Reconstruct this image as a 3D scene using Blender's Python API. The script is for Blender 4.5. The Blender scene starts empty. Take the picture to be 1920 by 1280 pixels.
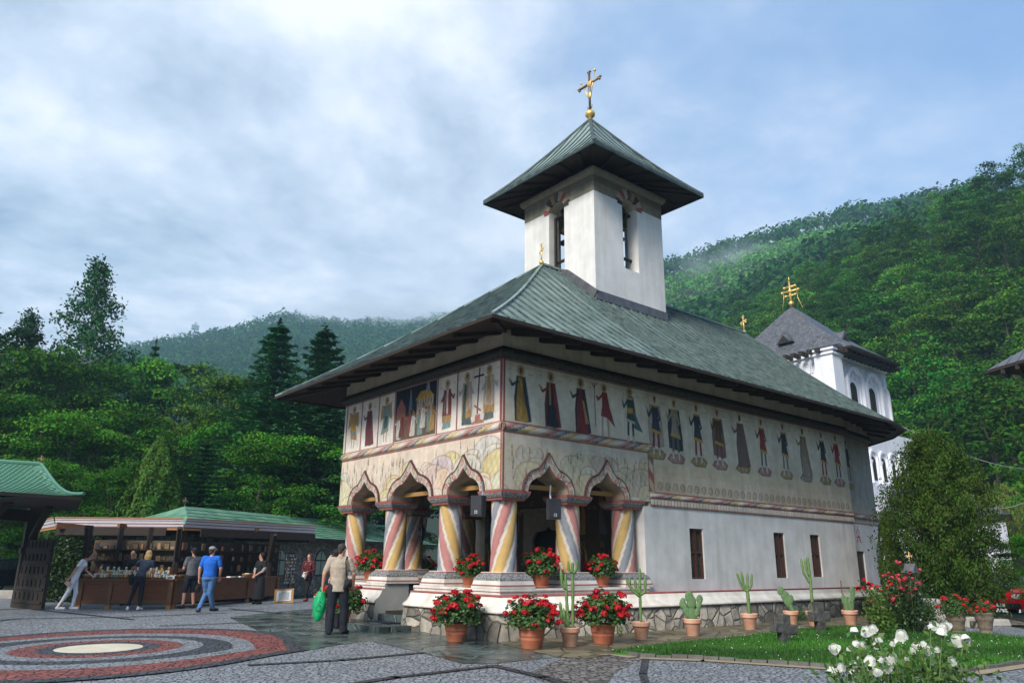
import bpy, math, random
import numpy as np
from mathutils import Vector, Matrix, Euler
sc = bpy.context.scene
R = math.radians
# ---------------------------------------------------------------- camera (building frame: x along the side wall, y along the front, origin = near corner)
FPX, PITCH, ROLL, TH, EYE = 1413.0, R(16.40), R(0.552), R(50.2), 1.38
_cx, _cy = -0.203*.8625, 17.637*.8625
AX = np.array([math.sin(TH), math.cos(TH)]); BX = np.array([-math.cos(TH), math.sin(TH)])
CAM = np.array([-(_cx*AX[0]+_cy*AX[1]), -(_cx*BX[0]+_cy*BX[1]), EYE])
cd = bpy.data.cameras.new('camera'); cam = bpy.data.objects.new('camera', cd); sc.collection.objects.link(cam); sc.camera = cam
cd.sensor_width = 36; cd.lens = FPX/1920*36; cd.clip_start = 0.1; cd.clip_end = 5000
_right = Vector((AX[0], BX[0], 0)); _fwd0 = Vector((AX[1], BX[1], 0))
_fwd = (_fwd0*math.cos(PITCH)+Vector((0, 0, 1))*math.sin(PITCH)).normalized()
_up = _right.cross(_fwd)
_r2 = _right*math.cos(ROLL)+_up*(-math.sin(ROLL))*-1
_r2 = _right*math.cos(ROLL)+_up*math.sin(ROLL); _u2 = _up*math.cos(ROLL)-_right*math.sin(ROLL)
cam.matrix_world = Matrix(((_r2.x, _u2.x, -_fwd.x, CAM[0]), (_r2.y, _u2.y, -_fwd.y, CAM[1]), (_r2.z, _u2.z, -_fwd.z, CAM[2]), (0, 0, 0, 1)))

def ray(u, v):                       # photograph position (1920 wide) -> world direction per unit of forward ground distance
    x = u-960; y = v-640; cr, sr = math.cos(ROLL), math.sin(ROLL)
    xx = cr*x+sr*y; yy = -sr*x+cr*y; c, s = math.cos(PITCH), math.sin(PITCH)
    fw = FPX*c+yy*s; up = FPX*s-yy*c
    return np.array([(xx*AX[0]+fw*AX[1])/fw, (xx*BX[0]+fw*BX[1])/fw, up/fw])
def G(u, v, z=0.0):
    w = ray(u, v); t = (z-EYE)/w[2]; p = CAM+t*w; return Vector((p[0], p[1], z))
def at(u, v, D):
    p = CAM+ray(u, v)*D; return Vector(p)

HAZE = 0.00048
# ---------------------------------------------------------------- light, sky, exposure
SUN_AZ, SUN_EL = R(200), R(36)        # direction towards the sun, from +x counterclockwise
w = bpy.data.worlds.new('World'); sc.world = w; w.use_nodes = True
nt = w.node_tree; N = nt.nodes; L = nt.links; N.clear()
out = N.new('ShaderNodeOutputWorld'); bg = N.new('ShaderNodeBackground'); sky = N.new('ShaderNodeTexSky')
sky.sky_type = 'NISHITA'; sky.sun_disc = False; sky.sun_elevation = SUN_EL; sky.sun_rotation = R(90)-SUN_AZ
sky.air_density = 1.2; sky.dust_density = 1.5
bg.inputs[1].default_value = 0.1
tc = N.new('ShaderNodeTexCoord'); sep = N.new('ShaderNodeSeparateXYZ'); L.new(tc.outputs['Generated'], sep.inputs[0])
def mth(op, a, b=None, clamp=False, c=None):
    n = N.new('ShaderNodeMath'); n.operation = op; n.use_clamp = clamp
    for i, q in enumerate((a, b, c)):
        if q is None: continue
        if isinstance(q, (int, float)): n.inputs[i].default_value = q
        else: L.new(q, n.inputs[i])
    return n.outputs[0]
# cloud layer: project the direction on a high flat sheet so clouds get smaller toward the horizon
zz = mth('ADD', mth('MAXIMUM', sep.outputs[2], 0.0), 0.22)
cmb = N.new('ShaderNodeCombineXYZ'); L.new(mth('DIVIDE', sep.outputs[0], zz), cmb.inputs[0]); L.new(mth('DIVIDE', sep.outputs[1], zz), cmb.inputs[1])
def wnoise(scale, detail, rough, dist, off):
    mp = N.new('ShaderNodeMapping'); L.new(cmb.outputs[0], mp.inputs[0]); mp.inputs['Location'].default_value = off
    n = N.new('ShaderNodeTexNoise'); n.inputs['Scale'].default_value = scale; n.inputs['Detail'].default_value = detail
    n.inputs['Roughness'].default_value = rough; n.inputs['Distortion'].default_value = dist; L.new(mp.outputs[0], n.inputs['Vector']); return n.outputs[0]
n1 = wnoise(0.75, 8, .52, .35, (3.1, 1.7, 0)); n2 = wnoise(2.6, 9, .6, .15, (7.7, 2.2, 1.0)); n3 = wnoise(1.35, 10, .58, .35, (0.3, 9.2, 3.0))
# clearer, bluer sky lies towards the right of the view
rt = mth('ADD', mth('MULTIPLY', sep.outputs[0], float(AX[0])), mth('MULTIPLY', sep.outputs[1], float(BX[0])))
cov = mth('ADD', mth('ADD', mth('MULTIPLY', n1, 1.5), mth('MULTIPLY', n2, .5)), mth('MULTIPLY', rt, -1.05))
mr = N.new('ShaderNodeMapRange'); mr.interpolation_type = 'SMOOTHSTEP'; L.new(cov, mr.inputs[0])
mr.inputs[1].default_value = .30; mr.inputs[2].default_value = 1.0; mr.inputs[3].default_value = 0; mr.inputs[4].default_value = 1
cr_ = N.new('ShaderNodeValToRGB'); L.new(mth('ADD', mth('MULTIPLY', n3, .66), mth('MULTIPLY', n2, .34)), cr_.inputs[0])
e = cr_.color_ramp.elements; e[0].position = .415; e[0].color = (1.22, 1.58, 2.15, 1); e[1].position = .60; e[1].color = (3.5, 3.62, 3.9, 1)
m_ = cr_.color_ramp.elements.new(.51); m_.color = (2.25, 2.6, 3.15, 1)
mx = N.new('ShaderNodeMix'); mx.data_type = 'RGBA'; L.new(mr.outputs[0], mx.inputs[0])
blue = N.new('ShaderNodeMix'); blue.data_type = 'RGBA'; blue.inputs[0].default_value = .75
L.new(sky.outputs[0], blue.inputs[6]); blue.inputs[7].default_value = (.75, 1.3, 2.4, 1)
L.new(blue.outputs[2], mx.inputs[6]); L.new(cr_.outputs[0], mx.inputs[7]); L.new(mx.outputs[2], bg.inputs[0]); L.new(bg.outputs[0], out.inputs[0])
sd = bpy.data.lights.new('sun', 'SUN'); sd.energy = 1.7; sd.angle = R(20); sd.color = (1, .95, .88)
so = bpy.data.objects.new('sun', sd); sc.collection.objects.link(so)
_sdv = Vector((math.cos(SUN_AZ)*math.cos(SUN_EL), math.sin(SUN_AZ)*math.cos(SUN_EL), math.sin(SUN_EL)))
so.rotation_euler = _sdv.to_track_quat('Z', 'Y').to_euler(); so.location = _sdv*200
vs = sc.view_settings; vs.view_transform = 'Standard'; vs.look = 'None'; vs.gamma = 1; vs.exposure = 1.66
try:
    sc.cycles.volume_step_rate = 4; sc.cycles.max_bounces = 6; sc.cycles.volume_bounces = 2; sc.cycles.transparent_max_bounces = 8
except Exception: pass

# ---------------------------------------------------------------- materials
def srgb(*c): return tuple(((x/255)/12.92 if x/255 <= .04045 else ((x/255+.055)/1.055)**2.4) for x in c)
def mat(name, c1, c2=None, scale=6, rough=.8, bump=0, bscale=None, metal=0, attr=None, vor=None, detail=5, stretch=(1, 1, 1), objvar=0, trans=0, spec=.4, rvar=0, hard=False, stripe=None, drip=0):
    m = bpy.data.materials.new(name); m.use_nodes = True; t = m.node_tree; n = t.nodes; l = t.links
    b = n['Principled BSDF']; b.inputs['Roughness'].default_value = rough; b.inputs['Metallic'].default_value = metal
    b.inputs['Specular IOR Level'].default_value = spec
    tcn = n.new('ShaderNodeTexCoord'); mp = n.new('ShaderNodeMapping'); l.new(tcn.outputs['Object'], mp.inputs[0]); mp.inputs['Scale'].default_value = stretch
    nz = n.new('ShaderNodeTexNoise'); nz.inputs['Scale'].default_value = scale; nz.inputs['Detail'].default_value = detail; nz.inputs['Roughness'].default_value = .6
    l.new(mp.outputs[0], nz.inputs['Vector'])
    rp = n.new('ShaderNodeMapRange'); l.new(nz.outputs[0], rp.inputs[0]); rp.inputs[1].default_value = .46 if hard else .32; rp.inputs[2].default_value = .54 if hard else .68
    mix = n.new('ShaderNodeMix'); mix.data_type = 'RGBA'; l.new(rp.outputs[0], mix.inputs[0])
    mix.inputs[6].default_value = (*c1, 1); mix.inputs[7].default_value = (*(c2 or c1), 1)
    col = mix.outputs[2]
    if stripe:                                          # stripe = (period in metres, darkest factor, distortion)
        wv = n.new('ShaderNodeTexWave'); wv.wave_type = 'BANDS'; wv.bands_direction = 'X'; wv.inputs['Scale'].default_value = .3142/stripe[0]; wv.inputs['Distortion'].default_value = stripe[2]; wv.inputs['Detail'].default_value = 3; wv.inputs['Detail Scale'].default_value = .6
        l.new(tcn.outputs['Object'], wv.inputs['Vector']); wr = n.new('ShaderNodeMapRange'); l.new(wv.outputs[0], wr.inputs[0]); wr.inputs[3].default_value = stripe[1]; wr.inputs[4].default_value = 1.3
        ws = n.new('ShaderNodeVectorMath'); ws.operation = 'SCALE'; l.new(col, ws.inputs[0]); l.new(wr.outputs[0], ws.inputs['Scale']); col = ws.outputs[0]
    if drip:                                             # rain streaks and damp patches, running down the wall
        m2 = n.new('ShaderNodeMapping'); l.new(tcn.outputs['Object'], m2.inputs[0]); m2.inputs['Scale'].default_value = (3.2, 3.2, .32); d1 = n.new('ShaderNodeTexNoise'); d1.inputs['Scale'].default_value = 1.0; d1.inputs['Detail'].default_value = 8; d1.inputs['Roughness'].default_value = .65; l.new(m2.outputs[0], d1.inputs['Vector'])
        d2 = n.new('ShaderNodeMapRange'); l.new(d1.outputs[0], d2.inputs[0]); d2.inputs[1].default_value = .42; d2.inputs[2].default_value = .66; d2.inputs[3].default_value = 0; d2.inputs[4].default_value = drip
        d3 = n.new('ShaderNodeMix'); d3.data_type = 'RGBA'; d3.blend_type = 'MULTIPLY'; l.new(d2.outputs[0], d3.inputs[0]); l.new(col, d3.inputs[6]); d3.inputs[7].default_value = (.50, .46, .38, 1); col = d3.outputs[2]
    if attr:
        an = n.new('ShaderNodeAttribute'); an.attribute_name = attr
        mm = n.new('ShaderNodeMix'); mm.data_type = 'RGBA'; mm.blend_type = 'MULTIPLY'; mm.inputs[0].default_value = 1
        l.new(an.outputs['Color'], mm.inputs[6]); l.new(col, mm.inputs[7]); col = mm.outputs[2]
    if vor:                                             # vor = (scale, gap colour, gap width, cell brightness spread)
        vs_, gc, gw, spread = vor
        warp = n.new('ShaderNodeMix'); warp.data_type = 'RGBA'; warp.inputs[0].default_value = .04; l.new(mp.outputs[0], warp.inputs[6]); l.new(nz.outputs['Color'], warp.inputs[7])
        v = n.new('ShaderNodeTexVoronoi'); v.feature = 'DISTANCE_TO_EDGE'; v.inputs['Scale'].default_value = vs_; l.new(warp.outputs[2], v.inputs['Vector'])
        vc = n.new('ShaderNodeTexVoronoi'); vc.feature = 'F1'; vc.inputs['Scale'].default_value = vs_; l.new(warp.outputs[2], vc.inputs['Vector'])
        sp = n.new('ShaderNodeSeparateColor'); l.new(vc.outputs['Color'], sp.inputs[0])
        mr1 = n.new('ShaderNodeMapRange'); l.new(sp.outputs[0], mr1.inputs[0]); mr1.inputs[3].default_value = 1-spread; mr1.inputs[4].default_value = 1+spread
        mu = n.new('ShaderNodeVectorMath'); mu.operation = 'SCALE'; l.new(col, mu.inputs[0]); l.new(mr1.outputs[0], mu.inputs['Scale'])
        er = n.new('ShaderNodeMapRange'); l.new(v.outputs['Distance'], er.inputs[0]); er.inputs[1].default_value = gw*.4; er.inputs[2].default_value = gw*1.3
        g = n.new('ShaderNodeMix'); g.data_type = 'RGBA'; l.new(er.outputs[0], g.inputs[0]); g.inputs[6].default_value = (*gc, 1); l.new(mu.outputs[0], g.inputs[7]); col = g.outputs[2]
    if objvar:
        oi = n.new('ShaderNodeObjectInfo'); hs = n.new('ShaderNodeHueSaturation')
        a = n.new('ShaderNodeMapRange'); l.new(oi.outputs['Random'], a.inputs[0]); a.inputs[3].default_value = 1-objvar; a.inputs[4].default_value = 1+objvar*1.3; l.new(a.outputs[0], hs.inputs['Value'])
        wn = n.new('ShaderNodeTexWhiteNoise'); wn.noise_dimensions = '1D'; l.new(oi.outputs['Random'], wn.inputs['W'])
        a2 = n.new('ShaderNodeMapRange'); l.new(wn.outputs['Value'], a2.inputs[0]); a2.inputs[3].default_value = .5-.012; a2.inputs[4].default_value = .5+.03; l.new(a2.outputs[0], hs.inputs['Hue'])
        l.new(col, hs.inputs['Color']); col = hs.outputs[0]
    l.new(col, b.inputs['Base Color'])
    if rvar:
        r_ = n.new('ShaderNodeMapRange'); l.new(nz.outputs[0], r_.inputs[0]); r_.inputs[1].default_value = .35; r_.inputs[2].default_value = .65
        r_.inputs[3].default_value = max(.05, rough-rvar); r_.inputs[4].default_value = min(1, rough+rvar); l.new(r_.outputs[0], b.inputs['Roughness'])
    if bump:
        bp = n.new('ShaderNodeBump'); bp.inputs['Strength'].default_value = min(1, bump); bp.inputs['Distance'].default_value = .02 if not vor else .035
        if vor:
            s2 = n.new('ShaderNodeMapRange'); l.new(v.outputs['Distance'], s2.inputs[0]); s2.inputs[2].default_value = gw*3.5
            ad = n.new('ShaderNodeMath'); ad.operation = 'MULTIPLY_ADD'; l.new(nz.outputs[0], ad.inputs[0]); ad.inputs[1].default_value = .8; l.new(s2.outputs[0], ad.inputs[2]); l.new(ad.outputs[0], bp.inputs['Height'])
        else:
            nb = n.new('ShaderNodeTexNoise'); nb.inputs['Scale'].default_value = bscale or scale*3; nb.inputs['Detail'].default_value = 6; l.new(mp.outputs[0], nb.inputs['Vector']); l.new(nb.outputs[0], bp.inputs['Height'])
        l.new(bp.outputs[0], b.inputs['Normal'])
    if trans:
        tr = n.new('ShaderNodeBsdfTranslucent'); l.new(col, tr.inputs[0]); ms = n.new('ShaderNodeMixShader'); ms.inputs[0].default_value = trans
        l.new(b.outputs[0], ms.inputs[1]); l.new(tr.outputs[0], ms.inputs[2]); l.new(ms.outputs[0], n['Material Output'].inputs[0])
    return m
X = {}
def mk(name, *a, **k): X[name] = mat(name, *a, **k)
mk('cobble_grey', (.31, .32, .34), (.22, .23, .245), 3.5, .5, 1, vor=(12, (.085, .085, .085), .035, .24), rvar=.15)
mk('cobble_brown', (.15, .13, .12), (.28, .25, .22), 5, .6, 1, vor=(9, (.035, .03, .025), .06, .4))
mk('cobble_red', (.30, .075, .055), (.19, .05, .04), 4, .6, 1, vor=(8.5, (.05, .02, .016), .04, .25))
mk('cobble_dark', (.055, .055, .065), (.045, .045, .05), 4, .5, 1, vor=(8.5, (.02, .02, .02), .05, .35))
mk('cream_stone', (.72, .64, .48), (.58, .50, .37), 3, .5, .3)
mk('slate_paving', (.030, .048, .046), (.10, .13, .12), 1.6, .26, .9, vor=(1.5, (.12, .13, .11), .016, .5), rvar=.17, stretch=(1, 1.25, 1))
mk('flagstone', (.12, .10, .06), (.20, .16, .10), 2.5, .5, 1, vor=(2.4, (.05, .06, .025), .025, .35), rvar=.15)
mk('kerb', (.09, .085, .075), (.15, .14, .12), 5, .7, .6)
mk('soil', (.05, .035, .022), (.09, .06, .04), 9, .95, .8)
mk('sand', (.36, .28, .18), (.25, .20, .13), 7, .9, .5)
mk('terrain', (.008, .018, .005), (.014, .022, .008), .4, .95, .3)
mk('turf', (.045, .12, .014), (.075, .17, .022), 5, .9, .8, bscale=60)
mk('grass', (1, 1, 1), (.75, .8, .6), 3, .6, attr='Col', trans=.35)
mk('plaster_white', (.74, .72, .69), (.56, .54, .51), 1.4, .85, .25, bscale=14, detail=9, drip=0.3)
mk('plaster_ledge', (.78, .74, .68), (.58, .52, .44), 2.2, .8, .35, bscale=18, detail=8, drip=0.32)
mk('plaster_grey', (.42, .41, .38), (.33, .32, .29), 2, .9, .3)
mk('cream_wall', (.55, .49, .37), (.40, .35, .25), 2.5, .85, .2, drip=0.32)
mk('tower_white', (.80, .78, .74), (.64, .62, .59), 1.3, .8, .25, bscale=12, detail=9, drip=0.25)
mk('church_white', (.80, .80, .84), (.72, .72, .77), 1.5, .75, .1, drip=0.2)
mk('fresco', (1, 1, 1), (.80, .77, .72), 4.5, .85, .2, bscale=25, attr='Col', detail=9, drip=0.32)
mk('column_paint', (1, 1, 1), (.84, .82, .80), 5, .75, .2, bscale=30, attr='Col', detail=8)
mk('masonry', (.15, .13, .105), (.34, .30, .24), 5.0, .8, 1, vor=(3.3, (.10, .09, .075), .022, .6), detail=8, rvar=.1)
mk('masonry_far', (.16, .15, .13), (.25, .23, .19), 4, .85, 1, vor=(4, (.10, .095, .08), .05, .4))
mk('red_trim', (.36, .10, .085), (.26, .08, .07), 5, .8, .2)
mk('grey_trim', (.30, .29, .28), (.13, .13, .13), 26, .8, 1, bscale=40, hard=True)
mk('dark_moulding', (.012, .011, .010), (.075, .066, .055), 17, .6, 1, bscale=50, stretch=(1, 1, .6))
mk('dark_wood', (.020, .013, .009), (.036, .023, .016), 3, .75, .5, stretch=(1, 6, 6))
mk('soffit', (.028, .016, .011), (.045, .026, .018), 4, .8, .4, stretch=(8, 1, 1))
mk('beam', (.42, .23, .07), (.33, .17, .05), 4, .6, .3, stretch=(1, 8, 8))
mk('copper', (.085, .128, .115), (.25, .33, .30), 1.6, .40, .35, bscale=9, detail=9, metal=.0, rvar=.14, stretch=(1, 1, 1))
mk('copper_dark', (.022, .032, .03), (.07, .10, .095), 3, .5, .3, metal=.2)
mk('copper_streak', (.25, .36, .345), (.075, .115, .11), 3.4, .38, .3, metal=.0, detail=9, stretch=(2.2, .5, .5), rvar=.12, stripe=(.34, .45, 1.6))
mk('copper_seam', (.03, .045, .042), (.12, .165, .15), 4, .5, .2)
mk('lead', (.10, .10, .11), (.16, .16, .17), 4, .5, .3, metal=.3)
mk('gold', (.90, .60, .20), (.75, .48, .14), 6, .35, .1, metal=.6)
mk('old_brass', (.16, .11, .06), (.30, .20, .09), 8, .45, .2, metal=.7)
mk('window_wood', (.085, .035, .02), (.05, .022, .014), 4, .55, .3, stretch=(6, 6, 1))
mk('glass', (.02, .022, .025), (.05, .05, .05), 2, .08, 0, spec=.9)
mk('dark_inside', (.018, .014, .012), (.03, .024, .018), 2, .9)
mk('inner_shade_paint', (.07, .05, .035), (.14, .10, .065), 5, .85, .2, detail=8)  # painted porch interior; on the stall its dark tone stands for shade
mk('portal_stone', (.28, .24, .18), (.20, .17, .13), 5, .8, .5)
mk('stall_wood', (.21, .068, .022), (.13, .042, .015), 3, .5, .3, stretch=(1, 1, 6))
mk('stall_beam', (.20, .085, .035), (.13, .055, .022), 3, .55, .3)
mk('stall_trim', (.42, .20, .08), (.32, .14, .05), 4, .6, .2)
mk('white_sheet', (.85, .80, .84), (.75, .70, .74), 3, .35, .1)
mk('red_sheet', (.30, .13, .10), (.22, .10, .08), 3, .5)
mk('green_roof', (.07, .19, .12), (.16, .30, .19), 1.6, .42, .2, detail=8, rvar=.15)
mk('green_seam', (.035, .11, .065), (.05, .14, .09), 3, .5)
mk('gate_roof', (.09, .23, .155), (.065, .18, .12), 1, .4, .1)
mk('slate_roof', (.075, .078, .088), (.12, .122, .135), 2, .45, .4, vor=(5, (.03, .03, .04), .04, .25))
mk('terracotta', (.52, .17, .085), (.38, .12, .06), 4, .75, .15)
mk('terracotta_old', (.56, .25, .15), (.66, .42, .30), 5, .85, .2)
mk('leaf', (1, 1, 1), (.7, .75, .65), 3, .5, attr='Col', trans=.3)
mk('tree_leaf', (1, 1, 1), (.62, .72, .6), .35, .75, attr='Col', trans=.16, objvar=.42, spec=.05)
mk('far_leaf', (1, 1, 1), (.7, .8, .65), .03, .9, attr='Col', trans=.25, spec=.03)
mk('bark', (.045, .036, .026), (.08, .064, .05), 6, .9, .7, stretch=(3, 3, .6))
mk('birch_bark', (.42, .40, .37), (.12, .11, .10), 7, .8, .4, stretch=(.6, .6, 3))
mk('petal_red', (.62, .012, .018), (.42, .006, .012), 12, .55, trans=.15)
mk('petal_white', (.86, .85, .80), (.78, .78, .68), 20, .6, trans=.3)
mk('petal_pink', (.62, .07, .10), (.50, .03, .07), 12, .6, trans=.2)
mk('petal_yellow', (.75, .4, .04), None, 5, .6)
mk('cactus', (.09, .17, .045), (.15, .24, .07), 8, .6, .3)
mk('cactus_pad', (.12, .22, .085), (.09, .16, .06), 7, .6, .2)
mk('spine', (.5, .48, .34), None, 5, .7)
mk('black_plastic', (.018, .018, .022), (.028, .028, .034), 5, .45)
mk('tag_metal', (.45, .48, .48), None, 5, .4, metal=.5)
mk('skin', (.58, .30, .21), (.50, .25, .17), 8, .6)
mk('old_stone', (.035, .034, .030), (.115, .11, .10), 6, .9, 1, bscale=14, detail=9)
mk('pale_stone', (.40, .36, .31), (.28, .26, .23), 5, .85, .7)
mk('urn_stone', (.22, .17, .12), (.12, .095, .07), 7, .85, .7)
mk('car_red', (.62, .01, .02), (.60, .01, .02), 2, .22, spec=.6)
mk('car_black', (.012, .012, .014), None, 2, .2, spec=.6)
mk('rubber', (.02, .02, .02), None, 4, .8)
mk('chrome', (.5, .5, .52), None, 4, .3, metal=.8)
mk('paper', (.78, .77, .75), (.74, .73, .70), 4, .7)
mk('ink', (.06, .06, .07), None, 4, .7)
mk('wicker', (.42, .27, .12), (.25, .15, .06), 40, .8, .8, bscale=60)
mk('wire', (.5, .52, .5), None, 4, .5)
mk('mint_window', (.26, .34, .26), (.20, .28, .21), 3, .4)
mk('green_bag', (.02, .55, .20), (.015, .42, .15), 6, .35, .5, bscale=20, trans=.3)
def cloth(name, c, c2=None, sc_=14): X[name] = mat(name, c, c2 or tuple(v*.75 for v in c), sc_, .85, .6, bscale=9)
cloth('cloth_white', (.88, .88, .94), (.74, .75, .82)); cloth('cloth_beige', (.46, .38, .29)); cloth('cloth_navy', (.012, .014, .024)); cloth('cloth_grey', (.13, .13, .145))
cloth('cloth_blue', (.012, .14, .62)); cloth('cloth_jeans', (.075, .17, .36)); cloth('cloth_black', (.01, .01, .012)); cloth('cloth_maroon', (.10, .012, .018))
cloth('cloth_slate', (.06, .075, .11), (.02, .025, .04), 22); cloth('cloth_stripe', (.5, .5, .5), (.03, .03, .03), 30); cloth('leather', (.015, .014, .014)); cloth('shoe_red', (.35, .03, .03)); cloth('shoe_white', (.75, .74, .78))
cloth('hair_dark', (.022, .015, .012)); cloth('hair_blond', (.52, .33, .13)); cloth('hair_auburn', (.10, .028, .015)); cloth('hair_grey', (.05, .045, .042)); cloth('cap_grey', (.30, .29, .30)); cloth('purse', (.62, .40, .33)); cloth('mat_blue', (.015, .02, .045))

# ---------------------------------------------------------------- object helpers
C = sc.collection
def tag(o, label=None, cat=None, group=None, kind=None):
    if label: o['label'] = label
    if cat: o['category'] = cat
    if group: o['group'] = group
    if kind: o['kind'] = kind
    return o
def thing(name, label, cat, loc=(0, 0, 0), rz=0, group=None):
    o = bpy.data.objects.new(name, None); C.objects.link(o); o.location = loc; o.rotation_euler = (0, 0, rz); o.empty_display_size = .2
    return tag(o, label, cat, group)
def dup(src, parent=None):
    c = src.copy(); C.objects.link(c)
    if parent is not None: c.parent = parent
    for ch in list(src.children): dup(ch, c)
    return c
class MB:
    def __init__(s): s.v = []; s.f = []; s.m = []; s.sm = []; s.c = []; s.mats = []; s.cm = 0; s.cs = False; s.col = None
    def mat(s, m, smooth=False):
        m = X[m] if isinstance(m, str) else m
        if m not in s.mats: s.mats.append(m)
        s.cm = s.mats.index(m); s.cs = smooth; return s
    def add(s, vs_, fs, cols=None):
        o = len(s.v); s.v += [tuple(p) for p in vs_]
        s.c += (cols if cols else [s.col or (1, 1, 1)]*len(vs_))
        for f in fs: s.f.append(tuple(i+o for i in f)); s.m.append(s.cm); s.sm.append(s.cs)
        return s
    def box(s, x0, x1, y0, y1, z0, z1, M=None, taper=0):
        t = taper; vs_ = [(x0, y0, z0), (x1, y0, z0), (x1, y1, z0), (x0, y1, z0), (x0+t, y0+t, z1), (x1-t, y0+t, z1), (x1-t, y1-t, z1), (x0+t, y1-t, z1)]
        if M is not None: vs_ = [M @ Vector(p) for p in vs_]
        return s.add(vs_, [(0, 3, 2, 1), (4, 5, 6, 7), (0, 1, 5, 4), (1, 2, 6, 5), (2, 3, 7, 6), (3, 0, 4, 7)])
    def bar(s, p0, p1, wd, ht, up=(0, 0, 1)):
        p0 = Vector(p0); p1 = Vector(p1); d = (p1-p0); ln = d.length; d.normalize(); u = Vector(up); x = d.cross(u)
        if x.length < 1e-4: x = d.cross(Vector((1, 0, 0)))
        x.normalize(); u = x.cross(d)
        q = [p0-x*wd/2-u*ht/2, p0+x*wd/2-u*ht/2, p0+x*wd/2+u*ht/2, p0-x*wd/2+u*ht/2]; q += [a+d*ln for a in q]
        return s.add(q, [(0, 1, 2, 3)[::-1], (4, 5, 6, 7), (0, 1, 5, 4), (1, 2, 6, 5), (2, 3, 7, 6), (3, 0, 4, 7)])
    def tube(s, pts, rs, n=8, cap=True):
        pts = [Vector(p) for p in pts]; rs = rs if isinstance(rs, (list, tuple)) else [rs]*len(pts); vs_ = []; prev = None
        for i, p in enumerate(pts):
            d = (pts[min(i+1, len(pts)-1)]-pts[max(i-1, 0)]).normalized()
            if prev is None: prev = d.orthogonal().normalized()
            x = (prev-d*prev.dot(d)); x = x.normalized() if x.length > 1e-5 else d.orthogonal().normalized(); prev = x; y = d.cross(x)
            r = rs[i]
            for k in range(n):
                a = 2*math.pi*k/n; vs_.append(p+(x*math.cos(a)+y*math.sin(a))*r)
        fs = [(i*n+k, i*n+(k+1) % n, (i+1)*n+(k+1) % n, (i+1)*n+k) for i in range(len(pts)-1) for k in range(n)]
        if cap: fs += [tuple(range(n))[::-1], tuple((len(pts)-1)*n+k for k in range(n))]
        return s.add(vs_, fs)
    def lathe(s, prof, cx=0, cy=0, n=20, sq=False):          # prof = [(r, z)...]
        vs_ = []
        for r, z in prof:
            for k in range(n): a = 2*math.pi*k/n; vs_.append((cx+r*math.cos(a), cy+r*math.sin(a), z))
        fs = [(i*n+k, i*n+(k+1) % n, (i+1)*n+(k+1) % n, (i+1)*n+k) for i in range(len(prof)-1) for k in range(n)]
        fs += [tuple(range(n))[::-1], tuple((len(prof)-1)*n+k for k in range(n))]
        return s.add(vs_, fs)
    def ball(s, c, r, n=10, m=7, M=None):
        r = r if isinstance(r, (tuple, list)) else (r, r, r); vs_ = []
        for i in range(m+1):
            t = math.pi*i/m
            for k in range(n): a = 2*math.pi*k/n; p = Vector((r[0]*math.sin(t)*math.cos(a), r[1]*math.sin(t)*math.sin(a), -r[2]*math.cos(t))); vs_.append(tuple((M @ p if M is not None else p)+Vector(c)))
        fs = [(i*n+k, i*n+(k+1) % n, (i+1)*n+(k+1) % n, (i+1)*n+k) for i in range(m) for k in range(n)]
        return s.add(vs_, fs)
    def prism(s, poly, axis, a0, a1):                        # poly 2d; axis 'x','y','z' extruded between a0..a1
        def P(p, a): return {'x': (a, p[0], p[1]), 'y': (p[0], a, p[1]), 'z': (p[0], p[1], a)}[axis]
        n = len(poly); return s.add([P(p, a0) for p in poly]+[P(p, a1) for p in poly], [tuple(range(n))[::-1], tuple(range(n, 2*n))]+[(i, (i+1) % n, n+(i+1) % n, n+i) for i in range(n)])
    def build(s, name, parent=None, loc=(0, 0, 0), rz=0):
        me = bpy.data.meshes.new(name); me.from_pydata(s.v, [], s.f); me.polygons.foreach_set('material_index', s.m); me.polygons.foreach_set('use_smooth', s.sm)
        for m in s.mats: me.materials.append(m)
        if any(c != (1, 1, 1) for c in s.c):
            a = me.color_attributes.new('Col', 'FLOAT_COLOR', 'POINT'); a.data.foreach_set('color', np.array([(*c[:3], 1.0) for c in s.c], np.float32).ravel())
        me.update(); o = bpy.data.objects.new(name, me); C.objects.link(o); o.location = loc; o.rotation_euler = (0, 0, rz)
        if parent is not None: o.parent = parent
        return o
def np_mesh(name, V, F, mats, cols=None, parent=None, smooth=False, link=True, midx=None):
    me = bpy.data.meshes.new(name); V = np.asarray(V, np.float32); F = np.asarray(F, np.int32); k = F.shape[1]
    me.vertices.add(len(V)); me.vertices.foreach_set('co', V.ravel()); me.loops.add(F.size); me.loops.foreach_set('vertex_index', F.ravel())
    me.polygons.add(len(F)); me.polygons.foreach_set('loop_start', np.arange(0, F.size, k, dtype=np.int32)); me.polygons.foreach_set('loop_total', np.full(len(F), k, np.int32))
    if smooth: me.polygons.foreach_set('use_smooth', np.ones(len(F), bool))
    if midx is not None: me.polygons.foreach_set('material_index', np.asarray(midx, np.int32))
    for m in mats: me.materials.append(X[m] if isinstance(m, str) else m)
    if cols is not None:
        a = me.color_attributes.new('Col', 'FLOAT_COLOR', 'POINT'); a.data.foreach_set('color', np.concatenate([np.asarray(cols, np.float32), np.ones((len(V), 1), np.float32)], 1).ravel())
    me.update(calc_edges=True); me.validate()
    o = bpy.data.objects.new(name, me)
    if link: C.objects.link(o)
    if parent is not None: o.parent = parent
    return o
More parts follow.
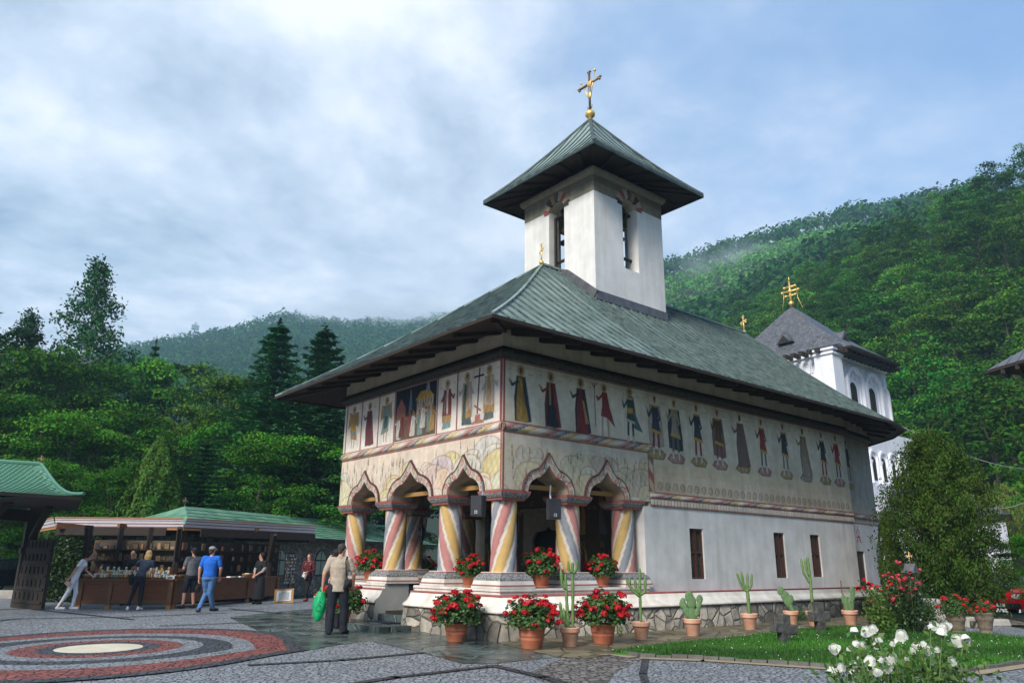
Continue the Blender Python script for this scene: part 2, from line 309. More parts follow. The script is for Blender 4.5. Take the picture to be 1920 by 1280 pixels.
def leafset(rng, P, Nrm, size, asp=.5, col=(.06, .15, .03), var=.3, yel=.2, jit=.7, droop=0):
    """one folded 4-vertex leaf per point, facing roughly along Nrm"""
    n = len(P); nr = Nrm+rng.normal(0, jit, (n, 3)); nr /= np.linalg.norm(nr, axis=1)[:, None]+1e-9
    t = rng.normal(0, 1, (n, 3)); t[:, 2] -= droop; t -= nr*(t*nr).sum(1)[:, None]; t /= np.linalg.norm(t, axis=1)[:, None]+1e-9
    b = np.cross(nr, t); s = size*rng.uniform(.6, 1.35, (n, 1))
    V = np.stack([P-t*s*.5, P+b*s*asp*.5+nr*s*.06, P+t*s*.5, P-b*s*asp*.5+nr*s*.06], 1).reshape(-1, 3)
    F = np.arange(4*n).reshape(n, 4)
    k = rng.uniform(1-var, 1+var, (n, 1)); y = rng.uniform(0, yel, (n, 1)); c = np.array(col)[None]*k; c = c+np.hstack([y*c[:, 1:2], y*0, y*0])
    return V, F, np.repeat(c, 4, 0)
def merge(parts):
    Vs, Fs, Cs = [], [], []; o = 0
    for V, F, Cc in parts: Vs.append(V); Fs.append(F+o); Cs.append(Cc); o += len(V)
    return np.concatenate(Vs), np.concatenate(Fs), np.concatenate(Cs)
# ================================================================ THE SETTING
def sstep(x, a, b): t = np.clip((x-a)/(b-a), 0, 1); return t*t*(3-2*t)
NEARC = [(-3000, 1040), (700, 1000), (900, 860), (1100, 660), (1250, 606), (1330, 590), (1400, 556), (1450, 520), (1500, 490), (1560, 458), (1600, 436), (1660, 405), (1700, 384), (1740, 357), (1780, 338), (1830, 308), (1870, 290), (1920, 266), (2100, 200), (2600, 150), (5000, 400)]
FARC = [(-3000, 800), (-300, 720), (0, 690), (200, 660), (260, 645), (300, 635), (360, 628), (420, 618), (480, 603), (530, 588), (560, 590), (600, 598), (650, 602), (700, 598), (760, 604), (820, 592), (900, 575), (1100, 530), (1250, 492), (1300, 478), (1400, 447), (1500, 419), (1600, 394), (1660, 386), (1720, 372), (2000, 300), (5000, 500)]
_f2 = Vector((AX[1], BX[1])); _r2d = Vector((AX[0], BX[0]))
def pcol(x, y):                                          # world xy -> photograph column at the horizon, forward distance, range
    dx = x-CAM[0]; dy = y-CAM[1]; rr = dx*AX[0]+dy*BX[0]; ff = dx*AX[1]+dy*BX[1]
    rg = np.hypot(rr, ff); az = np.clip(np.arctan2(rr, ff), -1.35, 1.35)
    return 960+np.tan(az)*FPX/math.cos(PITCH), rg
def _azel(vtab):
    r = []
    for u_, v_ in vtab: w_ = ray(min(2700, max(-800, u_)), v_); rr_ = w_[0]*AX[0]+w_[1]*BX[0]; r.append((960+rr_*FPX/math.cos(PITCH), w_[2]/math.hypot(1, rr_)))
    return zip(*r)
def tanel(u, vtab):
    us, es = _azel(vtab); return np.interp(u, us, es)
def _old(u, v):
    x = np.clip(u, -600, 2600)-960; y = v-640; cr, sr = math.cos(ROLL), math.sin(ROLL); xx = cr*x+sr*y; yy = -sr*x+cr*y; c, s = math.cos(PITCH), math.sin(PITCH)
    fw = FPX*c+yy*s; up = FPX*s-yy*c; return up/np.hypot(fw, xx)
def fold(x, y): return np.sin(x*.045+1.3)*np.cos(y*.038)+.5*np.sin(x*.11+y*.07)
CARP = G(1905, 1200, -1.6)
def terr(x, y):
    x = np.asarray(x, float); y = np.asarray(y, float); u, r = pcol(x, y)
    Rn = np.interp(u, [900, 1300, 1600, 1900, 2200], [190, 180, 160, 150, 150]); Rf = np.interp(u, [-200, 900, 1300, 1900], [620, 620, 400, 380])
    Zn = np.maximum(EYE+Rn*tanel(u, NEARC)-10.2, .5); Zf = np.maximum(EYE+Rf*tanel(u, FARC)-6, 3)
    r0 = np.interp(u, [900, 1250, 1500, 1920], [70, 62, 60, 56])
    t = np.clip((r-r0)/(Rn-r0), 0, 1); zn = Zn*(t**1.1)
    t2 = np.clip((r-Rn)/(Rf-Rn), 0, 1); zv = np.minimum(Zn, Zf*.35)+2
    dip = sstep(r, Rn, Rn+25); z2 = Zn*(1-dip)+(zv+(Zf-zv)*t2**1.15)*dip
    z = np.where(r < Rn, zn, z2); z = np.where(r > Rf, Zf-(r-Rf)*.15, z)
    z = z+fold(x, y)*np.clip((r-70)/60, 0, 1)*np.clip(np.abs(r-Rn)/30, 0, 1)*np.clip(np.abs(r-Rf)/60, 0, 1)*2.0
    z = z-.06*sstep(r, 45, 60)*0
    d = np.hypot((x-CARP[0])/7.5, (y-CARP[1])/6.0); z = z-1.6*(1-sstep(d, .8, 1.25))
    return z
# polar sheet of ground, fine near the camera, out to beyond the far crest
rs = np.concatenate([np.linspace(0.5, 60, 70), np.linspace(62, 260, 80), np.linspace(270, 720, 60), [760, 800]])
na = 220; azs = np.linspace(-math.pi, math.pi, na, endpoint=False); az = np.sort(np.concatenate([azs, np.linspace(-.8, .8, 260)+.0007]))
AZ, RS = np.meshgrid(az, rs); fwx = np.cos(AZ)*RS; rgx = np.sin(AZ)*RS
GX = CAM[0]+fwx*AX[1]+rgx*AX[0]; GY = CAM[1]+fwx*BX[1]+rgx*BX[0]; GZ = terr(GX, GY)-.03
n_a = len(az); V = np.stack([GX, GY, GZ], -1).reshape(-1, 3); i, j = np.meshgrid(np.arange(len(rs)-1), np.arange(n_a), indexing='ij'); j2 = (j+1) % n_a
F = np.stack([i*n_a+j, i*n_a+j2, (i+1)*n_a+j2, (i+1)*n_a+j], -1).reshape(-1, 4)
V = np.vstack([V, [[CAM[0], CAM[1], -.03]]]); 
o = np_mesh('ground', V, F, ['terrain'], smooth=True); tag(o, kind='structure')

def sheet(name, poly, z, m, kind='structure', thick=0, parent=None):
    mb = MB().mat(m)
    if thick: mb.prism(poly, 'z', z-thick, z)
    else: mb.add([(p[0], p[1], z) for p in poly], [tuple(range(len(poly)))])
    o = mb.build(name, parent)
    if kind: tag(o, kind=kind)
    return o
def GP(*pts): return [tuple(G(u, v)[:2]) for u, v in pts]
def smooth_poly(pts, n=6):
    out_ = []; m = len(pts)
    for i in range(m):
        p0, p1, p2, p3 = (Vector(pts[(i+k-1) % m]) for k in range(4))
        for k in range(n):
            t = k/n; out_.append(tuple(.5*((2*p1)+(p2-p0)*t+(2*p0-5*p1+4*p2-p3)*t*t+(3*p1-p0-3*p2+p3)*t**3)))
    return out_
plaza_poly = [(-30, -40), (16, -40), (13.2, -12), (11.5, -9), (10.8, -6.5), (12, -5), (15, -2.5), (24, 0), (24, 14), (13, 21.5), (3.5, 16.9), (0, 22), (-5, 26), (-30, 34)]
sheet('plaza', plaza_poly, .0, 'cobble_grey')
slate = [tuple(G(u, v)[:2]) for u, v in [(430, 1157), (520, 1146), (600, 1140), (660, 1135), (1000, 1120), (1055, 1231), (978, 1238), (928, 1244), (868, 1244), (787, 1222), (691, 1201), (640, 1208), (559, 1222), (520, 1196), (480, 1180)]]
sheet('slate_path', slate, .006, 'slate_paving')
flag = [tuple(G(u, v)[:2]) for u, v in [(930, 1205), (1042, 1231), (1100, 1235), (1165, 1224)]]+[(3.0, -3.0), (8, -2.6), (12, -2.9), (13.5, -4.8), (16.5, -3.0), (17, .9), (12, 1), (1, .6)]
sheet('flagstone_path', flag, .010, 'flagstone')
sheet('brown_paving', GP((988, 1262), (1055, 1233), (1165, 1228), (1210, 1232), (1150, 1262), (1120, 1330), (1060, 1300)), .004, 'cobble_brown')
def strip(pts, wd, z, m, mb):
    P = [G(u, v, z) for u, v in pts]
    for a, b in zip(P[:-1], P[1:]):
        d = (b-a).normalized(); q = Vector((-d.y, d.x, 0))*wd/2; e_ = d*wd*.3
        mb.add([a-q-e_, b-q+e_, b+q+e_, a+q-e_], [(0, 1, 2, 3)]); 
mb = MB().mat('cobble_dark')
for k, (pts, wd) in enumerate([([(470, 1245), (640, 1236), (793, 1222)], .14), ([(560, 1296), (740, 1268), (925, 1247)], .15), ([(925, 1246), (1020, 1268), (1110, 1296)], .16), ([(-40, 1166), (30, 1159), (250, 1155), (420, 1148)], .13), ([(60, 1141), (180, 1153), (250, 1160)], .12), ([(300, 1172), (430, 1167), (560, 1163)], .12), ([(430, 1140), (520, 1148), (600, 1152)], .12), ([(1210, 1234), (1205, 1262), (1215, 1296)], .10)]):
    strip(pts, wd, .012+.001*k, None, mb)
tag(mb.build('paving_seam'), kind='structure')
# rosette of coloured cobbles
mb = MB(); rc = G(186, 1216); tip = G(545, 1219); ta = math.atan2(tip.y-rc.y, tip.x-rc.x); s0 = (tip-rc).length/359
bands = [(0, 73, 'cream_stone'), (73, 102, 'cobble_dark'), (102, 142, 'cobble_red'), (142, 179, 'cobble_grey'), (179, 246, 'cobble_dark'), (246, 294, 'cobble_grey'), (294, 359, 'cobble_red'), (359, 392, 'cobble_dark')]
def rshape(r, phi):
    k = r/359; d = abs((phi+math.pi) % (2*math.pi)-math.pi); d = min(d, math.pi-d)
    # vesica (pointed) outline scaled, easing to a circle near the centre
    e_, rho = 1.0, 2.2; cphi, sphi = math.cos(d), math.sin(d); rv = -e_*sphi+math.sqrt(max(0, e_*e_*sphi*sphi+rho*rho-e_*e_)); tipv = math.sqrt(rho*rho-e_*e_)
    ves = rv/tipv; ell = 1/math.sqrt(cphi**2+(sphi/1.13)**2); amt = min(1, max(0, (k-.55)/.35)); sx = 1+.88*amt*sphi*sphi
    return r*s0*((1-amt)*ell+amt*ves*sx*1.0)
nn = 120
for i, (r0_, r1_, m) in enumerate(bands):
    mb.mat(m); z = .016
    pi_ = [(rc.x+rshape(r0_, 2*math.pi*k/nn)*math.cos(ta+2*math.pi*k/nn), rc.y+rshape(r0_, 2*math.pi*k/nn)*math.sin(ta+2*math.pi*k/nn), z) for k in range(nn)]
    po = [(rc.x+rshape(r1_, 2*math.pi*k/nn)*math.cos(ta+2*math.pi*k/nn), rc.y+rshape(r1_, 2*math.pi*k/nn)*math.sin(ta+2*math.pi*k/nn), z) for k in range(nn)]
    if r0_ == 0: mb.add(po, [tuple(range(nn))])
    else: mb.add(pi_+po, [(k, nn+k, nn+(k+1) % nn, (k+1) % nn) for k in range(nn)])
tag(mb.build('paving_rosette'), kind='structure')
# lawn with stone kerb and sandy verge
lawn = smooth_poly(GP((1150, 1224), (1250, 1211), (1350, 1201), (1440, 1190), (1519, 1180), (1640, 1178), (1781, 1188), (1894, 1198), (1990, 1206), (2100, 1224), (1990, 1238), (1920, 1243), (1800, 1259), (1700, 1262), (1560, 1250), (1440, 1243), (1320, 1235), (1200, 1231)), 5)
sheet('lawn', lawn, .035, 'turf', thick=.03)
LP = [Vector((*p, 0)) for p in lawn]; cen = sum(LP, Vector())/len(LP)
edge = [tuple(G(u, v)[:2]) for u, v in [(1165, 1226), (1200, 1232), (1320, 1236), (1440, 1244), (1560, 1252), (1700, 1264), (1800, 1261), (1920, 1244), (1990, 1239), (2100, 1226)]]
mb = MB().mat('sand')
for a, b in zip(edge[:-1], edge[1:]):
    a = Vector((*a, 0)); b = Vector((*b, 0)); d = (b-a).normalized(); q = Vector((d.y, -d.x, 0)); wa = .22 if a.x < G(1700, 1264).x else .22
    mb.add([(*(a)[:2], .012), (*(b)[:2], .012), (*(b+q*.26)[:2], .012), (*(a+q*.26)[:2], .012)], [(0, 3, 2, 1)])
tag(mb.build('sandy_verge'), kind='structure')
mb = MB().mat('kerb'); rng_ = random.Random(5)
for a, b in zip(edge[:-1], edge[1:]):
    a = Vector((*a, 0)); b = Vector((*b, 0)); d = b-a; n_ = max(1, int(d.length/.22)); d.normalize(); st = (b-a).length/n_
    for k in range(n_):
        p = a+d*st*(k+.04); q = a+d*st*(k+.96); h = .055+rng_.uniform(-.01, .012); mb.bar((p.x, p.y, h/2), (q.x, q.y, h/2), .085+rng_.uniform(-.01, .01), h)
tag(mb.build('lawn_kerb'), kind='structure')
def inpoly(P, poly):
    x, y = P[:, 0], P[:, 1]; r = np.zeros(len(P), bool); n = len(poly)
    for i in range(n):
        x0, y0 = poly[i]; x1, y1 = poly[(i+1) % n]
        if y0 == y1: continue
        c = ((y0 > y) != (y1 > y)) & (x < (x1-x0)*(y-y0)/(y1-y0)+x0); r ^= c
    return r
rng = np.random.default_rng(3)
la = np.array(lawn); P = rng.uniform(la.min(0), la.max(0), (120000, 2)); P = P[inpoly(P, lawn)][:70000]
n = len(P); h = rng.uniform(.03, .075, n)*(1+.5*np.sin(P[:, 0]*2.1)*np.cos(P[:, 1]*1.7)); a = rng.uniform(0, 6.28, n); wv = np.stack([np.cos(a), np.sin(a)], 1)*.006; ln_ = np.stack([np.cos(a+1.4), np.sin(a+1.4)], 1)*(h*.5)[:, None]
B = np.hstack([P, np.full((n, 1), .03)]); V = np.stack([B-np.hstack([wv, np.zeros((n, 1))]), B+np.hstack([wv, np.zeros((n, 1))]), B+np.hstack([ln_, h[:, None]])], 1).reshape(-1, 3)
patch = .8+.35*np.sin(P[:, 0]*1.3+P[:, 1]*.8)*np.sin(P[:, 1]*1.1); c = np.array([.07, .23, .022])[None]*(rng.uniform(.6, 1.35, n)*patch)[:, None]
o = np_mesh('grass', V, np.arange(3*n).reshape(n, 3), ['grass'], np.repeat(c, 3, 0)); tag(o, 'short green grass blades growing over the lawn', 'grass', kind='stuff')
# small white clover flowers
cl = rng.uniform(la.min(0), la.max(0), (1500, 2)); cl = cl[inpoly(cl, lawn)][:170]; mb = MB().mat('petal_white')
for x_, y_ in cl: mb.ball((x_, y_, .07), .009, 5, 3)
tag(mb.build('clover_flowers'), 'tiny white clover flowers scattered through the lawn grass', 'clover', kind='stuff')

# ---------------------------------------------------------------- trees
def crown_blobs(rng, hw, hh, nb, low=.0, top_bias=0, pointed=.0):
    """clump centres and radii inside an uneven crown, z from 0 (bottom) to 2*hh"""
    out_ = []
    for i in range(nb):
        t = rng.uniform(low, 1)**(1-top_bias*.4); ang = rng.uniform(0, 6.283)
        prof = math.sin(math.pi*min(1, max(0, .12+.84*t)))**.6*(1-pointed*t); rr = hw*prof*math.sqrt(rng.uniform(.15, 1))
        out_.append((rr*math.cos(ang), rr*math.sin(ang), 2*hh*t, hw*rng.uniform(.24, .42)*(1-.3*t*pointed)))
    return out_
def leafy(rng, blobs, per, size, col, flat=.6, var=.25, yel=.35, jit=.55, asp=.55, clumpvar=.35):
    parts = []
    for x, y, z, r in blobs:
        d = rng.normal(0, 1, (per, 3)); d /= np.linalg.norm(d, axis=1)[:, None]; d[:, 2] = np.where(d[:, 2] < -.35, -d[:, 2], d[:, 2])
        k = rng.uniform(.55, 1.08, (per, 1)); P = np.array([x, y, z])+d*k*np.array([r, r, r*flat])
        cc = np.array(col)*rng.uniform(1-clumpvar, 1+clumpvar); nr = d*np.array([.7, .7, 1])+np.array([0, 0, .35])
        parts.append(leafset(rng, P, nr, size, asp, cc, var, yel, jit))
    return merge(parts)
def trunk_mesh(mb, rng, h, r, lean=.3, nb=6, spread=.35, start=.35, up=.7):
    pts = [Vector((lean*math.sin(k*1.3)*k/6, lean*math.cos(k*.9)*k/6, h*k/6)) for k in range(7)]
    mb.tube(pts, [r*(1-.8*k/6) for k in range(7)], 7)
    for i in range(nb):
        t = start+(0.92-start)*i/max(1, nb-1); k = t*6; p = pts[int(k)].lerp(pts[min(6, int(k)+1)], k-int(k)); a = i*2.4+rng.uniform(-.4, .4); L_ = h*spread*(1.1-t)*rng.uniform(.8, 1.2)
        q = [p, p+Vector((math.cos(a)*L_*.5, math.sin(a)*L_*.5, L_*up*.35)), p+Vector((math.cos(a)*L_, math.sin(a)*L_, L_*up))]; rr = r*(1-.8*t)*.6
        mb.tube(q, [rr, rr*.6, rr*.2], 5)
PROTO = {}
def proto(key, kind, seed, leaf='tree_leaf', bark='bark'):
    rng = np.random.default_rng(seed); tb = MB().mat(bark)
    if kind in ('round', 'hill'):                       # unit: height 10
        big = kind == 'round'; nb = 46 if big else 30; per = 330 if big else 130; sz = .175 if big else .33
        low_ = 2.2 if big else .9; bl = [(x, y, z+low_, r*(1 if big else 1.25)) for x, y, z, r in crown_blobs(rng, 2.9 if big else 3.1, 3.5 if big else 4.1, nb)]
        V, F, Cc = leafy(rng, bl, per, sz, (.030, .145, .016), .5, clumpvar=.62, yel=.45)
        trunk_mesh(tb, rng, 8.4 if big else 7, .22 if big else .16)
    elif kind == 'layered':                             # acacia/ash-like flat sprays
        bl = [(x, y, z+2.0, r*1.05) for x, y, z, r in crown_blobs(rng, 3.3, 3.6, 60)]
        V, F, Cc = leafy(rng, bl, 300, .165, (.038, .18, .014), .42, clumpvar=.6, yel=.45, jit=.45)
        trunk_mesh(tb, rng, 8.2, .2, nb=9, spread=.5)
    elif kind == 'birch':                               # slender, airy, drooping outer sprays
        parts = []; trunk_mesh(tb, rng, 9.3, .075, .10, 0)
        for i in range(64):
            t = .16+.83*i/64; a = i*2.4; L_ = (2.15*(1-t)**.95+.16)*rng.uniform(.6, 1.3); p0 = Vector((0, 0, 10*t-.3)); up = .55*L_
            p2 = p0+Vector((math.cos(a)*L_, math.sin(a)*L_, up)); p1 = p0.lerp(p2, .55)+Vector((0, 0, .12)); tb.tube([p0, p1, p2], [.035, .02, .008], 4)
            n_ = int(90+300*L_/2); tt = rng.uniform(.25, 1.05, n_)
            base = np.array([tuple(p0.lerp(p1, x/.55) if x < .55 else p1.lerp(p2, (x-.55)/.45)) for x in tt]); base += rng.normal(0, .10, (n_, 3)); base[:, 2] -= rng.uniform(0, .55, n_)*tt
            parts.append(leafset(rng, base, rng.normal(0, 1, (n_, 3)), .115, .5, (.030, .095, .028), .3, .2, .8, droop=1.5))
        V, F, Cc = merge(parts)
    elif kind == 'spruce':
        parts = []; tb.tube([(0, 0, 0), (0, 0, 5), (0, 0, 10)], [.16, .09, .012], 6)
        for i in range(30):
            t = .06+.93*(i/30)**.95; z = 10*t; L_ = 2.1*(1-t)**.85+.10; nb = 11 if t < .7 else 7
            for k in range(nb):
                a = k*6.283/nb+i*.9+rng.uniform(-.2, .2); LL = L_*rng.uniform(.72, 1.12); n_ = int(36+90*LL/2); tt = rng.uniform(.12, 1, n_); drop = -.30*LL*tt**1.0+.28*LL*tt**2.4
                wd = .34*LL*(1-tt)+.05; sd_ = rng.normal(0, .55, n_)*wd; x = math.cos(a)*LL*tt-math.sin(a)*sd_; y = math.sin(a)*LL*tt+math.cos(a)*sd_
                P = np.stack([x, y, z+drop-np.abs(sd_)*.35+rng.normal(0, .03, n_)], 1)
                parts.append(leafset(rng, P, np.tile([math.cos(a)*.2, math.sin(a)*.2, 1.0], (n_, 1)), .16, .34, (.042, .160, .044), .35, .12, .35))
        n_ = 60; zz_ = rng.uniform(8.6, 10.05, n_); P = np.stack([rng.normal(0, .05, n_), rng.normal(0, .05, n_), zz_], 1); parts.append(leafset(rng, P, rng.normal(0, 1, (n_, 3)), .2, .3, (.022, .062, .026), .35, .12, .5))
        V, F, Cc = merge(parts)
    elif kind == 'thuja':                               # dense column, upright sprays
        n_ = 15000; t = rng.uniform(0, 1, n_); a = rng.uniform(0, 6.283, n_); lump = 1+.13*np.sin(a*5+t*9)+.10*np.sin(a*9-t*17); r = 1.75*np.sin(np.pi*np.clip(.20+.79*t, 0, 1))**.75*lump*rng.uniform(.86, 1.04, n_)
        P = np.stack([r*np.cos(a), r*np.sin(a), .2+9.7*t], 1); nr = np.stack([np.cos(a), np.sin(a), .35+0*a], 1)
        V, F, Cc = leafset(rng, P, nr, .30, .4, (.050, .115, .020), .35, .3, .45, droop=-1.2); tb.tube([(0, 0, 0), (0, 0, 8)], [.2, .05], 6)
    elif kind == 'juniper':                             # broad ragged conifer: ascending plumes
        parts = []; tb.tube([(0, 0, 0), (.1, 0, 4), (0, .1, 8.6)], [.35, .2, .04], 8)
        for i in range(300):
            t = .0+.98*(i/300); a = i*2.399; L_ = (3.6*math.sin(math.pi*min(1, .30+.69*t))**.75)*rng.uniform(.55, 1.16); p0 = Vector((0, 0, 9*t*.86)); p2 = Vector((math.cos(a)*L_, math.sin(a)*L_, 9*t*.86+L_*.40+.2-.8*(1-t)))
            if i % 3 == 0: tb.tube([p0, p2], [.05, .01], 4)
            n_ = 260; tt = rng.uniform(.15, 1.05, n_)**.8; base = np.array([tuple(p0.lerp(p2, x)) for x in tt])+rng.normal(0, .21, (n_, 3))*np.array([1, 1, .9]); g = rng.uniform(.65, 1.25)
            parts.append(leafset(rng, base, rng.normal(0, 1, (n_, 3))+np.array([math.cos(a), math.sin(a), .4]), .165, .45, (.026*g, .072*g, .012*g), .4, .35, .4, droop=-.8))
        V, F, Cc = merge(parts)
    elif kind == 'willow':
        parts = []; trunk_mesh(tb, rng, 7, .25, nb=5)
        for i in range(120):
            a = rng.uniform(0, 6.28); r = 2.6*math.sqrt(rng.uniform(.1, 1)); z1 = 9.4-.35*r*r; Ls = rng.uniform(2, 5.2); n_ = 60; tt = rng.uniform(0, 1, n_)
            P = np.stack([r*math.cos(a)+rng.normal(0, .05, n_), r*math.sin(a)+rng.normal(0, .05, n_), z1-Ls*tt], 1); parts.append(leafset(rng, P, rng.normal(0, 1, (n_, 3))*np.array([1, 1, .2]), .26, .28, (.15, .22, .055), .3, .25, .4, droop=3))
        V, F, Cc = merge(parts)
    crown = np_mesh('crown', V, F, [leaf], Cc); trunk = tb.build('trunk')
    PROTO[key] = (trunk, crown)
    for o_ in (trunk, crown): C.objects.unlink(o_)
def plant_tree(key, loc, h, label, name='tree', cat='tree', group=None, rz=None, wx=1.0, single=False, r=random.Random(11)):
    rz = r.uniform(0, 6.28) if rz is None else rz; s = h/10
    t = thing(name, label, cat, loc, rz, group)
    for src in PROTO[key]:
        c = src.copy(); C.objects.link(c); c.parent = t; c.scale = (s*wx, s*wx, s)
    return t
for k, kd, sd_ in [('round1', 'round', 1), ('round2', 'round', 2), ('layer1', 'layered', 3), ('layer2', 'layered', 4), ('birch', 'birch', 5), ('spruce1', 'spruce', 6), ('spruce2', 'spruce', 16), ('thuja', 'thuja', 7), ('juniper', 'juniper', 8), ('willow', 'willow', 9), ('hill1', 'hill', 21), ('hill2', 'hill', 22), ('hill3', 'hill', 23), ('hill4', 'hill', 24), ('hill5', 'hill', 25)]:
    proto(k, kd, sd_, bark='birch_bark' if kd == 'birch' else 'bark')
def tree_at(key, u, v, D, name, label, wx=1.0, group=None, cat='tree', base=None, rz=None):
    p = at(u, v, D); z0 = float(terr(p.x, p.y)) if base is None else base; z0 = max(z0, -.2)
    return plant_tree(key, (p.x, p.y, z0-.05), p.z-z0, label, name, cat, group, wx=wx, rz=rz)
# trees behind the stall, left half of the picture: (kind, column, top row, distance, name, width factor, label)
LT = [('birch', 196, 468, 62, 'birch_tree', 1.18, 'tall airy birch rising highest above the trees on the left'),
 ('birch', 66, 566, 58, 'birch_tree', 1.15, 'shorter airy birch top left of the tallest birch'),
 ('birch', -14, 560, 50, 'birch_tree', 1.0, 'drooping birch cut off by the left edge of the photo'),
 ('spruce1', 294, 634, 76, 'spruce_tree', .7, 'small dark spruce top just right of the tallest birch'),
 ('spruce1', 526, 598, 44, 'spruce_tree', 1.75, 'tall pointed spruce with its tip against the misty hill, left of its twin'),
 ('spruce2', 612, 608, 43, 'spruce_tree', 1.8, 'pointed spruce close beside the left eave of the painted church'),
 ('thuja', 305, 814, 33, 'thuja_tree', 1.0, 'dense bright green columnar thuja behind the stall roof'),
 ('spruce2', 388, 822, 35, 'fir_tree', 1.9, 'bluish young fir right beside the columnar thuja'),
 ('round1', 30, 596, 56, 'broadleaf_tree', 1.05, 'leafy tree under the left birch at the photo edge'),
 ('layer1', 120, 640, 50, 'broadleaf_tree', .95, 'broad spreading tree below the shorter birch'),
 ('round2', 205, 660, 58, 'broadleaf_tree', .8, 'dark leafy tree around the foot of the tallest birch'),
 ('layer2', 262, 645, 66, 'broadleaf_tree', .8, 'pale green tree behind the small dark spruce top'),
 ('round1', 352, 664, 70, 'broadleaf_tree', .95, 'yellowish green tree whose top stands left of a darker rounded tree'),
 ('round2', 412, 684, 64, 'broadleaf_tree', .95, 'bright green rounded tree halfway between thuja and pointed spruce'),
 ('round1', 468, 690, 50, 'broadleaf_tree', .95, 'leafy tree top immediately left of the tall pointed spruce'),
 ('round2', 574, 706, 50, 'broadleaf_tree', .9, 'leafy tree in the gap between the two pointed spruces'),
 ('round1', 352, 742, 50, 'broadleaf_tree', .8, 'soft dark rounded tree above the columnar thuja'),
 ('layer1', 20, 720, 40, 'broadleaf_tree', 1.1, 'wide dark tree above the diamond patterned gate roof'),
 ('layer2', 150, 755, 40, 'broadleaf_tree', 1.1, 'fan shaped tree with flat sprays left of the thuja'),
 ('layer1', 240, 748, 44, 'broadleaf_tree', 1.1, 'fan shaped tree with flat sprays standing nearest left of the thuja top'),
 ('layer2', 440, 770, 46, 'broadleaf_tree', 1.0, 'layered tree behind the bluish fir'),
 ('layer1', 500, 800, 40, 'broadleaf_tree', 1.15, 'large layered tree in front of the tall pointed spruce'),
 ('layer2', 590, 800, 41, 'broadleaf_tree', 1.1, 'dark layered tree touching the left corner of the painted church'),
 ('round1', 700, 800, 52, 'broadleaf_tree', 1.1, 'tree behind the porch seen through the leftmost arch'),
 ('round2', 800, 800, 52, 'broadleaf_tree', 1.1, 'tree behind the porch seen between the painted columns'),
 ('layer2', 215, 862, 34, 'broadleaf_tree', 1.1, 'low bushy tree left of the thuja just above the stall roof'),
 ('layer1', 100, 850, 36, 'broadleaf_tree', 1.1, 'low dark tree between the gate roof and the stall roof'),
 ('layer1', 470, 858, 50, 'broadleaf_tree', 1.2, 'low leafy tree above the ridge of the long green roof'),
 ('round2', 560, 880, 52, 'broadleaf_tree', 1.2, 'low leafy tree behind the chimney of the long green roof'),
 ('layer2', -30, 850, 34, 'broadleaf_tree', 1.1, 'dark tree behind the gate at the left edge of the photo'),
 ('round2', 30, 940, 36, 'broadleaf_tree', 1.0, 'low tree seen under the gate roof at far left')]
for kd, u, v, D, nm, wx, lb in LT: tree_at(kd, u, v, D, nm, lb, wx, 'trees behind the stall and the long green roof')
tree_at('juniper', 1728, 735, 22, 'juniper_tree', 'big ragged yellow green juniper beside the right end of the painted church', .70, base=0)
RTR = [('round1', 1838, 985, 23, 'broadleaf_tree', 1.05, 'dark shrubby tree to the right of the big juniper'), ('layer1', 1925, 990, 24, 'broadleaf_tree', 1.0, 'dark spreading tree over the red car at the right edge'),
 ('thuja', 1658, 950, 24, 'thuja_tree', .62, 'narrow dark thuja by the corner of the painted church door wall'), ('round2', 1990, 820, 36, 'broadleaf_tree', 1.1, 'leafy tree cut by the right edge behind the slate roofs')]
for kd, u, v, D, nm, wx, lb in RTR: tree_at(kd, u, v, D, nm, lb, wx, base=0 if D < 27 else None)
tree_at('willow', 1850, 880, 42, 'willow_tree', 'pale yellow green weeping willow between the two dark slate roofs', 1.0)
# hillside wood on the right, near enough to tell the crowns apart
rg = random.Random(77); cand = []
for q in range(9000):
    az_ = rg.uniform(-.06, .82); rr = 54+(190-54)*math.sqrt(rg.uniform(0, 1)); x = CAM[0]+rr*(math.cos(az_)*AX[1]+math.sin(az_)*AX[0]); y = CAM[1]+rr*(math.cos(az_)*BX[1]+math.sin(az_)*BX[0])
    u, _ = pcol(x, y); Rn = float(np.interp(u, [900, 1300, 1600, 1900, 2200], [190, 180, 160, 150, 150]))
    if u < 1180 or u > 2330 or rr > Rn+6: continue
    if all((x-a)**2+(y-b)**2 > (3.7+rr*.006)**2 for a, b, *_ in cand): cand.append((x, y, rr, u))
cand.sort(key=lambda c_: c_[2]); near = cand[:299]; rest = cand[300:]
ctr = {}
for i, (x, y, rr, u) in enumerate(near):
    k = rg.choice(['hill1', 'hill2', 'hill3', 'hill4', 'hill5', 'hill2']); h = rg.uniform(7.5, 11.5)
    zt = float(terr(x, y)); wz = (zt+h*.6-EYE)/rr; hz_ = 'lowest belt' if wz < .12 else 'lower slope' if wz < .22 else 'middle slope' if wz < .33 else 'upper slope' if wz < .43 else 'crest'
    hx_ = 'left of the slate church roof' if u < 1460 else 'above the slate church roof' if u < 1640 else 'right of the slate church roof' if u < 1850 else 'towards the right edge'
    plant_tree(k, (x, y, zt-.4), h, ('tall ' if h > 9.5 else 'smaller ')+('broad' if i % 3 else 'narrow')+' leafy tree on the wood\'s '+hz_+', '+hx_, 'hillside_tree', 'tree', 'trees of the wood on the right hillside', wx=rg.uniform(1.0, 1.18) if i % 3 else rg.uniform(.8, .95), r=rg)
print('hill trees', len(near), 'rest', len(rest))
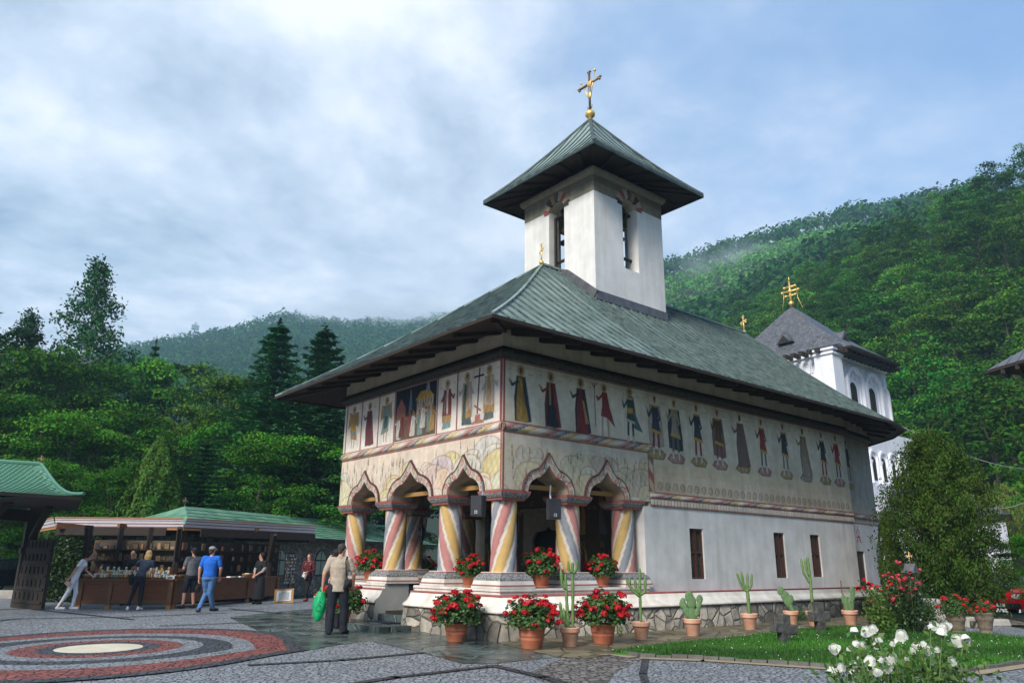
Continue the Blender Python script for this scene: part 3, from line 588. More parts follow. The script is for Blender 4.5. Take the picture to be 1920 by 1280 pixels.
def forest(name, pts, label, nleaf, seed):
    rng = np.random.default_rng(seed); parts = []
    for x, y, h, wd, col in pts:
        z = float(terr(x, y)); n_ = nleaf; d = rng.normal(0, 1, (n_, 3)); d /= np.linalg.norm(d, axis=1)[:, None]; d[:, 2] = np.abs(d[:, 2])*1.1-.25
        k = 1+.22*np.sin(d[:, :1]*5+x)+.18*np.cos(d[:, 1:2]*6+y); P = np.array([x, y, z+h*.45])+d*k*np.array([wd, wd, h*.5])
        parts.append(leafset(rng, P, d+np.array([0, 0, .2]), wd*.46, .75, col, .28, .25, .45))
    V, F, Cc = merge(parts); o_ = np_mesh(name, V, F, ['far_leaf'], Cc); return tag(o_, label, 'forest', kind='stuff')
pts = [(x, y, rg.uniform(8, 11), rg.uniform(2.4, 3.2), (.04, .12, .018)) for x, y, rr, u in rest]
far = []
for q in range(26000):
    az_ = rg.uniform(-.62, .66); u0 = 960+math.tan(az_)*FPX/math.cos(PITCH); Rf = float(np.interp(u0, [-200, 900, 1300, 1900], [620, 620, 400, 380]))
    lo = 190 if u0 > 1000 else 230; rr = math.sqrt(rg.uniform(lo**2, (Rf+12)**2))
    if u0 > 1990: continue
    x = CAM[0]+rr*(math.cos(az_)*AX[1]+math.sin(az_)*AX[0]); y = CAM[1]+rr*(math.cos(az_)*BX[1]+math.sin(az_)*BX[0]); far.append((x, y, rr, u0, Rf))
cell = {}; keep = []
for x, y, rr, u0, Rf in far:
    s_ = 3.6+rr*.0035; k = (int(x//s_), int(y//s_))
    if k in cell: continue
    cell[k] = 1; g = rg.uniform(.75, 1.25); young = u0 > 1230 and Rf*.62 < rr < Rf*.93 and (math.sin(x*.03)+math.sin(y*.041+1) > -1.2)
    col = (.09*g, .32*g, .07*g) if young else (.026*g, .115*g, .030*g)
    keep.append((x, y, rg.uniform(3.5, 5.5) if young else rg.uniform(8, 12), rg.uniform(1.8, 2.6) if young else rg.uniform(2.8, 5.2), col))
print('far trees', len(keep))
forest('far_forest', pts+keep, 'dense green forest covering the far misty hills', 46, 9)
# ================================================================ THE PAINTED CHURCH
W = 6.84; PL = 4.5; LN = 14.3; ZC = 5.53
church = thing('painted_church', 'old painted stone church with frescoed walls, twisted columns, green copper roof and white bell tower', 'church')
class Canvas:
    def __init__(s, x0, x1, z0, z1, d, base, seed=1):
        s.x0, s.z0, s.d = x0, z0, d; s.nx = int(round((x1-x0)/d))+1; s.nz = int(round((z1-z0)/d))+1; s.d2 = (z1-z0)/(s.nz-1); s.dx = (x1-x0)/(s.nx-1)
        s.X, s.Z = np.meshgrid(x0+np.arange(s.nx)*s.dx, z0+np.arange(s.nz)*s.d2); s.rng = np.random.default_rng(seed)
        s.A = np.ones((s.nz, s.nx, 3))*np.array(base)
    def mottle(s, amt, sc_=1.0, tint=(1, 1, 1)):
        f = np.zeros_like(s.X)
        for k in range(7):
            a, b, p, q = s.rng.uniform(-3, 3, 4)*(1+k*.8)/sc_; f += np.sin(a*s.X+b*s.Z+p+1.5*np.sin(q*s.X*.7+s.Z))/(1+k*.4)
        f = f/3; s.A *= (1+amt*f[..., None]*np.array(tint)); s.A *= s.rng.normal(1, .025, s.X.shape)[..., None]; return f
    def win(s, x0, x1, z0, z1):
        i0 = max(0, int((x0-s.x0)/s.dx)-1); i1 = min(s.nx, int((x1-s.x0)/s.dx)+3); k0 = max(0, int((z0-s.z0)/s.d2)-1); k1 = min(s.nz, int((z1-s.z0)/s.d2)+3)
        return (slice(k0, max(k0, k1)), slice(i0, max(i0, i1)))
    def put(s, sl, m, col, a=1):
        if m.size: s.A[sl] = s.A[sl]*(1-(m*a)[..., None])+np.asarray(col)*(m*a)[..., None]
    def poly(s, pts, col, a=1, ol=0):
        xs = [p[0] for p in pts]; zs = [p[1] for p in pts]; sl = s.win(min(xs), max(xs), min(zs), max(zs)); n = len(pts); acc = 0
        for ox, oz in ((-.25, -.25), (.25, -.25), (-.25, .25), (.25, .25)):
            x = s.X[sl]+ox*s.d; z = s.Z[sl]+oz*s.d; m = np.zeros(x.shape, bool)
            for i in range(n):
                (xa, za), (xb, zb) = pts[i], pts[(i+1) % n]
                if za == zb: continue
                m ^= ((za > z) != (zb > z)) & (x < (xb-xa)*(z-za)/(zb-za)+xa)
            acc = acc+m
        if np.size(acc) > 1: s.put(sl, acc/4.0, np.array(col)*(1+.16*np.sin(s.X[sl]*37+s.Z[sl]*9)[..., None]*np.sin(s.Z[sl]*23)[..., None]), a)
        if ol:
            s.line(list(pts)+[pts[0]], .016, (.05, .035, .03), ol)
    def ell(s, cx, cz, rx, rz, col, a=1, ring=0):
        sl = s.win(cx-rx-ring, cx+rx+ring, cz-rz-ring, cz+rz+ring); q = np.hypot((s.X[sl]-cx)/rx, (s.Z[sl]-cz)/rz)
        m = np.clip((1-q)*min(rx, rz)/s.d+.5, 0, 1) if not ring else np.clip(1.2-np.abs(q-1)*min(rx, rz)/ring, 0, 1); s.put(sl, m, col, a)
    def line(s, pts, wd, col, a=1):
        for (xa, za), (xb, zb) in zip(pts[:-1], pts[1:]):
            sl = s.win(min(xa, xb)-wd, max(xa, xb)+wd, min(za, zb)-wd, max(za, zb)+wd); x = s.X[sl]; z = s.Z[sl]; L2 = (xb-xa)**2+(zb-za)**2+1e-9
            t = np.clip(((x-xa)*(xb-xa)+(z-za)*(zb-za))/L2, 0, 1); d = np.hypot(x-xa-t*(xb-xa), z-za-t*(zb-za)); s.put(sl, np.clip((wd/2-d)/s.d+.5, 0, 1)*min(1, wd/s.d+.2), col, a)
    def mesh(s, name, fn, keep, parent):                 # fn(X, Z) -> world coords
        V = fn(s.X.ravel(), s.Z.ravel()); i, j = np.meshgrid(np.arange(s.nz-1), np.arange(s.nx-1), indexing='ij'); q = i*s.nx+j; F = np.stack([q, q+1, q+s.nx+1, q+s.nx], -1).reshape(-1, 4)
        if keep is not None:
            k = keep(s.X, s.Z).ravel(); F = F[k[F].all(1)]
        return np_mesh(name, V, F, ['fresco'], s.A.reshape(-1, 3), parent, smooth=True)
OCH, DK, RED, MAR, BLU, GRN, TEA, FLE, BRN, WHT, GLD, GRY = (.44, .27, .10), (.045, .042, .048), (.27, .075, .06), (.17, .055, .055), (.05, .06, .09), (.08, .12, .105), (.20, .30, .29), (.38, .24, .15), (.13, .08, .05), (.62, .58, .52), (.52, .33, .07), (.20, .19, .19)
def saint(c, x, z0, z1, robe, cloak, kind='robe', s=1, halo=1, hem=GLD, leg=MAR):
    h = z1-z0; P = lambda px_, pz: (x+s*px_*h, z0+pz*h)
    if kind == 'robe':
        c.poly([P(-.10, .80), P(.10, .80), P(.17, .45), P(.25, .02), P(.16, .0), P(-.13, .0), P(-.15, .4)], cloak, 1, .5)
        c.poly([P(-.06, .78), P(.03, .78), P(.07, .45), P(.19, .03), P(.10, -.01), P(-.10, .02), P(-.10, .4)], robe, 1, .35)
        for k in range(4): c.line([P(-.05+.03*k, .7), P(-.08+.06*k, .05)], .016, tuple(v*.55 for v in robe), .6)
        c.line([P(.08, .76), P(.16, .3)], .014, tuple(v*2 for v in cloak), .35)
        c.line([P(-.06, .70), P(-.20, .62), P(-.24, .68)], .05*h, cloak); c.line([P(-.23, .66), P(-.27, .72)], .03*h, FLE)
        c.line([P(-.01, .62), P(0, .40)], .028*h, tuple(v*.6 for v in robe) if robe != DK else OCH, .8)
    elif kind == 'bishop':
        c.poly([P(-.12, .80), P(.12, .80), P(.16, .3), P(.15, .14), P(-.15, .12), P(-.15, .5)], cloak, 1, .5); c.poly([P(-.15, .26), P(.14, .27), P(.14, .13), P(-.15, .12)], OCH)
        c.poly([P(-.13, .13), P(.12, .14), P(.17, -.01), P(-.14, .01)], hem); c.poly([P(-.035, .80), P(.035, .80), P(.02, .3), P(-.04, .3)], robe)
        c.line([P(-.10, .72), P(-.22, .60), P(-.24, .66)], .05*h, cloak); c.line([P(.10, .72), P(.19, .58), P(.08, .64)], .05*h, cloak)
        for k in range(5): c.line([P(-.10+.05*k, .7), P(-.12+.06*k, .28)], .012, tuple(v*.5 for v in cloak), .5)
    elif kind == 'angel':
        c.poly([P(-.06, .82), P(-.22, .84), P(-.25, .45), P(-.10, .55)], OCH); c.poly([P(.06, .82), P(.20, .86), P(.26, .45), P(.10, .55)], OCH)
        c.poly([P(-.10, .80), P(.10, .80), P(.12, .5), P(.10, .22), P(-.20, .16), P(-.13, .45)], cloak, 1, .4); c.poly([P(-.07, .56), P(.07, .56), P(.05, .3), P(-.1, .28)], robe)
        for lx in (-.06, .05): c.line([P(lx, .24), P(lx-.02, .1), P(lx, .0)], .035*h, FLE)
        c.line([P(.08, .72), P(.20, .60)], .04*h, cloak)
    else:                                               # short tunic, legs
        if kind == 'cloaked': c.poly([P(-.14, .80), P(.13, .80), P(.19, .35), P(.20, .12), P(.10, .10), P(-.17, .14), P(-.19, .5)], cloak, 1, .5)
        for lx in (-.055, .06): c.line([P(lx, .36), P(lx*1.15, .18), P(lx*1.3, .01)], .055*h, leg); c.line([P(lx*1.3, .06), P(lx*1.35, -.02)], .05*h, WHT, .8)
        c.poly([P(-.09, .80), P(.09, .80), P(.075, .56), P(.14, .32), P(-.11, .36), P(-.075, .56)], robe, 1, .5); c.poly([P(-.105, .40), P(.12, .36), P(.145, .31), P(-.12, .345)], hem)
        c.line([P(-.07, .74), P(-.17, .60), P(-.20, .70)], .042*h, robe); c.line([P(-.20, .68), P(-.215, .75)], .024*h, FLE); c.line([P(.07, .74), P(.12, .58), P(.05, .52)], .04*h, robe)
        c.line([P(-.07, .79), P(.07, .79)], .035*h, hem); c.line([P(0, .74), P(.02, .4)], .012, tuple(min(1, v*2.2) for v in robe), .4)
    fo = random.Random(int(x*997))
    for k in range(6): q = -.10+.035*k+fo.uniform(-.01, .01); c.line([P(q, fo.uniform(.55, .72)), P(q*1.35, fo.uniform(.10, .35) if kind in ('robe', 'bishop') else .40)], .013, tuple(min(1, v*(2.1 if k % 2 else .45)) for v in (robe if abs(q) < .07 else cloak)), .45)
    if halo: c.ell(x, z0+.905*h, .075*h, .088*h, GLD, .85); c.ell(x, z0+.905*h, .078*h, .092*h, DK, .6, ring=.012)
    c.ell(x, z0+.90*h, .036*h, .058*h, BRN if kind == 'robe' else FLE, 1); c.ell(x, z0+.93*h, .038*h, .035*h, BRN, .8)
    if not halo:
        for k in (-.04, -.013, .013, .04): c.line([(x+k*h*.8, z0+.95*h), (x+k*h*1.5, z0+1.01*h)], .014, OCH)
    c.line([P(-.28, .90), P(-.22, .905)], .016, BRN, .5); c.line([P(.18, .86), P(.28, .86)], .018, BRN, .5)
def hillscape(c, x0, x1, z0, z1, seed, tints):
    r = random.Random(seed); H_ = []
    for k in range(int((x1-x0)*(z1-z0)*5.2)): H_.append((r.uniform(x0-.2, x1+.2), r.uniform(z0-.25, z1-.38), r.uniform(.22, .5)))
    for x, z, q in sorted(H_, key=lambda t: -t[1]):
        t = tints[r.randrange(len(tints))]; rz = q*r.uniform(.55, .85)
        pts = [(x+q*math.cos(a), z+rz*(math.sin(a)**.8 if math.sin(a) > 0 else 0)) for a in np.linspace(0, math.pi, 15)]+[(x-q, z-.35), (x+q, z-.35)]
        c.poly(pts, tuple(v*r.uniform(.9, 1.08) for v in t)); c.line(pts[:15], .018, (.24, .16, .10), .6)
        pts2 = [(x+q*.86*math.cos(a), z+rz*.80*max(0, math.sin(a))) for a in np.linspace(0.2, 2.9, 12)]; c.line(pts2, .05, tuple(v*1.13 for v in t), .45)
    for k in range(int((x1-x0)*13)):
        x = r.uniform(x0, x1); z = r.uniform(z0+.1, z1-.3); hh = r.uniform(.12, .32); g = r.choice([(.12, .12, .09), (.20, .13, .09), (.15, .17, .10)])
        c.line([(x, z), (x, z+hh)], .012, g, .7); c.poly([(x-.022, z+hh*.45), (x+.022, z+hh*.45), (x, z+hh*1.25)], g, .75)
def rope(c, x0, x1, z0, z1, sgn=1):
    m = (c.Z > z0) & (c.Z < z1) & (c.X > x0) & (c.X < x1); t = (c.Z-z0)/(z1-z0); ph = (c.X*sgn+t*.42+.02*np.sign(np.sin(t*40)))/.30; st = np.floor(ph).astype(int) % 4; fr = ph-np.floor(ph)
    pal = np.array([(.30, .07, .06), (.50, .46, .42), (.46, .30, .08), (.10, .10, .12)]); col = pal[st]*(1-fr[..., None]*.6)+np.array([.60, .56, .50])*fr[..., None]*.6
    shade = (.75+.5*np.sin(np.pi*t))[..., None]; c.A[m] = (col*shade)[m]
def scrolls(c, pts, r0, seed=1):
    rr = random.Random(seed); pal = [(.08, .13, .12), (.40, .16, .13), (.30, .30, .26), (.42, .13, .10)]
    for i, (x, z) in enumerate(pts):
        c.ell(x, z, r0, r0, pal[i % 4], .85, ring=r0*.45); c.ell(x+.02, z, r0*.45, r0*.45, (.40, .12, .10), .8, ring=.018); c.ell(x, z, .02, .02, BRN, .8)
# ---- arches
def ogee(s, zs, zi, pt, p=2.4):
    s = np.abs(s); return zs+zi*np.sqrt(np.clip(1-np.clip(s, 0, 1)**p, 0, 1))+pt*np.clip(1-s/.42, 0, 1)**1.35
FA = [(1.28, .57, .31, .20), (3.365, .80, .36, .23), (5.515, .625, .32, .20)]       # centre, half width, shoulder rise, point
SA = [(1.26, .57, .32, .22), (3.04, .56, .33, .22)]
def openz(x, arcs, base=2.80):
    z = np.full(np.shape(x), base)
    for c_, hw, rise, pt in arcs: z = np.where(np.abs(x-c_) < hw, ogee((x-c_)/hw, base, rise, pt), z)
    return z
def outz(x, arcs, base=2.80):
    z = np.full(np.shape(x), -9.0)
    for c_, hw, rise, pt in arcs: q = hw+.17; z = np.where(np.abs(x-c_) < q, ogee((x-c_)/q, base, rise+.20, pt+.12, 2.8), z)
    return z
def arch_wall(name, x0, x1, arcs, ztop, P, parent, y0=0, y1=.55, m='fresco', col=(.40, .34, .26)):
    xs = sorted(set([x0, x1]+[round(v, 4) for c_, hw, *_ in arcs for v in list(np.linspace(c_-hw, c_+hw, 41))+[c_-hw-1e-3, c_+hw+1e-3]])); mb = MB().mat(m); mb.col = col
    zs = [float(openz(np.array(x), arcs)) for x in xs]; n = len(xs)
    vs_ = [P(x, y, z) for y in (y0, y1) for (x, z) in list(zip(xs, zs))+[(x, ztop) for x in xs]]; fs = []
    for k in range(n-1):
        a, b, t, u = k, k+1, n+k+1, n+k; o_ = 2*n; fs += [(a, b, t, u), (o_+b, o_+a, o_+u, o_+t), (a, o_+a, o_+b, b), (u, t, o_+t, o_+u)]
    fs += [(0, n, 3*n, 2*n), (n-1, 3*n-1, 4*n-1, 2*n-1)]; mb.add(vs_, fs); return mb.build(name, parent)
PF = lambda x, y, z: (y, x, z)            # front wall: x runs along building y, depth inward = +x
PS = lambda x, y, z: (x, y, z)
PB = lambda x, y, z: (x, W-y, z)
arch_wall('porch_wall', .0, W, FA, 6.3, PF, church)
arch_wall('porch_wall', .55, PL, SA, 6.3, PS, church); arch_wall('porch_wall', .55, PL, SA, 6.3, PB, church)
# moulded bands round the arches, standing proud
def arch_band(arcs, P, parent, seed):
    for (c_, hw, rise, pt) in arcs:
        n = 150; q = hw+.17; mb = MB().mat('fresco'); s_ = np.linspace(-1, 1, n); inner = [(c_+hw*t, float(ogee(t, 2.80, rise, pt))) for t in s_]; outer = [(c_+q*t, float(ogee(t, 2.80, rise+.20, pt+.12, 2.8))) for t in s_]; K = 16
        vs_, cols = [], []; pal = [(.08, .15, .14), (.42, .14, .12), (.33, .34, .28), (.36, .11, .09)]; cum = 0; L2 = [0]
        for k in range(1, n): cum += math.hypot(inner[k][0]+outer[k][0]-inner[k-1][0]-outer[k-1][0], inner[k][1]+outer[k][1]-inner[k-1][1]-outer[k-1][1])/2; L2.append(cum)
        for k in range(n):
            for j in range(K):
                t = j/(K-1); x = inner[k][0]*(1-t)+outer[k][0]*t; z = inner[k][1]*(1-t)+outer[k][1]*t; y = 0 if j == 0 else -.005 if j == K-1 else -.055 if j >= K-3 else -.03; wd_ = math.hypot(outer[k][0]-inner[k][0], outer[k][1]-inner[k][1])
                vs_.append(P(x, y, z)); pp_ = L2[k]/.19; ci = int(pp_); dx = (pp_-ci-.5)*.19; dz = (t-.48)*wd_; dd = math.hypot(dx, dz); an_ = math.atan2(dz, dx); base = (.54, .50, .42); R_ = .085
                cc = base
                if dd < R_: cc = pal[ci % 4] if dd > R_*.62 and (an_+ci*1.3) % 6.28 < 4.4 else ((.38, .12, .10) if R_*.22 < dd < R_*.42 else base)
                if j >= K-3: cc = (.09, .03, .03)
                if j <= 1: cc = (.34, .12, .10)
                cols.append(cc)
        fs = [(k*K+j, k*K+j+1, (k+1)*K+j+1, (k+1)*K+j) for k in range(n-1) for j in range(K-1)]; mb.cs = True
        mb.add(vs_, fs, cols); mb.build('arch_moulding', parent)
arch_band(FA, PF, church, 1); arch_band(SA, PS, church, 2)
# ---- frescoes: front
CRM = (.66, .61, .53)
c = Canvas(0, W, 2.80, 5.50, .015, (.72, .61, .50), 4); c.mottle(.05)
hillscape(c, .02, W, 2.85, 3.95, 12, [(.64, .53, .31), (.63, .50, .43), (.62, .56, .46), (.68, .56, .40), (.58, .52, .49)])
sl = c.Z > 3.96; c.A[sl] = np.array(CRM); 
rope(c, 0, W, 3.985, 4.15); c.line([(0, 3.965), (W, 3.965)], .035, RED); c.line([(0, 4.17), (W, 4.17)], .028, (.38, .13, .11))
m = (c.Z > 4.19); c.A[m] = (np.array((.80, .73, .66))*np.ones_like(c.A))[m]
XF = lambda b: b
for b in (6.72, 5.9, 5.02, 4.24, 2.38, 1.6, .07): c.line([(b, 4.18), (b, 5.5)], .05, (.26, .07, .07))
c.line([(0, 5.48), (W, 5.48)], .03, (.20, .06, .06))
saint(c, 6.34, 4.30, 5.42, TEA, OCH, 'angel'); c.poly([(6.50, 4.72), (6.2, 4.72), (6.22, 4.95), (6.48, 4.95)], GLD); saint(c, 5.50, 4.26, 5.40, MAR, (.16, .05, .07), 'robe', -1)
saint(c, 4.64, 4.28, 5.40, GRN, TEA, 'angel', -1)
c.poly([(4.21, 4.2), (2.42, 4.2), (2.42, 5.46), (4.21, 5.46)], (.14, .09, .06)); c.poly([(4.21, 4.75), (2.42, 4.85), (2.42, 5.46), (4.21, 5.46)], (.022, .028, .045))
c.poly([(4.15, 4.6), (3.75, 4.6), (3.75, 5.0), (3.95, 5.25), (4.15, 5.0)], (.36, .13, .11)); c.poly([(3.25, 4.55), (2.55, 4.5), (2.55, 5.12), (3.25, 5.12)], (.50, .40, .30)); c.poly([(3.32, 5.1), (2.5, 5.1), (2.75, 5.3), (3.1, 5.3)], GLD)
c.poly([(2.98, 4.5), (2.80, 4.5), (2.80, 4.9), (2.98, 4.9)], (.26, .09, .08)); c.poly([(3.6, 4.9), (3.45, 4.9), (3.5, 5.40), (3.55, 5.40)], (.17, .22, .30)); c.poly([(2.88, 5.25), (2.7, 5.25), (2.74, 5.46), (2.84, 5.46)], (.3, .34, .38))
for k in range(6): c.line([(3.2-.11*k, 5.0), (3.2-.11*k, 5.08)], .03, BRN)
for i, (x, z, rb) in enumerate([(4.05, 4.24, WHT), (3.86, 4.28, MAR), (3.55, 4.3, RED), (3.38, 4.26, WHT), (3.12, 4.25, TEA), (2.95, 4.4, WHT), (2.72, 4.28, TEA), (2.56, 4.3, OCH)]): saint(c, x, z, z+.62, rb, rb, 'robe', 1 if i % 2 else -1)
saint(c, 1.99, 4.26, 5.38, WHT, (.25, .05, .045), 'bishop', 1, 1, TEA); saint(c, 1.24, 4.24, 5.42, OCH, (.45, .38, .34), 'bishop', -1, 1, (.1, .12, .12)); c.poly([(1.42, 4.25), (1.34, 5.15), (1.25, 5.15), (1.30, 4.3)], GRN)
saint(c, .46, 4.26, 5.44, OCH, (.50, .40, .34), 'bishop', 1, 1, (.13, .15, .14))
c.line([(.86, 4.45), (.80, 5.42)], .045, (.05, .03, .03)); c.line([(.98, 5.26), (.66, 5.26)], .045, (.05, .03, .03)); c.line([(.95, 4.62), (.75, 4.5)], .045, (.36, .12, .10)); c.poly([(1.05, 4.22), (.62, 4.22), (.62, 4.27), (.75, 4.3), (.76, 4.42), (.93, 4.42), (.94, 4.3), (1.05, 4.27)], (.44, .20, .17))
c.line([(.035, 2.8), (.035, 5.5)], .05, (.30, .08, .07)); c.A *= (1+.04*np.sin(c.X*3+c.Z*5))[..., None]
c.mottle(.035)
lf = lambda X_, Z_: np.stack([np.full_like(X_, -.005)-np.where((Z_ > 3.985) & (Z_ < 4.15), .055*np.sin(np.pi*np.clip((Z_-3.985)/.165, 0, 1))**.6, 0), X_, Z_], 1)
c.mesh('front_fresco', lf, lambda X_, Z_: Z_ > np.maximum(openz(X_, FA)+.0, outz(X_, FA)-.035), church)
# ---- frescoes: side wall
c = Canvas(0, LN, 2.72, 5.50, .015, (.60, .53, .42), 9); f = c.mottle(.07, 1.6)
m = c.X < PL
hs = c.A.copy(); hillscape(c, 0, PL, 2.85, 3.95, 31, [(.50, .45, .28), (.46, .43, .33), (.53, .47, .33), (.46, .40, .33), (.46, .45, .38)]); c.A[~m] = hs[~m]
band = (c.X < PL+.05) & (c.Z > 3.72) & (c.Z < 3.97); c.A[band] = c.A[band]*.35+np.array((.56, .52, .44))*.65
up = (c.Z > 4.19) | ((c.X > PL+.1) & (c.Z > 3.5)); g = np.clip((c.Z-3.5)/1.5, 0, 1)[..., None]; tgt = np.array((.58, .50, .36))*(1-g)+np.array((.76, .72, .62))*g; c.A[up] = (tgt*(1+.10*f[..., None]))[up]
dirt = np.clip(.5+.5*np.sin(c.X*1.1+2)+.4*np.sin(c.X*2.7+c.Z*2), 0, 1)*np.clip((3.9-c.Z)/.9, 0, 1); dirt = np.where(c.X > PL, dirt, 0); c.A *= (1-.22*dirt)[..., None]*np.array([1, .93, .86])**dirt[..., None]
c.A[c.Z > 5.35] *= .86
sm = c.X < PL+.02
rope(c, 0, PL, 3.985, 4.15, -1); c.line([(0, 3.965), (PL, 3.965)], .035, (.28, .07, .06)); c.line([(0, 4.17), (PL+.15, 4.17)], .028, (.32, .10, .09)); c.line([(0, 5.48), (LN, 5.48)], .03, (.20, .06, .06))
mm = (c.X > PL) & (c.X < PL+.17) & (c.Z < 4.12) & (c.Z > 3.05); ph = ((c.Z*1.2+c.X*1.4)/.26); pal = np.array([(.30, .10, .08), (.48, .42, .34), (.20, .14, .10), (.42, .36, .22)]); c.A[mm] = pal[np.floor(ph).astype(int) % 4][mm]
c.line([(PL-.0, 2.8), (PL, 4.0)], .035, (.30, .08, .07)); c.line([(PL+.18, 3.03), (PL+.18, 4.17)], .025, (.30, .08, .07))
c.line([(PL+.18, 3.03), (LN, 3.03)], .03, (.30, .09, .08)); rope(c, PL+.0, LN, 2.89, 3.01, -1)
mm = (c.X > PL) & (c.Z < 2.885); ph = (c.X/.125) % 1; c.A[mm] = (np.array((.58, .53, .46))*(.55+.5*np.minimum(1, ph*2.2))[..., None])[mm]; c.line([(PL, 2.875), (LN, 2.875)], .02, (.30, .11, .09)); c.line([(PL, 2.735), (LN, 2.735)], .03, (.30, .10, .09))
for k in range(34):
    x = PL+.42+k*.285
    if x > LN-.1: break
    c.ell(x, 3.20, .085, .085, (.17, .11, .08), .65, ring=.024); c.ell(x+.02, 3.2, .035, .035, (.15, .09, .07), .6, ring=.018); c.line([(x-.14, 3.12), (x-.05, 3.27)], .018, (.16, .11, .08), .5)
saint(c, .48, 4.22, 5.42, (.42, .26, .06), (.045, .055, .075), 'robe'); saint(c, 1.34, 4.20, 5.42, (.04, .04, .055), (.20, .04, .045), 'robe'); c.line([(1.32, 4.7), (1.31, 5.15)], .05, OCH, .8)
saint(c, 2.26, 4.18, 5.44, (.22, .045, .045), (.04, .045, .06), 'robe'); c.poly([(2.30, 4.95), (2.36, 4.9), (2.50, 4.4), (2.40, 4.4)], OCH)
# baptist-like figure: red wrap, bare legs, staff
for lx in (-.06, .10): c.line([(3.02+lx, 4.75), (3.02+lx*1.3, 4.22)], .06, (.42, .31, .22))
c.poly([(2.95, 5.22), (3.12, 5.22), (3.20, 4.9), (3.38, 4.42), (3.12, 4.62), (2.90, 4.65), (2.95, 4.9)], (.24, .05, .05)); c.line([(2.97, 5.15), (2.82, 5.02), (2.78, 5.08)], .06, (.24, .05, .05)); c.line([(2.72, 4.38), (2.70, 5.38)], .028, BRN); c.line([(2.62, 5.38), (2.70, 5.28), (2.78, 5.40)], .022, BRN)
c.ell(3.02, 5.32, .10, .11, GLD, .8); c.ell(3.03, 5.31, .05, .07, (.2, .12, .08))
c.poly([(3.85, 5.25), (4.05, 5.25), (4.12, 4.8), (4.35, 4.42), (4.2, 4.45), (4.02, 4.50), (3.85, 4.9)], (.08, .15, .14)); saint(c, 3.91, 4.20, 5.46, (.05, .08, .08), GRN, 'short', 1, 1, (.5, .45, .38), BLU); c.poly([(3.82, 4.84), (4.0, 4.84), (4.02, 4.97), (3.82, 4.97)], GLD); c.line([(3.70, 4.3), (3.70, 5.3)], .015, GRY, .6)
SD = [(4.83, (.05, .06, .10), (.45, .36, .32), 'cloaked', MAR, 1), (5.58, (.32, .27, .22), (.05, .055, .07), 'cloaked', (.12, .12, .11), 2), (6.50, (.05, .065, .09), None, 'short', (.24, .05, .05), 1), (7.41, (.13, .08, .055), (.20, .13, .11), 'cloaked', (.2, .08, .08), 2), (8.45, (.20, .14, .12), (.20, .13, .12), 'robe', None, 1),
      (9.50, (.26, .065, .055), None, 'short', (.10, .12, .13), 2), (10.63, (.055, .065, .085), None, 'short', (.22, .18, .16), 1), (11.72, (.36, .31, .25), (.30, .20, .12), 'robe', None, 3), (12.84, (.05, .06, .085), None, 'short', (.26, .05, .05), 1), (13.71, (.30, .05, .045), None, 'short', (.08, .09, .11), 2)]
for x, rb, ck, kd, lg, hx in SD:
    hc = {1: (.36, .28, .14), 2: (.38, .23, .19), 3: (.30, .28, .22)}[hx]; z = 3.98 if x > 5 else 4.02; w_ = .36
    c.poly([(x-w_*.62, z+.04), (x-w_, z-.10), (x-w_*.4, z-.20), (x+w_*.75, z-.19), (x+w_, z-.04), (x+w_*.55, z+.06)], tuple(v*.7 for v in hc)); c.poly([(x-w_*.5, z+.01), (x-w_*.8, z-.10), (x-w_*.35, z-.16), (x+w_*.6, z-.15), (x+w_*.8, z-.05), (x+w_*.45, z+.03)], hc)
    saint(c, x, z-.02, 5.44, rb, ck or rb, kd, 1, 0 if kd != 'robe' else 0, GLD if kd != 'robe' else GLD, lg or MAR)
c.line([(.03, 2.8), (.03, 5.5)], .045, (.30, .08, .07)); c.mottle(.06, .7); c.A[(c.Z < 3.0) & (c.X > PL)] *= .98
def depthS(X_, Z_):
    d = np.where((X_ < PL) & (Z_ > 3.985) & (Z_ < 4.15), .055*np.sin(np.pi*np.clip((Z_-3.985)/.165, 0, 1))**.6, 0); n_ = X_ >= PL-.005
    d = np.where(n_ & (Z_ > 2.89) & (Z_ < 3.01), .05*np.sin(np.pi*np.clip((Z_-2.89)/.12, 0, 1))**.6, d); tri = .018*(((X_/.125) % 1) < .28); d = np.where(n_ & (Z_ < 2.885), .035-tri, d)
    return np.stack([X_, -.005-d, Z_], 1)
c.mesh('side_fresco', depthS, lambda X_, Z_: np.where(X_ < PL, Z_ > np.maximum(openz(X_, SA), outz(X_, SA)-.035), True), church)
# ---- nave walls, window openings
WIN = [(5.95, 6.50, 1.06, 2.25), (9.68, 10.22, 1.07, 2.27), (11.60, 12.13, 1.09, 2.27)]
apse = [(14.3, .12), (16.85, .42), (18.2, 1.9), (18.1, 4.74), (16.75, 6.22), (14.3, 6.72)]
mb = MB().mat('plaster_white'); x = PL-.45
mb.box(PL-.5, PL, .0, .72, .2, 2.80) if False else None
segs = []
for x0, x1, z0, z1 in WIN: segs.append((x, x0, .2, 2.70)); segs.append((x0, x1, .2, z0)); segs.append((x0, x1, z1, 2.70)); x = x1
segs.append((x, LN, .2, 2.70)); segs[0] = (4.28, WIN[0][0], .2, 2.70)
for a, b, z0, z1 in segs: mb.box(a, b, .003, .55, z0, z1)
mb.build('nave_wall', church)
mb = MB().mat('cream_wall'); mb.box(PL, LN, .003, .55, 2.70, 6.3); mb.build('nave_wall', church); mb = MB().mat('cream_wall'); mb.box(PL, LN, W-.55, W, .2, 6.3); mb.build('nave_wall', church)
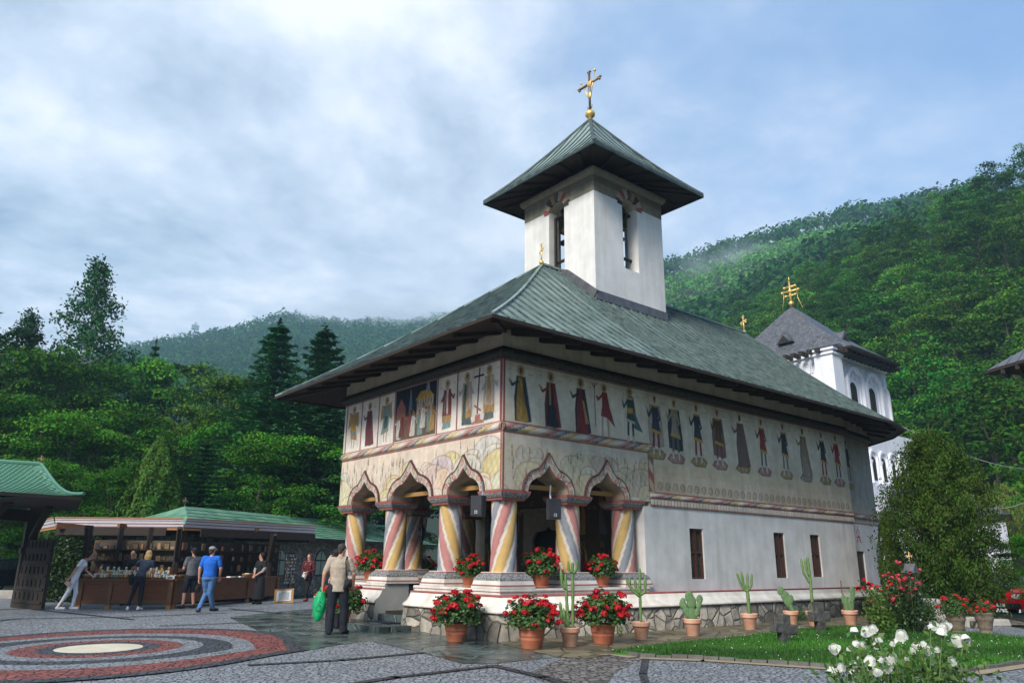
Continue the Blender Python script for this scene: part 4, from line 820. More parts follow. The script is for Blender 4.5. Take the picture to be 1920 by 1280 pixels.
mb = MB().mat('inner_shade_paint'); mb.box(PL, PL+.5, .55, 2.55, .2, 5.9); mb.box(PL, PL+.5, 4.29, W-.55, .2, 5.9); mb.box(PL, PL+.5, 2.55, 4.29, 2.55, 5.9); mb.box(.551, PL, .551, W-.551, 4.30, 4.36); mb.build('porch_inner_wall', church)
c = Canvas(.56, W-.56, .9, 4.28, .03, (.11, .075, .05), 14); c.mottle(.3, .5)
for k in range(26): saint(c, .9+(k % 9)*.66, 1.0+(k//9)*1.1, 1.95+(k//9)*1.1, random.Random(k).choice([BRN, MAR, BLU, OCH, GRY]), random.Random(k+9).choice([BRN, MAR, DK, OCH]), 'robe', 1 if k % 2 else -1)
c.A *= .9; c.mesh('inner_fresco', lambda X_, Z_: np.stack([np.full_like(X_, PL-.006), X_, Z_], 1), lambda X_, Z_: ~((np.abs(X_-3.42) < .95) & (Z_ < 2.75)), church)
pt = MB().mat('portal_stone'); pt.prism([(2.40, .3), (2.78, .3), (2.78, 2.0), (2.92, 2.2), (3.3, 2.24), (3.42, 2.34), (3.54, 2.24), (3.92, 2.2), (4.06, 2.0), (4.06, .3), (4.44, .3), (4.44, 2.75), (2.40, 2.75)], 'x', PL-.10, PL-.01)
pt.bar((PL-.13, 2.35, 2.78), (PL-.13, 4.49, 2.78), .12, .08); portal = pt.build('portal', church)
mb = MB().mat('dark_wood'); mb.box(PL+.1, PL+.16, 2.6, 4.24, .3, 2.5); mb.build('door', portal)
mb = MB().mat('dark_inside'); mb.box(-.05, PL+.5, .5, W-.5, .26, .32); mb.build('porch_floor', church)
for x0, x1, z0, z1 in WIN:                           # brown casements of four panes
    xm = (x0+x1)/2; mb = MB().mat('window_wood'); t = .05
    for a, b, e_, g_ in [(x0, x0+t, z0, z1), (x1-t, x1, z0, z1), (x0+t, x1-t, z0, z0+t), (x0+t, x1-t, z1-t, z1), (xm-.035, xm+.035, z0+t, z1-t), (x0+t, xm-.035, z0+.60, z0+.65), (xm+.035, x1-t, z0+.60, z0+.65)]: mb.box(a, b, .05, .12, e_, g_)
    for a, b in ((x0+t, xm-.035), (xm+.035, x1-t)): mb.box(a, a+.03, .065, .11, z0+t, z1-t); mb.box(b-.03, b, .065, .11, z0+t, z1-t)
    wd = mb.build('window', church); mb = MB().mat('glass'); mb.box(x0+t, x1-t, .095, .10, z0+t, z1-t); mb.build('pane', wd)
    mb = MB().mat('dark_inside'); mb.box(x0-.1, x1+.1, .5, .52, z0-.1, z1+.1); mb.build('dark_backing', wd)  # dark sheet put in for the unlit room behind the window
# apse walls with a recessed door
ax0, ax1 = Vector((*apse[0], 0)), Vector((*apse[1], 0)); ad = (ax1-ax0).normalized(); an = Vector((ad.y, -ad.x, 0))
def AW(s_, dd, z): p = ax0+ad*s_+an*dd; return (p.x, p.y, z)
def abox(mb, s0_, s1_, d0, d1, z0, z1): mb.add([AW(s0_, d0, z0), AW(s1_, d0, z0), AW(s1_, d1, z0), AW(s0_, d1, z0), AW(s0_, d0, z1), AW(s1_, d0, z1), AW(s1_, d1, z1), AW(s0_, d1, z1)], [(0, 1, 2, 3), (4, 7, 6, 5), (0, 4, 5, 1), (1, 5, 6, 2), (2, 6, 7, 3), (3, 7, 4, 0)])
La = (ax1-ax0).length
mb = MB().mat('plaster_white'); abox(mb, -.05, .12, -.55, 0, .2, 2.70); abox(mb, .98, La, -.55, 0, .2, 2.70); abox(mb, .12, .98, -.55, 0, 1.86, 2.70)
for i in range(1, 5):
    p, q = apse[i], apse[i+1]; mb.add([(p[0], p[1], .2), (q[0], q[1], .2), (q[0], q[1], 2.7), (p[0], p[1], 2.7)], [(0, 1, 2, 3)])
aw = mb.build('apse_wall', church)
mb = MB().mat('window_wood'); abox(mb, .125, .975, -.10, -.05, .45, 1.855); mb.build('door', aw)
mb = MB().mat('red_trim')
for a in ([(.42, 2.12), (.62, 2.34), (.82, 2.12)], [(.48, 2.42), (.62, 2.56), (.76, 2.42)], [(.55, 2.15), (.55, 2.45)], [(.70, 2.15), (.70, 2.45)], [(.45, 2.30), (.80, 2.30)], [(.62, 2.56), (.62, 2.66)]): mb.tube([AW(s_, .004, z) for s_, z in a], .011, 5)
mb.build('painted_emblem', aw)
c = Canvas(0, La, 2.70, 5.50, .02, (.42, .40, .34), 21); f = c.mottle(.08, 1.2); saint(c, .42, 3.95, 5.42, (.05, .055, .08), None or (.05, .055, .08), 'short', 1, 0, GLD, (.12, .13, .14)); c.poly([(.18, 3.96), (.1, 3.86), (.3, 3.76), (.7, 3.78), (.8, 3.92), (.6, 4.0)], (.34, .25, .13))
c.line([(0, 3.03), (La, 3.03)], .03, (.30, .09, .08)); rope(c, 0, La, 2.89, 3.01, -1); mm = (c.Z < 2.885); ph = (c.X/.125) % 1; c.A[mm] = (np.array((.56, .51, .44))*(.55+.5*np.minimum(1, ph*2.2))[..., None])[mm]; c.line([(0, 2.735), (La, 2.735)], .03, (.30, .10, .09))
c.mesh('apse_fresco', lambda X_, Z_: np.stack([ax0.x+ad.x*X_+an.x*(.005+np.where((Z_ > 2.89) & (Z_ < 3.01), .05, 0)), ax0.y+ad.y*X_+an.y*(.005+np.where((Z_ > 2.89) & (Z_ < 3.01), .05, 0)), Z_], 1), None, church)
mb = MB().mat('cream_wall'); 
for i in range(5):
    p, q = apse[i], apse[i+1]; mb.add([(p[0], p[1], 2.7), (q[0], q[1], 2.7), (q[0], q[1], 6.3), (p[0], p[1], 6.3)], [(0, 1, 2, 3)])
mb.build('apse_wall', church)
# ---- outline swept mouldings
def offset_poly(poly, d):
    n = len(poly); res = []
    for i in range(n):
        a, b, c_ = Vector(poly[i-1]), Vector(poly[i]), Vector(poly[(i+1) % n]); e1 = (b-a).normalized(); e2 = (c_-b).normalized(); n1 = Vector((e1.y, -e1.x)); n2 = Vector((e2.y, -e2.x)); k = n1+n2
        res.append(tuple(b+k*(d/max(.35, k.dot(n1)))))
    return res
outline = [(0, W), (0, 0), (LN, 0), (LN+.02, .12)]+apse[1:5]+[(LN, 6.72), (LN, W)]       # counterclockwise seen from above: left normals point inward
outline_open = outline
def sweep(name, prof, m, poly, parent, closed=True, smooth=False, ends=False):
    rings = [[(*p, z) for p in offset_poly(poly, d)] for d, z in prof]; n = len(poly); mb = MB().mat(m, smooth); V_ = [p for r in rings for p in r]; K = n if closed else n-1
    fs = [(i*n+k, i*n+(k+1) % n, (i+1)*n+(k+1) % n, (i+1)*n+k) for i in range(len(prof)-1) for k in range(K)]
    if ends: fs += [tuple(i*n for i in range(len(prof))), tuple(i*n+n-1 for i in range(len(prof)))[::-1]]
    return mb.add(V_, fs).build(name, parent)
def sweep_path(name, prof, m, path, parent, smooth=True):       # open path, ends capped
    pts = [Vector(p) for p in path]; n = len(pts); mb = MB().mat(m, smooth); V_ = []
    for d, z in prof:
        for i, p in enumerate(pts):
            e1 = (p-pts[i-1]).normalized() if i else (pts[1]-p).normalized(); e2 = (pts[i+1]-p).normalized() if i < n-1 else e1; n1 = Vector((e1.y, -e1.x)); n2 = Vector((e2.y, -e2.x)); k = n1+n2; q = p+k*(d/max(.35, k.dot(n1))); V_.append((q.x, q.y, z))
    fs = [(i*n+k, i*n+k+1, (i+1)*n+k+1, (i+1)*n+k) for i in range(len(prof)-1) for k in range(n-1)]; mb.add(V_, fs); mb.cs = False
    mb.add([V_[i*n] for i in range(len(prof))], [tuple(range(len(prof)))]); mb.add([V_[i*n+n-1] for i in range(len(prof))], [tuple(range(len(prof)))[::-1]]); return mb.build(name, parent)
GAP0, GAP1 = 2.90, 4.12                               # entrance gap in the front base
pathA = [(0, GAP0), (0, 0), (LN, 0), (LN+.02, .12)]+apse[1:5]+[(LN, 6.72), (0, W)]; pathB = [(0, W), (0, GAP1)]
pathA = [(.0, GAP0), (0, 0), (LN, 0), (LN+.02, .12), (apse[0][0]+.14, .15)]; pathC = [(ax0.x+ad.x*.99, ax0.y+ad.y*.99)]+apse[1:5]+[(LN, 6.72), (LN, W), (0, W), (0, GAP1)]
for nm_, prof, mt in [('stone_base', [(-.35, .50), (.30, .50), (.33, .3), (.37, .0), (.40, -.25)], 'masonry'), ('plaster_ledge', [(-.3, .76), (.14, .765), (.17, .74), (.19, .68), (.25, .60), (.34, .545), (.36, .51), (.35, .485), (-.3, .48)], 'plaster_ledge'),
                      ('red_band', [(-.3, .795), (.150, .795), (.152, .767), (-.3, .767)], 'red_trim')]:
    for pth in (pathA, pathC): sweep_path(nm_, prof, mt, pth, church)
pp = [(0, GAP0), (0, 0), (4.28, 0)]; pq = [(3.68, W), (0, W), (0, GAP1)]
for pth in (pp, pq):
    sweep_path('parapet', [(-.55, .905), (.085, .905), (.10, .89), (.10, .86), (.075, .855), (.075, .80), (-.55, .797)], 'plaster_ledge', pth, church, smooth=False)
chk = [(.55, .05), (-.375, .05), (-.312, .50), (-.368, .51), (-.345, .555), (-.255, .61), (-.195, .69), (-.155, .795), (-.082, .80), (-.105, .87), (-.09, .908), (.55, .908)]
for yy0, yy1 in ((GAP1-.014, GAP1-.002), (GAP0+.002, GAP0+.014)): mb = MB().mat('plaster_grey'); mb.prism(chk, 'y', yy0, yy1); mb.build('entrance_cheek', church)
mb = MB().mat('slate_paving'); mb.box(-1.15, .9, 2.5, 5.0, .005, .11); mb.box(-.25, .9, GAP0+.03, GAP1-.03, .11, .27); mb.build('doorstep', church)
# capitals and pedestals and twisted columns
cols = [(.36, .36), (.36, 2.21), (.36, 4.52), (.36, 6.48), (2.155, .36), (3.92, .36), (2.155, W-.36), (3.98, W-.36)]
def frust(mb, cx, cy, prof, clip=None):                  # square profile stack
    vs_ = []; 
    for h_, z in prof: vs_ += [(cx-h_, cy-h_, z), (cx+h_, cy-h_, z), (cx+h_, cy+h_, z), (cx-h_, cy+h_, z)]
    n = len(prof); mb.add(vs_, [(3, 2, 1, 0), tuple(range(4*n-4, 4*n))]+[(i*4+k, i*4+(k+1) % 4, (i+1)*4+(k+1) % 4, (i+1)*4+k) for i in range(n-1) for k in range(4)])
SC = [np.array(v) for v in ((.52, .34, .12), (.64, .58, .50), (.23, .24, .27), (.64, .58, .50), (.43, .185, .165), (.64, .58, .50))]
for i, (cx_, cy_) in enumerate(cols):
    cap = MB().mat('red_trim'); frust(cap, cx_, cy_, [(.30, 2.605), (.31, 2.645)]); frust(cap, cx_, cy_, [(.385, 2.745), (.39, 2.797)]); cap.mat('grey_trim'); frust(cap, cx_, cy_, [(.315, 2.645), (.335, 2.66), (.375, 2.72), (.38, 2.745)]); cap.build('capital', church)
    ped = MB().mat('plaster_ledge'); frust(ped, cx_, cy_, [(.455, .907), (.455, .955)]); frust(ped, cx_, cy_, [(.44, .98), (.42, 1.06)]); frust(ped, cx_, cy_, [(.32, 1.205), (.315, 1.215)])
    ped.mat('red_trim'); frust(ped, cx_, cy_, [(.458, .955), (.45, .98)]); frust(ped, cx_, cy_, [(.325, 1.185), (.325, 1.205)]); ped.mat('grey_trim'); frust(ped, cx_, cy_, [(.425, 1.06), (.415, 1.10), (.37, 1.15), (.33, 1.185)]); ped.build('pedestal', church)
    mb = MB().mat('column_paint', True); n, mrow = 72, 30; sg = (-1, 1, -1, 1, 1, -1, -1, 1)[i]
    vs_, cs_ = [], []
    for r_ in range(mrow+1):
        z = 1.215+(2.605-1.215)*r_/mrow; t = r_/mrow; rad = .248+.012*(1-t)
        for k in range(n):
            a = 2*math.pi*k/n; ph = ((a/(2*math.pi)+sg*t*.32+i*.23)*2 % 1)*6; b_ = int(ph); fr = ph-b_; wv_ = [1.6, .5, 1.3, .5, 1.5, .5]
            tot = sum(wv_); q = ph/6*tot; b_ = 0
            while q > wv_[b_]: q -= wv_[b_]; b_ += 1
            fr = q/wv_[b_]; col = SC[b_]*(1.0+.12*math.sin(fr*math.pi)) if b_ % 2 == 0 else SC[b_]; bul = .014*math.sin(math.pi*fr) if b_ % 2 == 0 else -.004
            vs_.append((cx_+(rad+bul)*math.cos(a), cy_+(rad+bul)*math.sin(a), z)); cs_.append(tuple(col))
    mb.add(vs_, [(i_*n+k, i_*n+(k+1) % n, (i_+1)*n+(k+1) % n, (i_+1)*n+k) for i_ in range(mrow) for k in range(n)], cs_); mb.build('twisted_column', church)
for c_, hw, *_ in FA: MBb = MB().mat('beam'); MBb.bar((.33, c_-hw-.02, 2.93), (.33, c_+hw+.02, 2.93), .10, .09); MBb.build('tie_beam', church)
for c_, hw, *_ in SA: MBb = MB().mat('beam'); MBb.bar((c_-hw-.02, .33, 2.93), (c_+hw+.02, .33, 2.93), .10, .09); MBb.build('tie_beam', church)
# ---- cornice under the eaves
path_all = [(0, W), (0, 0), (LN, 0), (LN+.02, .12)]+apse[1:5]+[(LN, 6.72), (LN, W)]
sweep('cornice', [(.0, 5.50), (.03, 5.505), (.045, 5.53), (.10, 5.56), (.125, 5.60), (.12, 5.65), (.09, 5.69), (.05, 5.71), (.0, 5.712)], 'dark_moulding', path_all, church)
sweep('cornice_fillet', [(.0, 5.715), (.085, 5.715), (.085, 5.735), (.0, 5.74)], 'dark_wood', path_all, church)
sweep('upper_wall', [(.012, 5.735), (.012, 6.3)], 'cream_wall', path_all, church)
# ---- roof
ZE, ZR = 5.78, 9.75; OV = 1.45
eave = [(-OV, -OV), (14.9, -OV), (16.35, -1.1), (17.7, -.1), (19.0, 1.5), (19.4, 3.42), (19.0, 5.34), (17.7, 6.94), (16.35, 7.94), (14.9, W+OV), (-OV, W+OV)]
RA, RB = Vector((4.2, W/2, ZR)), Vector((14.45, W/2, ZR))
def slope(p, q, t): r_ = Vector(p).lerp(Vector(q), t); r_.z -= .16*math.sin(math.pi*min(1, t))*(1-t)**.3; return r_
roof = None; ribs = MB().mat('copper_dark'); K = 10
def panel(mb, e0, e1, t0, t1, nseg):
    vs_ = []
    for a in range(nseg+1):
        e_ = Vector(e0).lerp(Vector(e1), a/nseg); tp = Vector(t0).lerp(Vector(t1), a/nseg)
        for k in range(K+1): vs_.append(slope(e_, tp, k/K))
    mb.add(vs_, [(a*(K+1)+k, (a+1)*(K+1)+k, (a+1)*(K+1)+k+1, a*(K+1)+k+1) for a in range(nseg) for k in range(K)])
E3 = lambda p: (p[0], p[1], ZE)
mb = MB().mat('copper'); 
s0v, s1v = Vector(E3(eave[0])), Vector(E3(eave[1])); 
panel(mb, E3(eave[0]), (4.2, -OV, ZE), RA, RA, 10); mb.mat('copper_streak'); panel(mb, (4.2, -OV, ZE), (14.5, -OV, ZE), RA, RB, 14); panel(mb, (14.5, -OV, ZE), E3(eave[1]), RB, RB, 1)
for i in range(1, 9): panel(mb, E3(eave[i]), E3(eave[i+1]), RB, RB, 3)
mb.mat('copper'); panel(mb, E3(eave[9]), (14.5, W+OV, ZE), RB, RB, 1); panel(mb, (14.5, W+OV, ZE), (4.2, W+OV, ZE), RB, RA, 6); panel(mb, (4.2, W+OV, ZE), E3(eave[10]), RA, RA, 6); panel(mb, E3(eave[10]), E3(eave[0]), RA, RA, 10)
roof = mb.build('roof', church)
def hipline(p, top0):     # where a straight-down seam through eave point meets the hip
    return top0
def seam(e_, tp, wd=.028, ht=.035, mt='copper_seam', mbx=None, tmax=1.0):
    own = mbx is None; mbx = MB().mat(mt) if own else mbx; prev = None
    for k in range(9):
        t = k/8*tmax; p = slope(e_, tp, t)+Vector((0, 0, ht*.4))
        if prev is not None: mbx.bar(prev, p, wd, ht)
        prev = p
    if own: mbx.build('roof_seam', roof)
# side: seams run straight up the slope; on the hip triangles they stop at the hip line
def side_point(x): # plane of side slope (y from -OV to W/2); returns t where hip cuts
    if x < 4.2: return (x+OV)/(4.2+OV)
    return 1
nx_ = 42; r_s = random.Random(2)
for i in range(1, nx_):
    x = -OV+i*(16.4/nx_); tm = side_point(x)
    if tm < .06: continue
    full = Vector((x, W/2, ZR)); 
    if x > 14.5: full = Vector((RB.x, RB.y, RB.z)); tm = 1
    seam(Vector((x, -OV, ZE)), full, .03, .045, tmax=tm)
    if x > 4 and i % 1 == 0:                      # doubled seams make the corrugated look farther along
        x2 = x+.19; seam(Vector((x2, -OV, ZE)), Vector((x2, W/2, ZR)) if x2 < 14.5 else RB, .022, .03)
ny_ = 20
for i in range(1, ny_):
    y = -OV+i*((W+2*OV)/ny_); tm = 1-abs(y-W/2)/(W/2+OV)
    seam(Vector((-OV, y, ZE)), Vector((4.2, y, ZR)), .035, .055, tmax=max(.05, tm))
for i in range(2, 9): seam(Vector(E3(eave[i])), RB, .03, .05)
hm = MB().mat('copper'); 
for e_, tp in [(E3(eave[0]), RA), (E3(eave[10]), RA)]: seam(Vector(e_), tp, .07, .05, mbx=hm)
hm.bar(RA+Vector((0, 0, .03)), RB+Vector((0, 0, .03)), .14, .06); hm.build('ridge_cap', roof)
# eaves: fascia, soffit boards, rafters
mb = MB().mat('dark_wood'); ep = [(*p, 0) for p in eave]
for i in range(len(eave)):
    a, b = Vector(E3(eave[i])), Vector(E3(eave[(i+1) % len(eave)])); mb.bar(a+Vector((0, 0, -.03)), b+Vector((0, 0, -.03)), .04, .07)
mb.build('fascia', roof)
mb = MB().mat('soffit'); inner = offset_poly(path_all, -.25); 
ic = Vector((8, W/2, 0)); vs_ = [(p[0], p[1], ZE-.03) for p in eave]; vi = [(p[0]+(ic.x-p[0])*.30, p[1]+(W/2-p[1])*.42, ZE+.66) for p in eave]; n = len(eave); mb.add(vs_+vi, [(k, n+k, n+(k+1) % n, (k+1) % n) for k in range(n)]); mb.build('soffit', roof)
def rafter(p_in, p_out): 
    m_ = MB().mat('dark_wood'); a = Vector(p_in); b = Vector(p_out); m_.bar(a, b, .12, .15); return m_.build('rafter', roof)
for i in range(19):
    x = .25+i*.80
    if x > 14.8: break
    rafter((x, .2, 6.16), (x-.0, -1.2, 5.80))
for i in range(9): y = .1+i*.83; rafter((.2, y, 6.16), (-1.2, y, 5.80))
rafter((.2, .2, 6.18), (-1.25, -1.25, 5.78)); rafter((.2, W-.2, 6.18), (-1.25, W+1.25, 5.78))
for i in range(1, 9):
    a = Vector(eave[i]); 
    for t in (0, .5):
        p = a.lerp(Vector(eave[i+1]), t); q = Vector((15.0, W/2)); d = (q-p).normalized(); rafter((*(p+d*1.7), 6.16), (*(p+d*.25), 5.80))
# ---- crosses
def cross(parent, base, h, r, mt='gold', ball=.12, arm=.32, yaw=0, lobes=True, ybar=.68, tilt=0, name='cross'):
    mb = MB().mat(mt, True); M = Matrix.Rotation(yaw, 4, 'Z') @ Matrix.Rotation(tilt, 4, 'Y'); P = lambda x, z: Vector(base)+(M @ Vector((x, 0, z)))
    if ball: mb.ball(P(0, ball*.9), ball, 14, 9)
    mb.tube([P(0, 0), P(0, h)], r, 8); mb.tube([P(-arm, h*ybar), P(arm, h*ybar)], r, 8)
    if lobes:
        for x, z in ((0, h), (-arm, h*ybar), (arm, h*ybar)):
            for k in range(3): a = k*2.09+(0 if x == 0 else .5); mb.ball(P(x+math.cos(a)*r*1.6, z+math.sin(a)*r*1.6), r*1.25, 8, 5)
    return mb.build(name, parent)
cross(roof, RA+Vector((-.03, 0, .02)), .62, .022, arm=.15, ball=.07, yaw=R(60)); cross(roof, RB+Vector((0, 0, .02)), .62, .03, arm=.17, ball=.06, yaw=R(60))
# ---- bell tower
TCx, TCy, TH_ = 6.5, 3.55, 1.54
tower = bpy.data.objects.new('bell_tower', None); C.objects.link(tower); tower.parent = church
t0, t1, u0, u1 = TCx-TH_, TCx+TH_, TCy-TH_, TCy+TH_; zb, zw, zc_ = 7.0, 11.9, 12.5; wt = .42
WA = TCy+.05; hw_t, zo, zt_ = .34, 9.78, 11.75
def tarch(s_, base, r): return base+r*math.sqrt(max(0, 1-s_*s_))
def tower_wall(P, cc, z0, z1, mt, nm, inset=0):
    EL = TH_-inset; xs = [-TH_, cc-hw_t]+[cc-hw_t+2*hw_t*k/16 for k in range(1, 16)]+[cc+hw_t, TH_]; mb = MB().mat(mt)
    def blk(a, b, z0a, z0b, z1_): 
        if z1_-max(z0a, z0b) < .001: return
        v_ = [P(a, 0, z0a), P(b, 0, z0b), P(b, wt, z0b), P(a, wt, z0a), P(a, 0, z1_), P(b, 0, z1_), P(b, wt, z1_), P(a, wt, z1_)]; mb.add(v_, [(0, 3, 2, 1), (4, 5, 6, 7), (0, 1, 5, 4), (1, 2, 6, 5), (2, 3, 7, 6), (3, 0, 4, 7)])
    blk(-EL, cc-hw_t, z0, z0, z1); blk(cc+hw_t, EL, z0, z0, z1)
    if z0 < zo: blk(cc-hw_t, cc+hw_t, z0, z0, min(z1, zo))
    if z1 > 11.6:
        for k in range(16):
            a = cc-hw_t+2*hw_t*k/16; b = a+2*hw_t/16; blk(a, b, max(z0, tarch((a-cc)/hw_t, 11.80, .33)), max(z0, tarch((b-cc)/hw_t, 11.80, .33)), z1)
    return mb.build(nm, tower)
TP = [lambda x, y, z: (t0+y, TCy+x, z), lambda x, y, z: (TCx+x, u0+y, z), lambda x, y, z: (t1-y, TCy+x, z), lambda x, y, z: (TCx+x, u1-y, z)]
for i, P in enumerate(TP):
    cc = [.05, .02, 0, 0][i]
    tower_wall(P, cc, zb, zw, 'tower_white', 'tower_wall', wt if i % 2 else 0)
# painted upper band: slightly recessed-looking strip of old fresco, with coloured voussoirs
for i, P in enumerate(TP):
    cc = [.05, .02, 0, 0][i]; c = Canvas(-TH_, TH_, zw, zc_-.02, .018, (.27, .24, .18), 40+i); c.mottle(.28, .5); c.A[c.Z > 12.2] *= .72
    pal = [(.34, .10, .09), (.42, .33, .24), (.06, .06, .06), (.38, .24, .12), (.12, .11, .10), (.44, .36, .30)]
    for k in range(9):
        a0, a1 = math.pi*k/9, math.pi*(k+1)/9; c.poly([(cc+.40*math.cos(a0), 11.80+.40*math.sin(a0)), (cc+.62*math.cos(a0), 11.80+.62*math.sin(a0)), (cc+.62*math.cos(a1), 11.80+.62*math.sin(a1)), (cc+.40*math.cos(a1), 11.80+.40*math.sin(a1))], pal[k % 6])
    wl = MB().mat('cream_wall'); w2 = tower_wall(P, cc, zw+.0, zc_, 'cream_wall', 'tower_band', wt if i % 2 else 0)
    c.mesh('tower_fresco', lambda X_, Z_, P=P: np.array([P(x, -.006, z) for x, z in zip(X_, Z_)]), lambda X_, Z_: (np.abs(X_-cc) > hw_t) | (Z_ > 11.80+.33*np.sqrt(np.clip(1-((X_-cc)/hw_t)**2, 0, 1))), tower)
    # voussoir ring below the band edge
    vm = MB().mat('fresco')
    for k in range(9):
        a0, a1 = math.pi*k/9+.03, math.pi*(k+1)/9-.03; vm.col = pal[k % 6]; r0_, r1_ = hw_t+.01, hw_t+.21
        q = [(cc+r*math.cos(a), 11.80+r*math.sin(a)*(.33/.36 if r < .4 else 1)) for a, r in ((a0, r0_), (a0, r1_), (a1, r1_), (a1, r0_))]; vm.add([P(x, -.02, z) for x, z in q]+[P(x, .05, z) for x, z in q], [(0, 1, 2, 3), (0, 4, 5, 1), (1, 5, 6, 2), (2, 6, 7, 3), (3, 7, 4, 0)])
    vm.build('arch_stones', tower)
sq = [(t0, u1), (t0, u0), (t1, u0), (t1, u1)]
sweep('tower_cornice', [(.0, 12.42), (.05, 12.43), (.10, 12.50), (.12, 12.56), (.12, 12.62), (.0, 12.63)], 'portal_stone', sq, tower)
sweep('tower_flashing', [(.0, 6.6), (.03, 6.6), (.03, 6.9), (.0, 6.9)], 'lead', sq, tower)
he, zte, zta = 2.5, 12.72, 15.65; tr = MB().mat('copper'); TCz = Vector((TCx, TCy, zta)); cor = [(TCx-he, TCy-he, zte), (TCx+he, TCy-he, zte), (TCx+he, TCy+he, zte), (TCx-he, TCy+he, zte)]
for i in range(4): panel(tr, cor[i], cor[(i+1) % 4], TCz, TCz, 6)
troof = tr.build('tower_roof', tower); ts = MB().mat('copper_dark')
for i in range(4):
    a, b = Vector(cor[i]), Vector(cor[(i+1) % 4]); mid = (a+b)/2
    for k in range(1, 12):
        e_ = a.lerp(b, k/12); tm = 1-abs(k/12-.5)*2; top = e_+(TCz-mid); seam(e_, top, .022, .035, mbx=ts, tmax=tm)
    seam(a, TCz, .09, .05, mbx=ts); ts.bar(a+Vector((0, 0, -.04)), b+Vector((0, 0, -.04)), .04, .09)
ts.build('roof_seam', troof)
sf = MB().mat('soffit'); ti = [(x*.45+TCx*.55, y*.45+TCy*.55, zte+.35) for x, y, z in cor]; sf.add([(x, y, z-.02) for x, y, z in cor]+ti, [(k, 4+k, 4+(k+1) % 4, (k+1) % 4) for k in range(4)])
for i in range(4):
    a, b = Vector(cor[i]), Vector(cor[(i+1) % 4]); ia, ib = Vector(ti[i]), Vector(ti[(i+1) % 4])
    for k in range(0, 6): sf.bar(a.lerp(b, (k+.0)/6)+Vector((0, 0, -.05))+(ia-a)*.08, ia.lerp(ib, k/6)+Vector((0, 0, -.07)), .09, .10)
sf.build('tower_soffit', troof)
fx = MB().mat('lead'); 
for (xa, ya), (xb, yb) in [((t0-.02, u0-.02), (t1+.02, u0-.02)), ((t0-.02, u1), (t0-.02, u0-.02))]:
    n_ = 8
    for k in range(n_):
        p = Vector((xa, ya, 0)).lerp(Vector((xb, yb, 0)), k/n_); q = Vector((xa, ya, 0)).lerp(Vector((xb, yb, 0)), (k+1)/n_)
        zf = lambda v_: ZE+(ZR-ZE)*(min(v_.y, W-v_.y)+OV)/(W/2+OV); p.z = zf(p)+.06; q.z = zf(q)+.06; fx.bar(p, q, .06, .26)
fx.build('tower_flashing', tower)
cm_ = MB().mat('gold', True); cm_.lathe([(.10, zta-.12), (.05, zta+.02), (.09, zta+.06), (.16, zta+.14), (.17, zta+.22), (.13, zta+.30), (.04, zta+.34)], TCx, TCy, 16); fin = cm_.build('finial', troof)
z0_ = zta+.32; cb = MB().mat('old_brass', True); P = lambda y, z: Vector((TCx, TCy+y, z0_+z)); cb.bar(P(0, 0), P(0, 1.50), .055, .055, up=(0, 1, 0)); cb.bar(P(-.47, 1.06), P(.47, 1.06), .055, .055)
for y, z in ((0, 1.50), (-.47, 1.06), (.47, 1.06)):
    for k in range(3): a = k*2.09+.5; cb.ball(P(y+.05*math.cos(a), z+.05*math.sin(a)), .045, 8, 5)
for s_ in (-1, 1): cb.tube([P(s_*.03, .05), P(s_*.09, .12), P(s_*.10, .2)], .015, 5)
big = cb.build('cross', troof); cb = MB().mat('gold', True); cb.tube([P(-.03, .46), P(-.25, 1.42)], [.02, .014], 6); cb.tube([P(.02, .46), P(.36, 1.24)], [.02, .014], 6); cb.ball(P(-.26, 1.46), .05, 8, 5); cb.ball(P(.38, 1.27), .04, 8, 5); cb.ball(P(0, 1.06), (.04, .12, .12), 10, 7); cb.ball(P(0, .62), (.04, .08, .14), 10, 7)
for k in range(8): a = k*math.pi/4+.39; cb.tube([P(.05*math.cos(a), 1.06+.05*math.sin(a)), P(.22*math.cos(a), 1.06+.22*math.sin(a))], [.012, .004], 4)
cb.build('gilded_rays', big)
bm = MB().mat('old_brass', True); bm.lathe([(.05, 11.55), (.12, 11.52), (.16, 11.35), (.20, 11.15), (.29, 10.98), (.30, 10.92)], TCx, TCy, 18); bm.mat('dark_wood'); bm.bar((TCx, u0+.1, 11.62), (TCx, u1-.1, 11.62), .14, .14); bm.bar((t0+.1, TCy, 11.70), (t1-.1, TCy, 11.70), .12, .12); bm.build('bell', tower)
mb = MB().mat('dark_wood')
for z in (10.25, 11.75):
    mb.bar((t0+.3, TCy+.05-hw_t, z), (t0+.3, TCy+.05+hw_t, z), .07, .07); mb.bar((TCx-hw_t+.02, u0+.3, z), (TCx+hw_t+.02, u0+.3, z), .07, .07)
mb.bar((t0+.2, TCy+.12+.18, zo), (t0+.2, TCy+.12+.18, 11.7), .07, .07, up=(1, 0, 0)); mb.bar((TCx+.02-.2, u0+.2, zo), (TCx+.02-.2, u0+.2, 11.7), .07, .07, up=(1, 0, 0)); mb.build('opening_bar', tower)
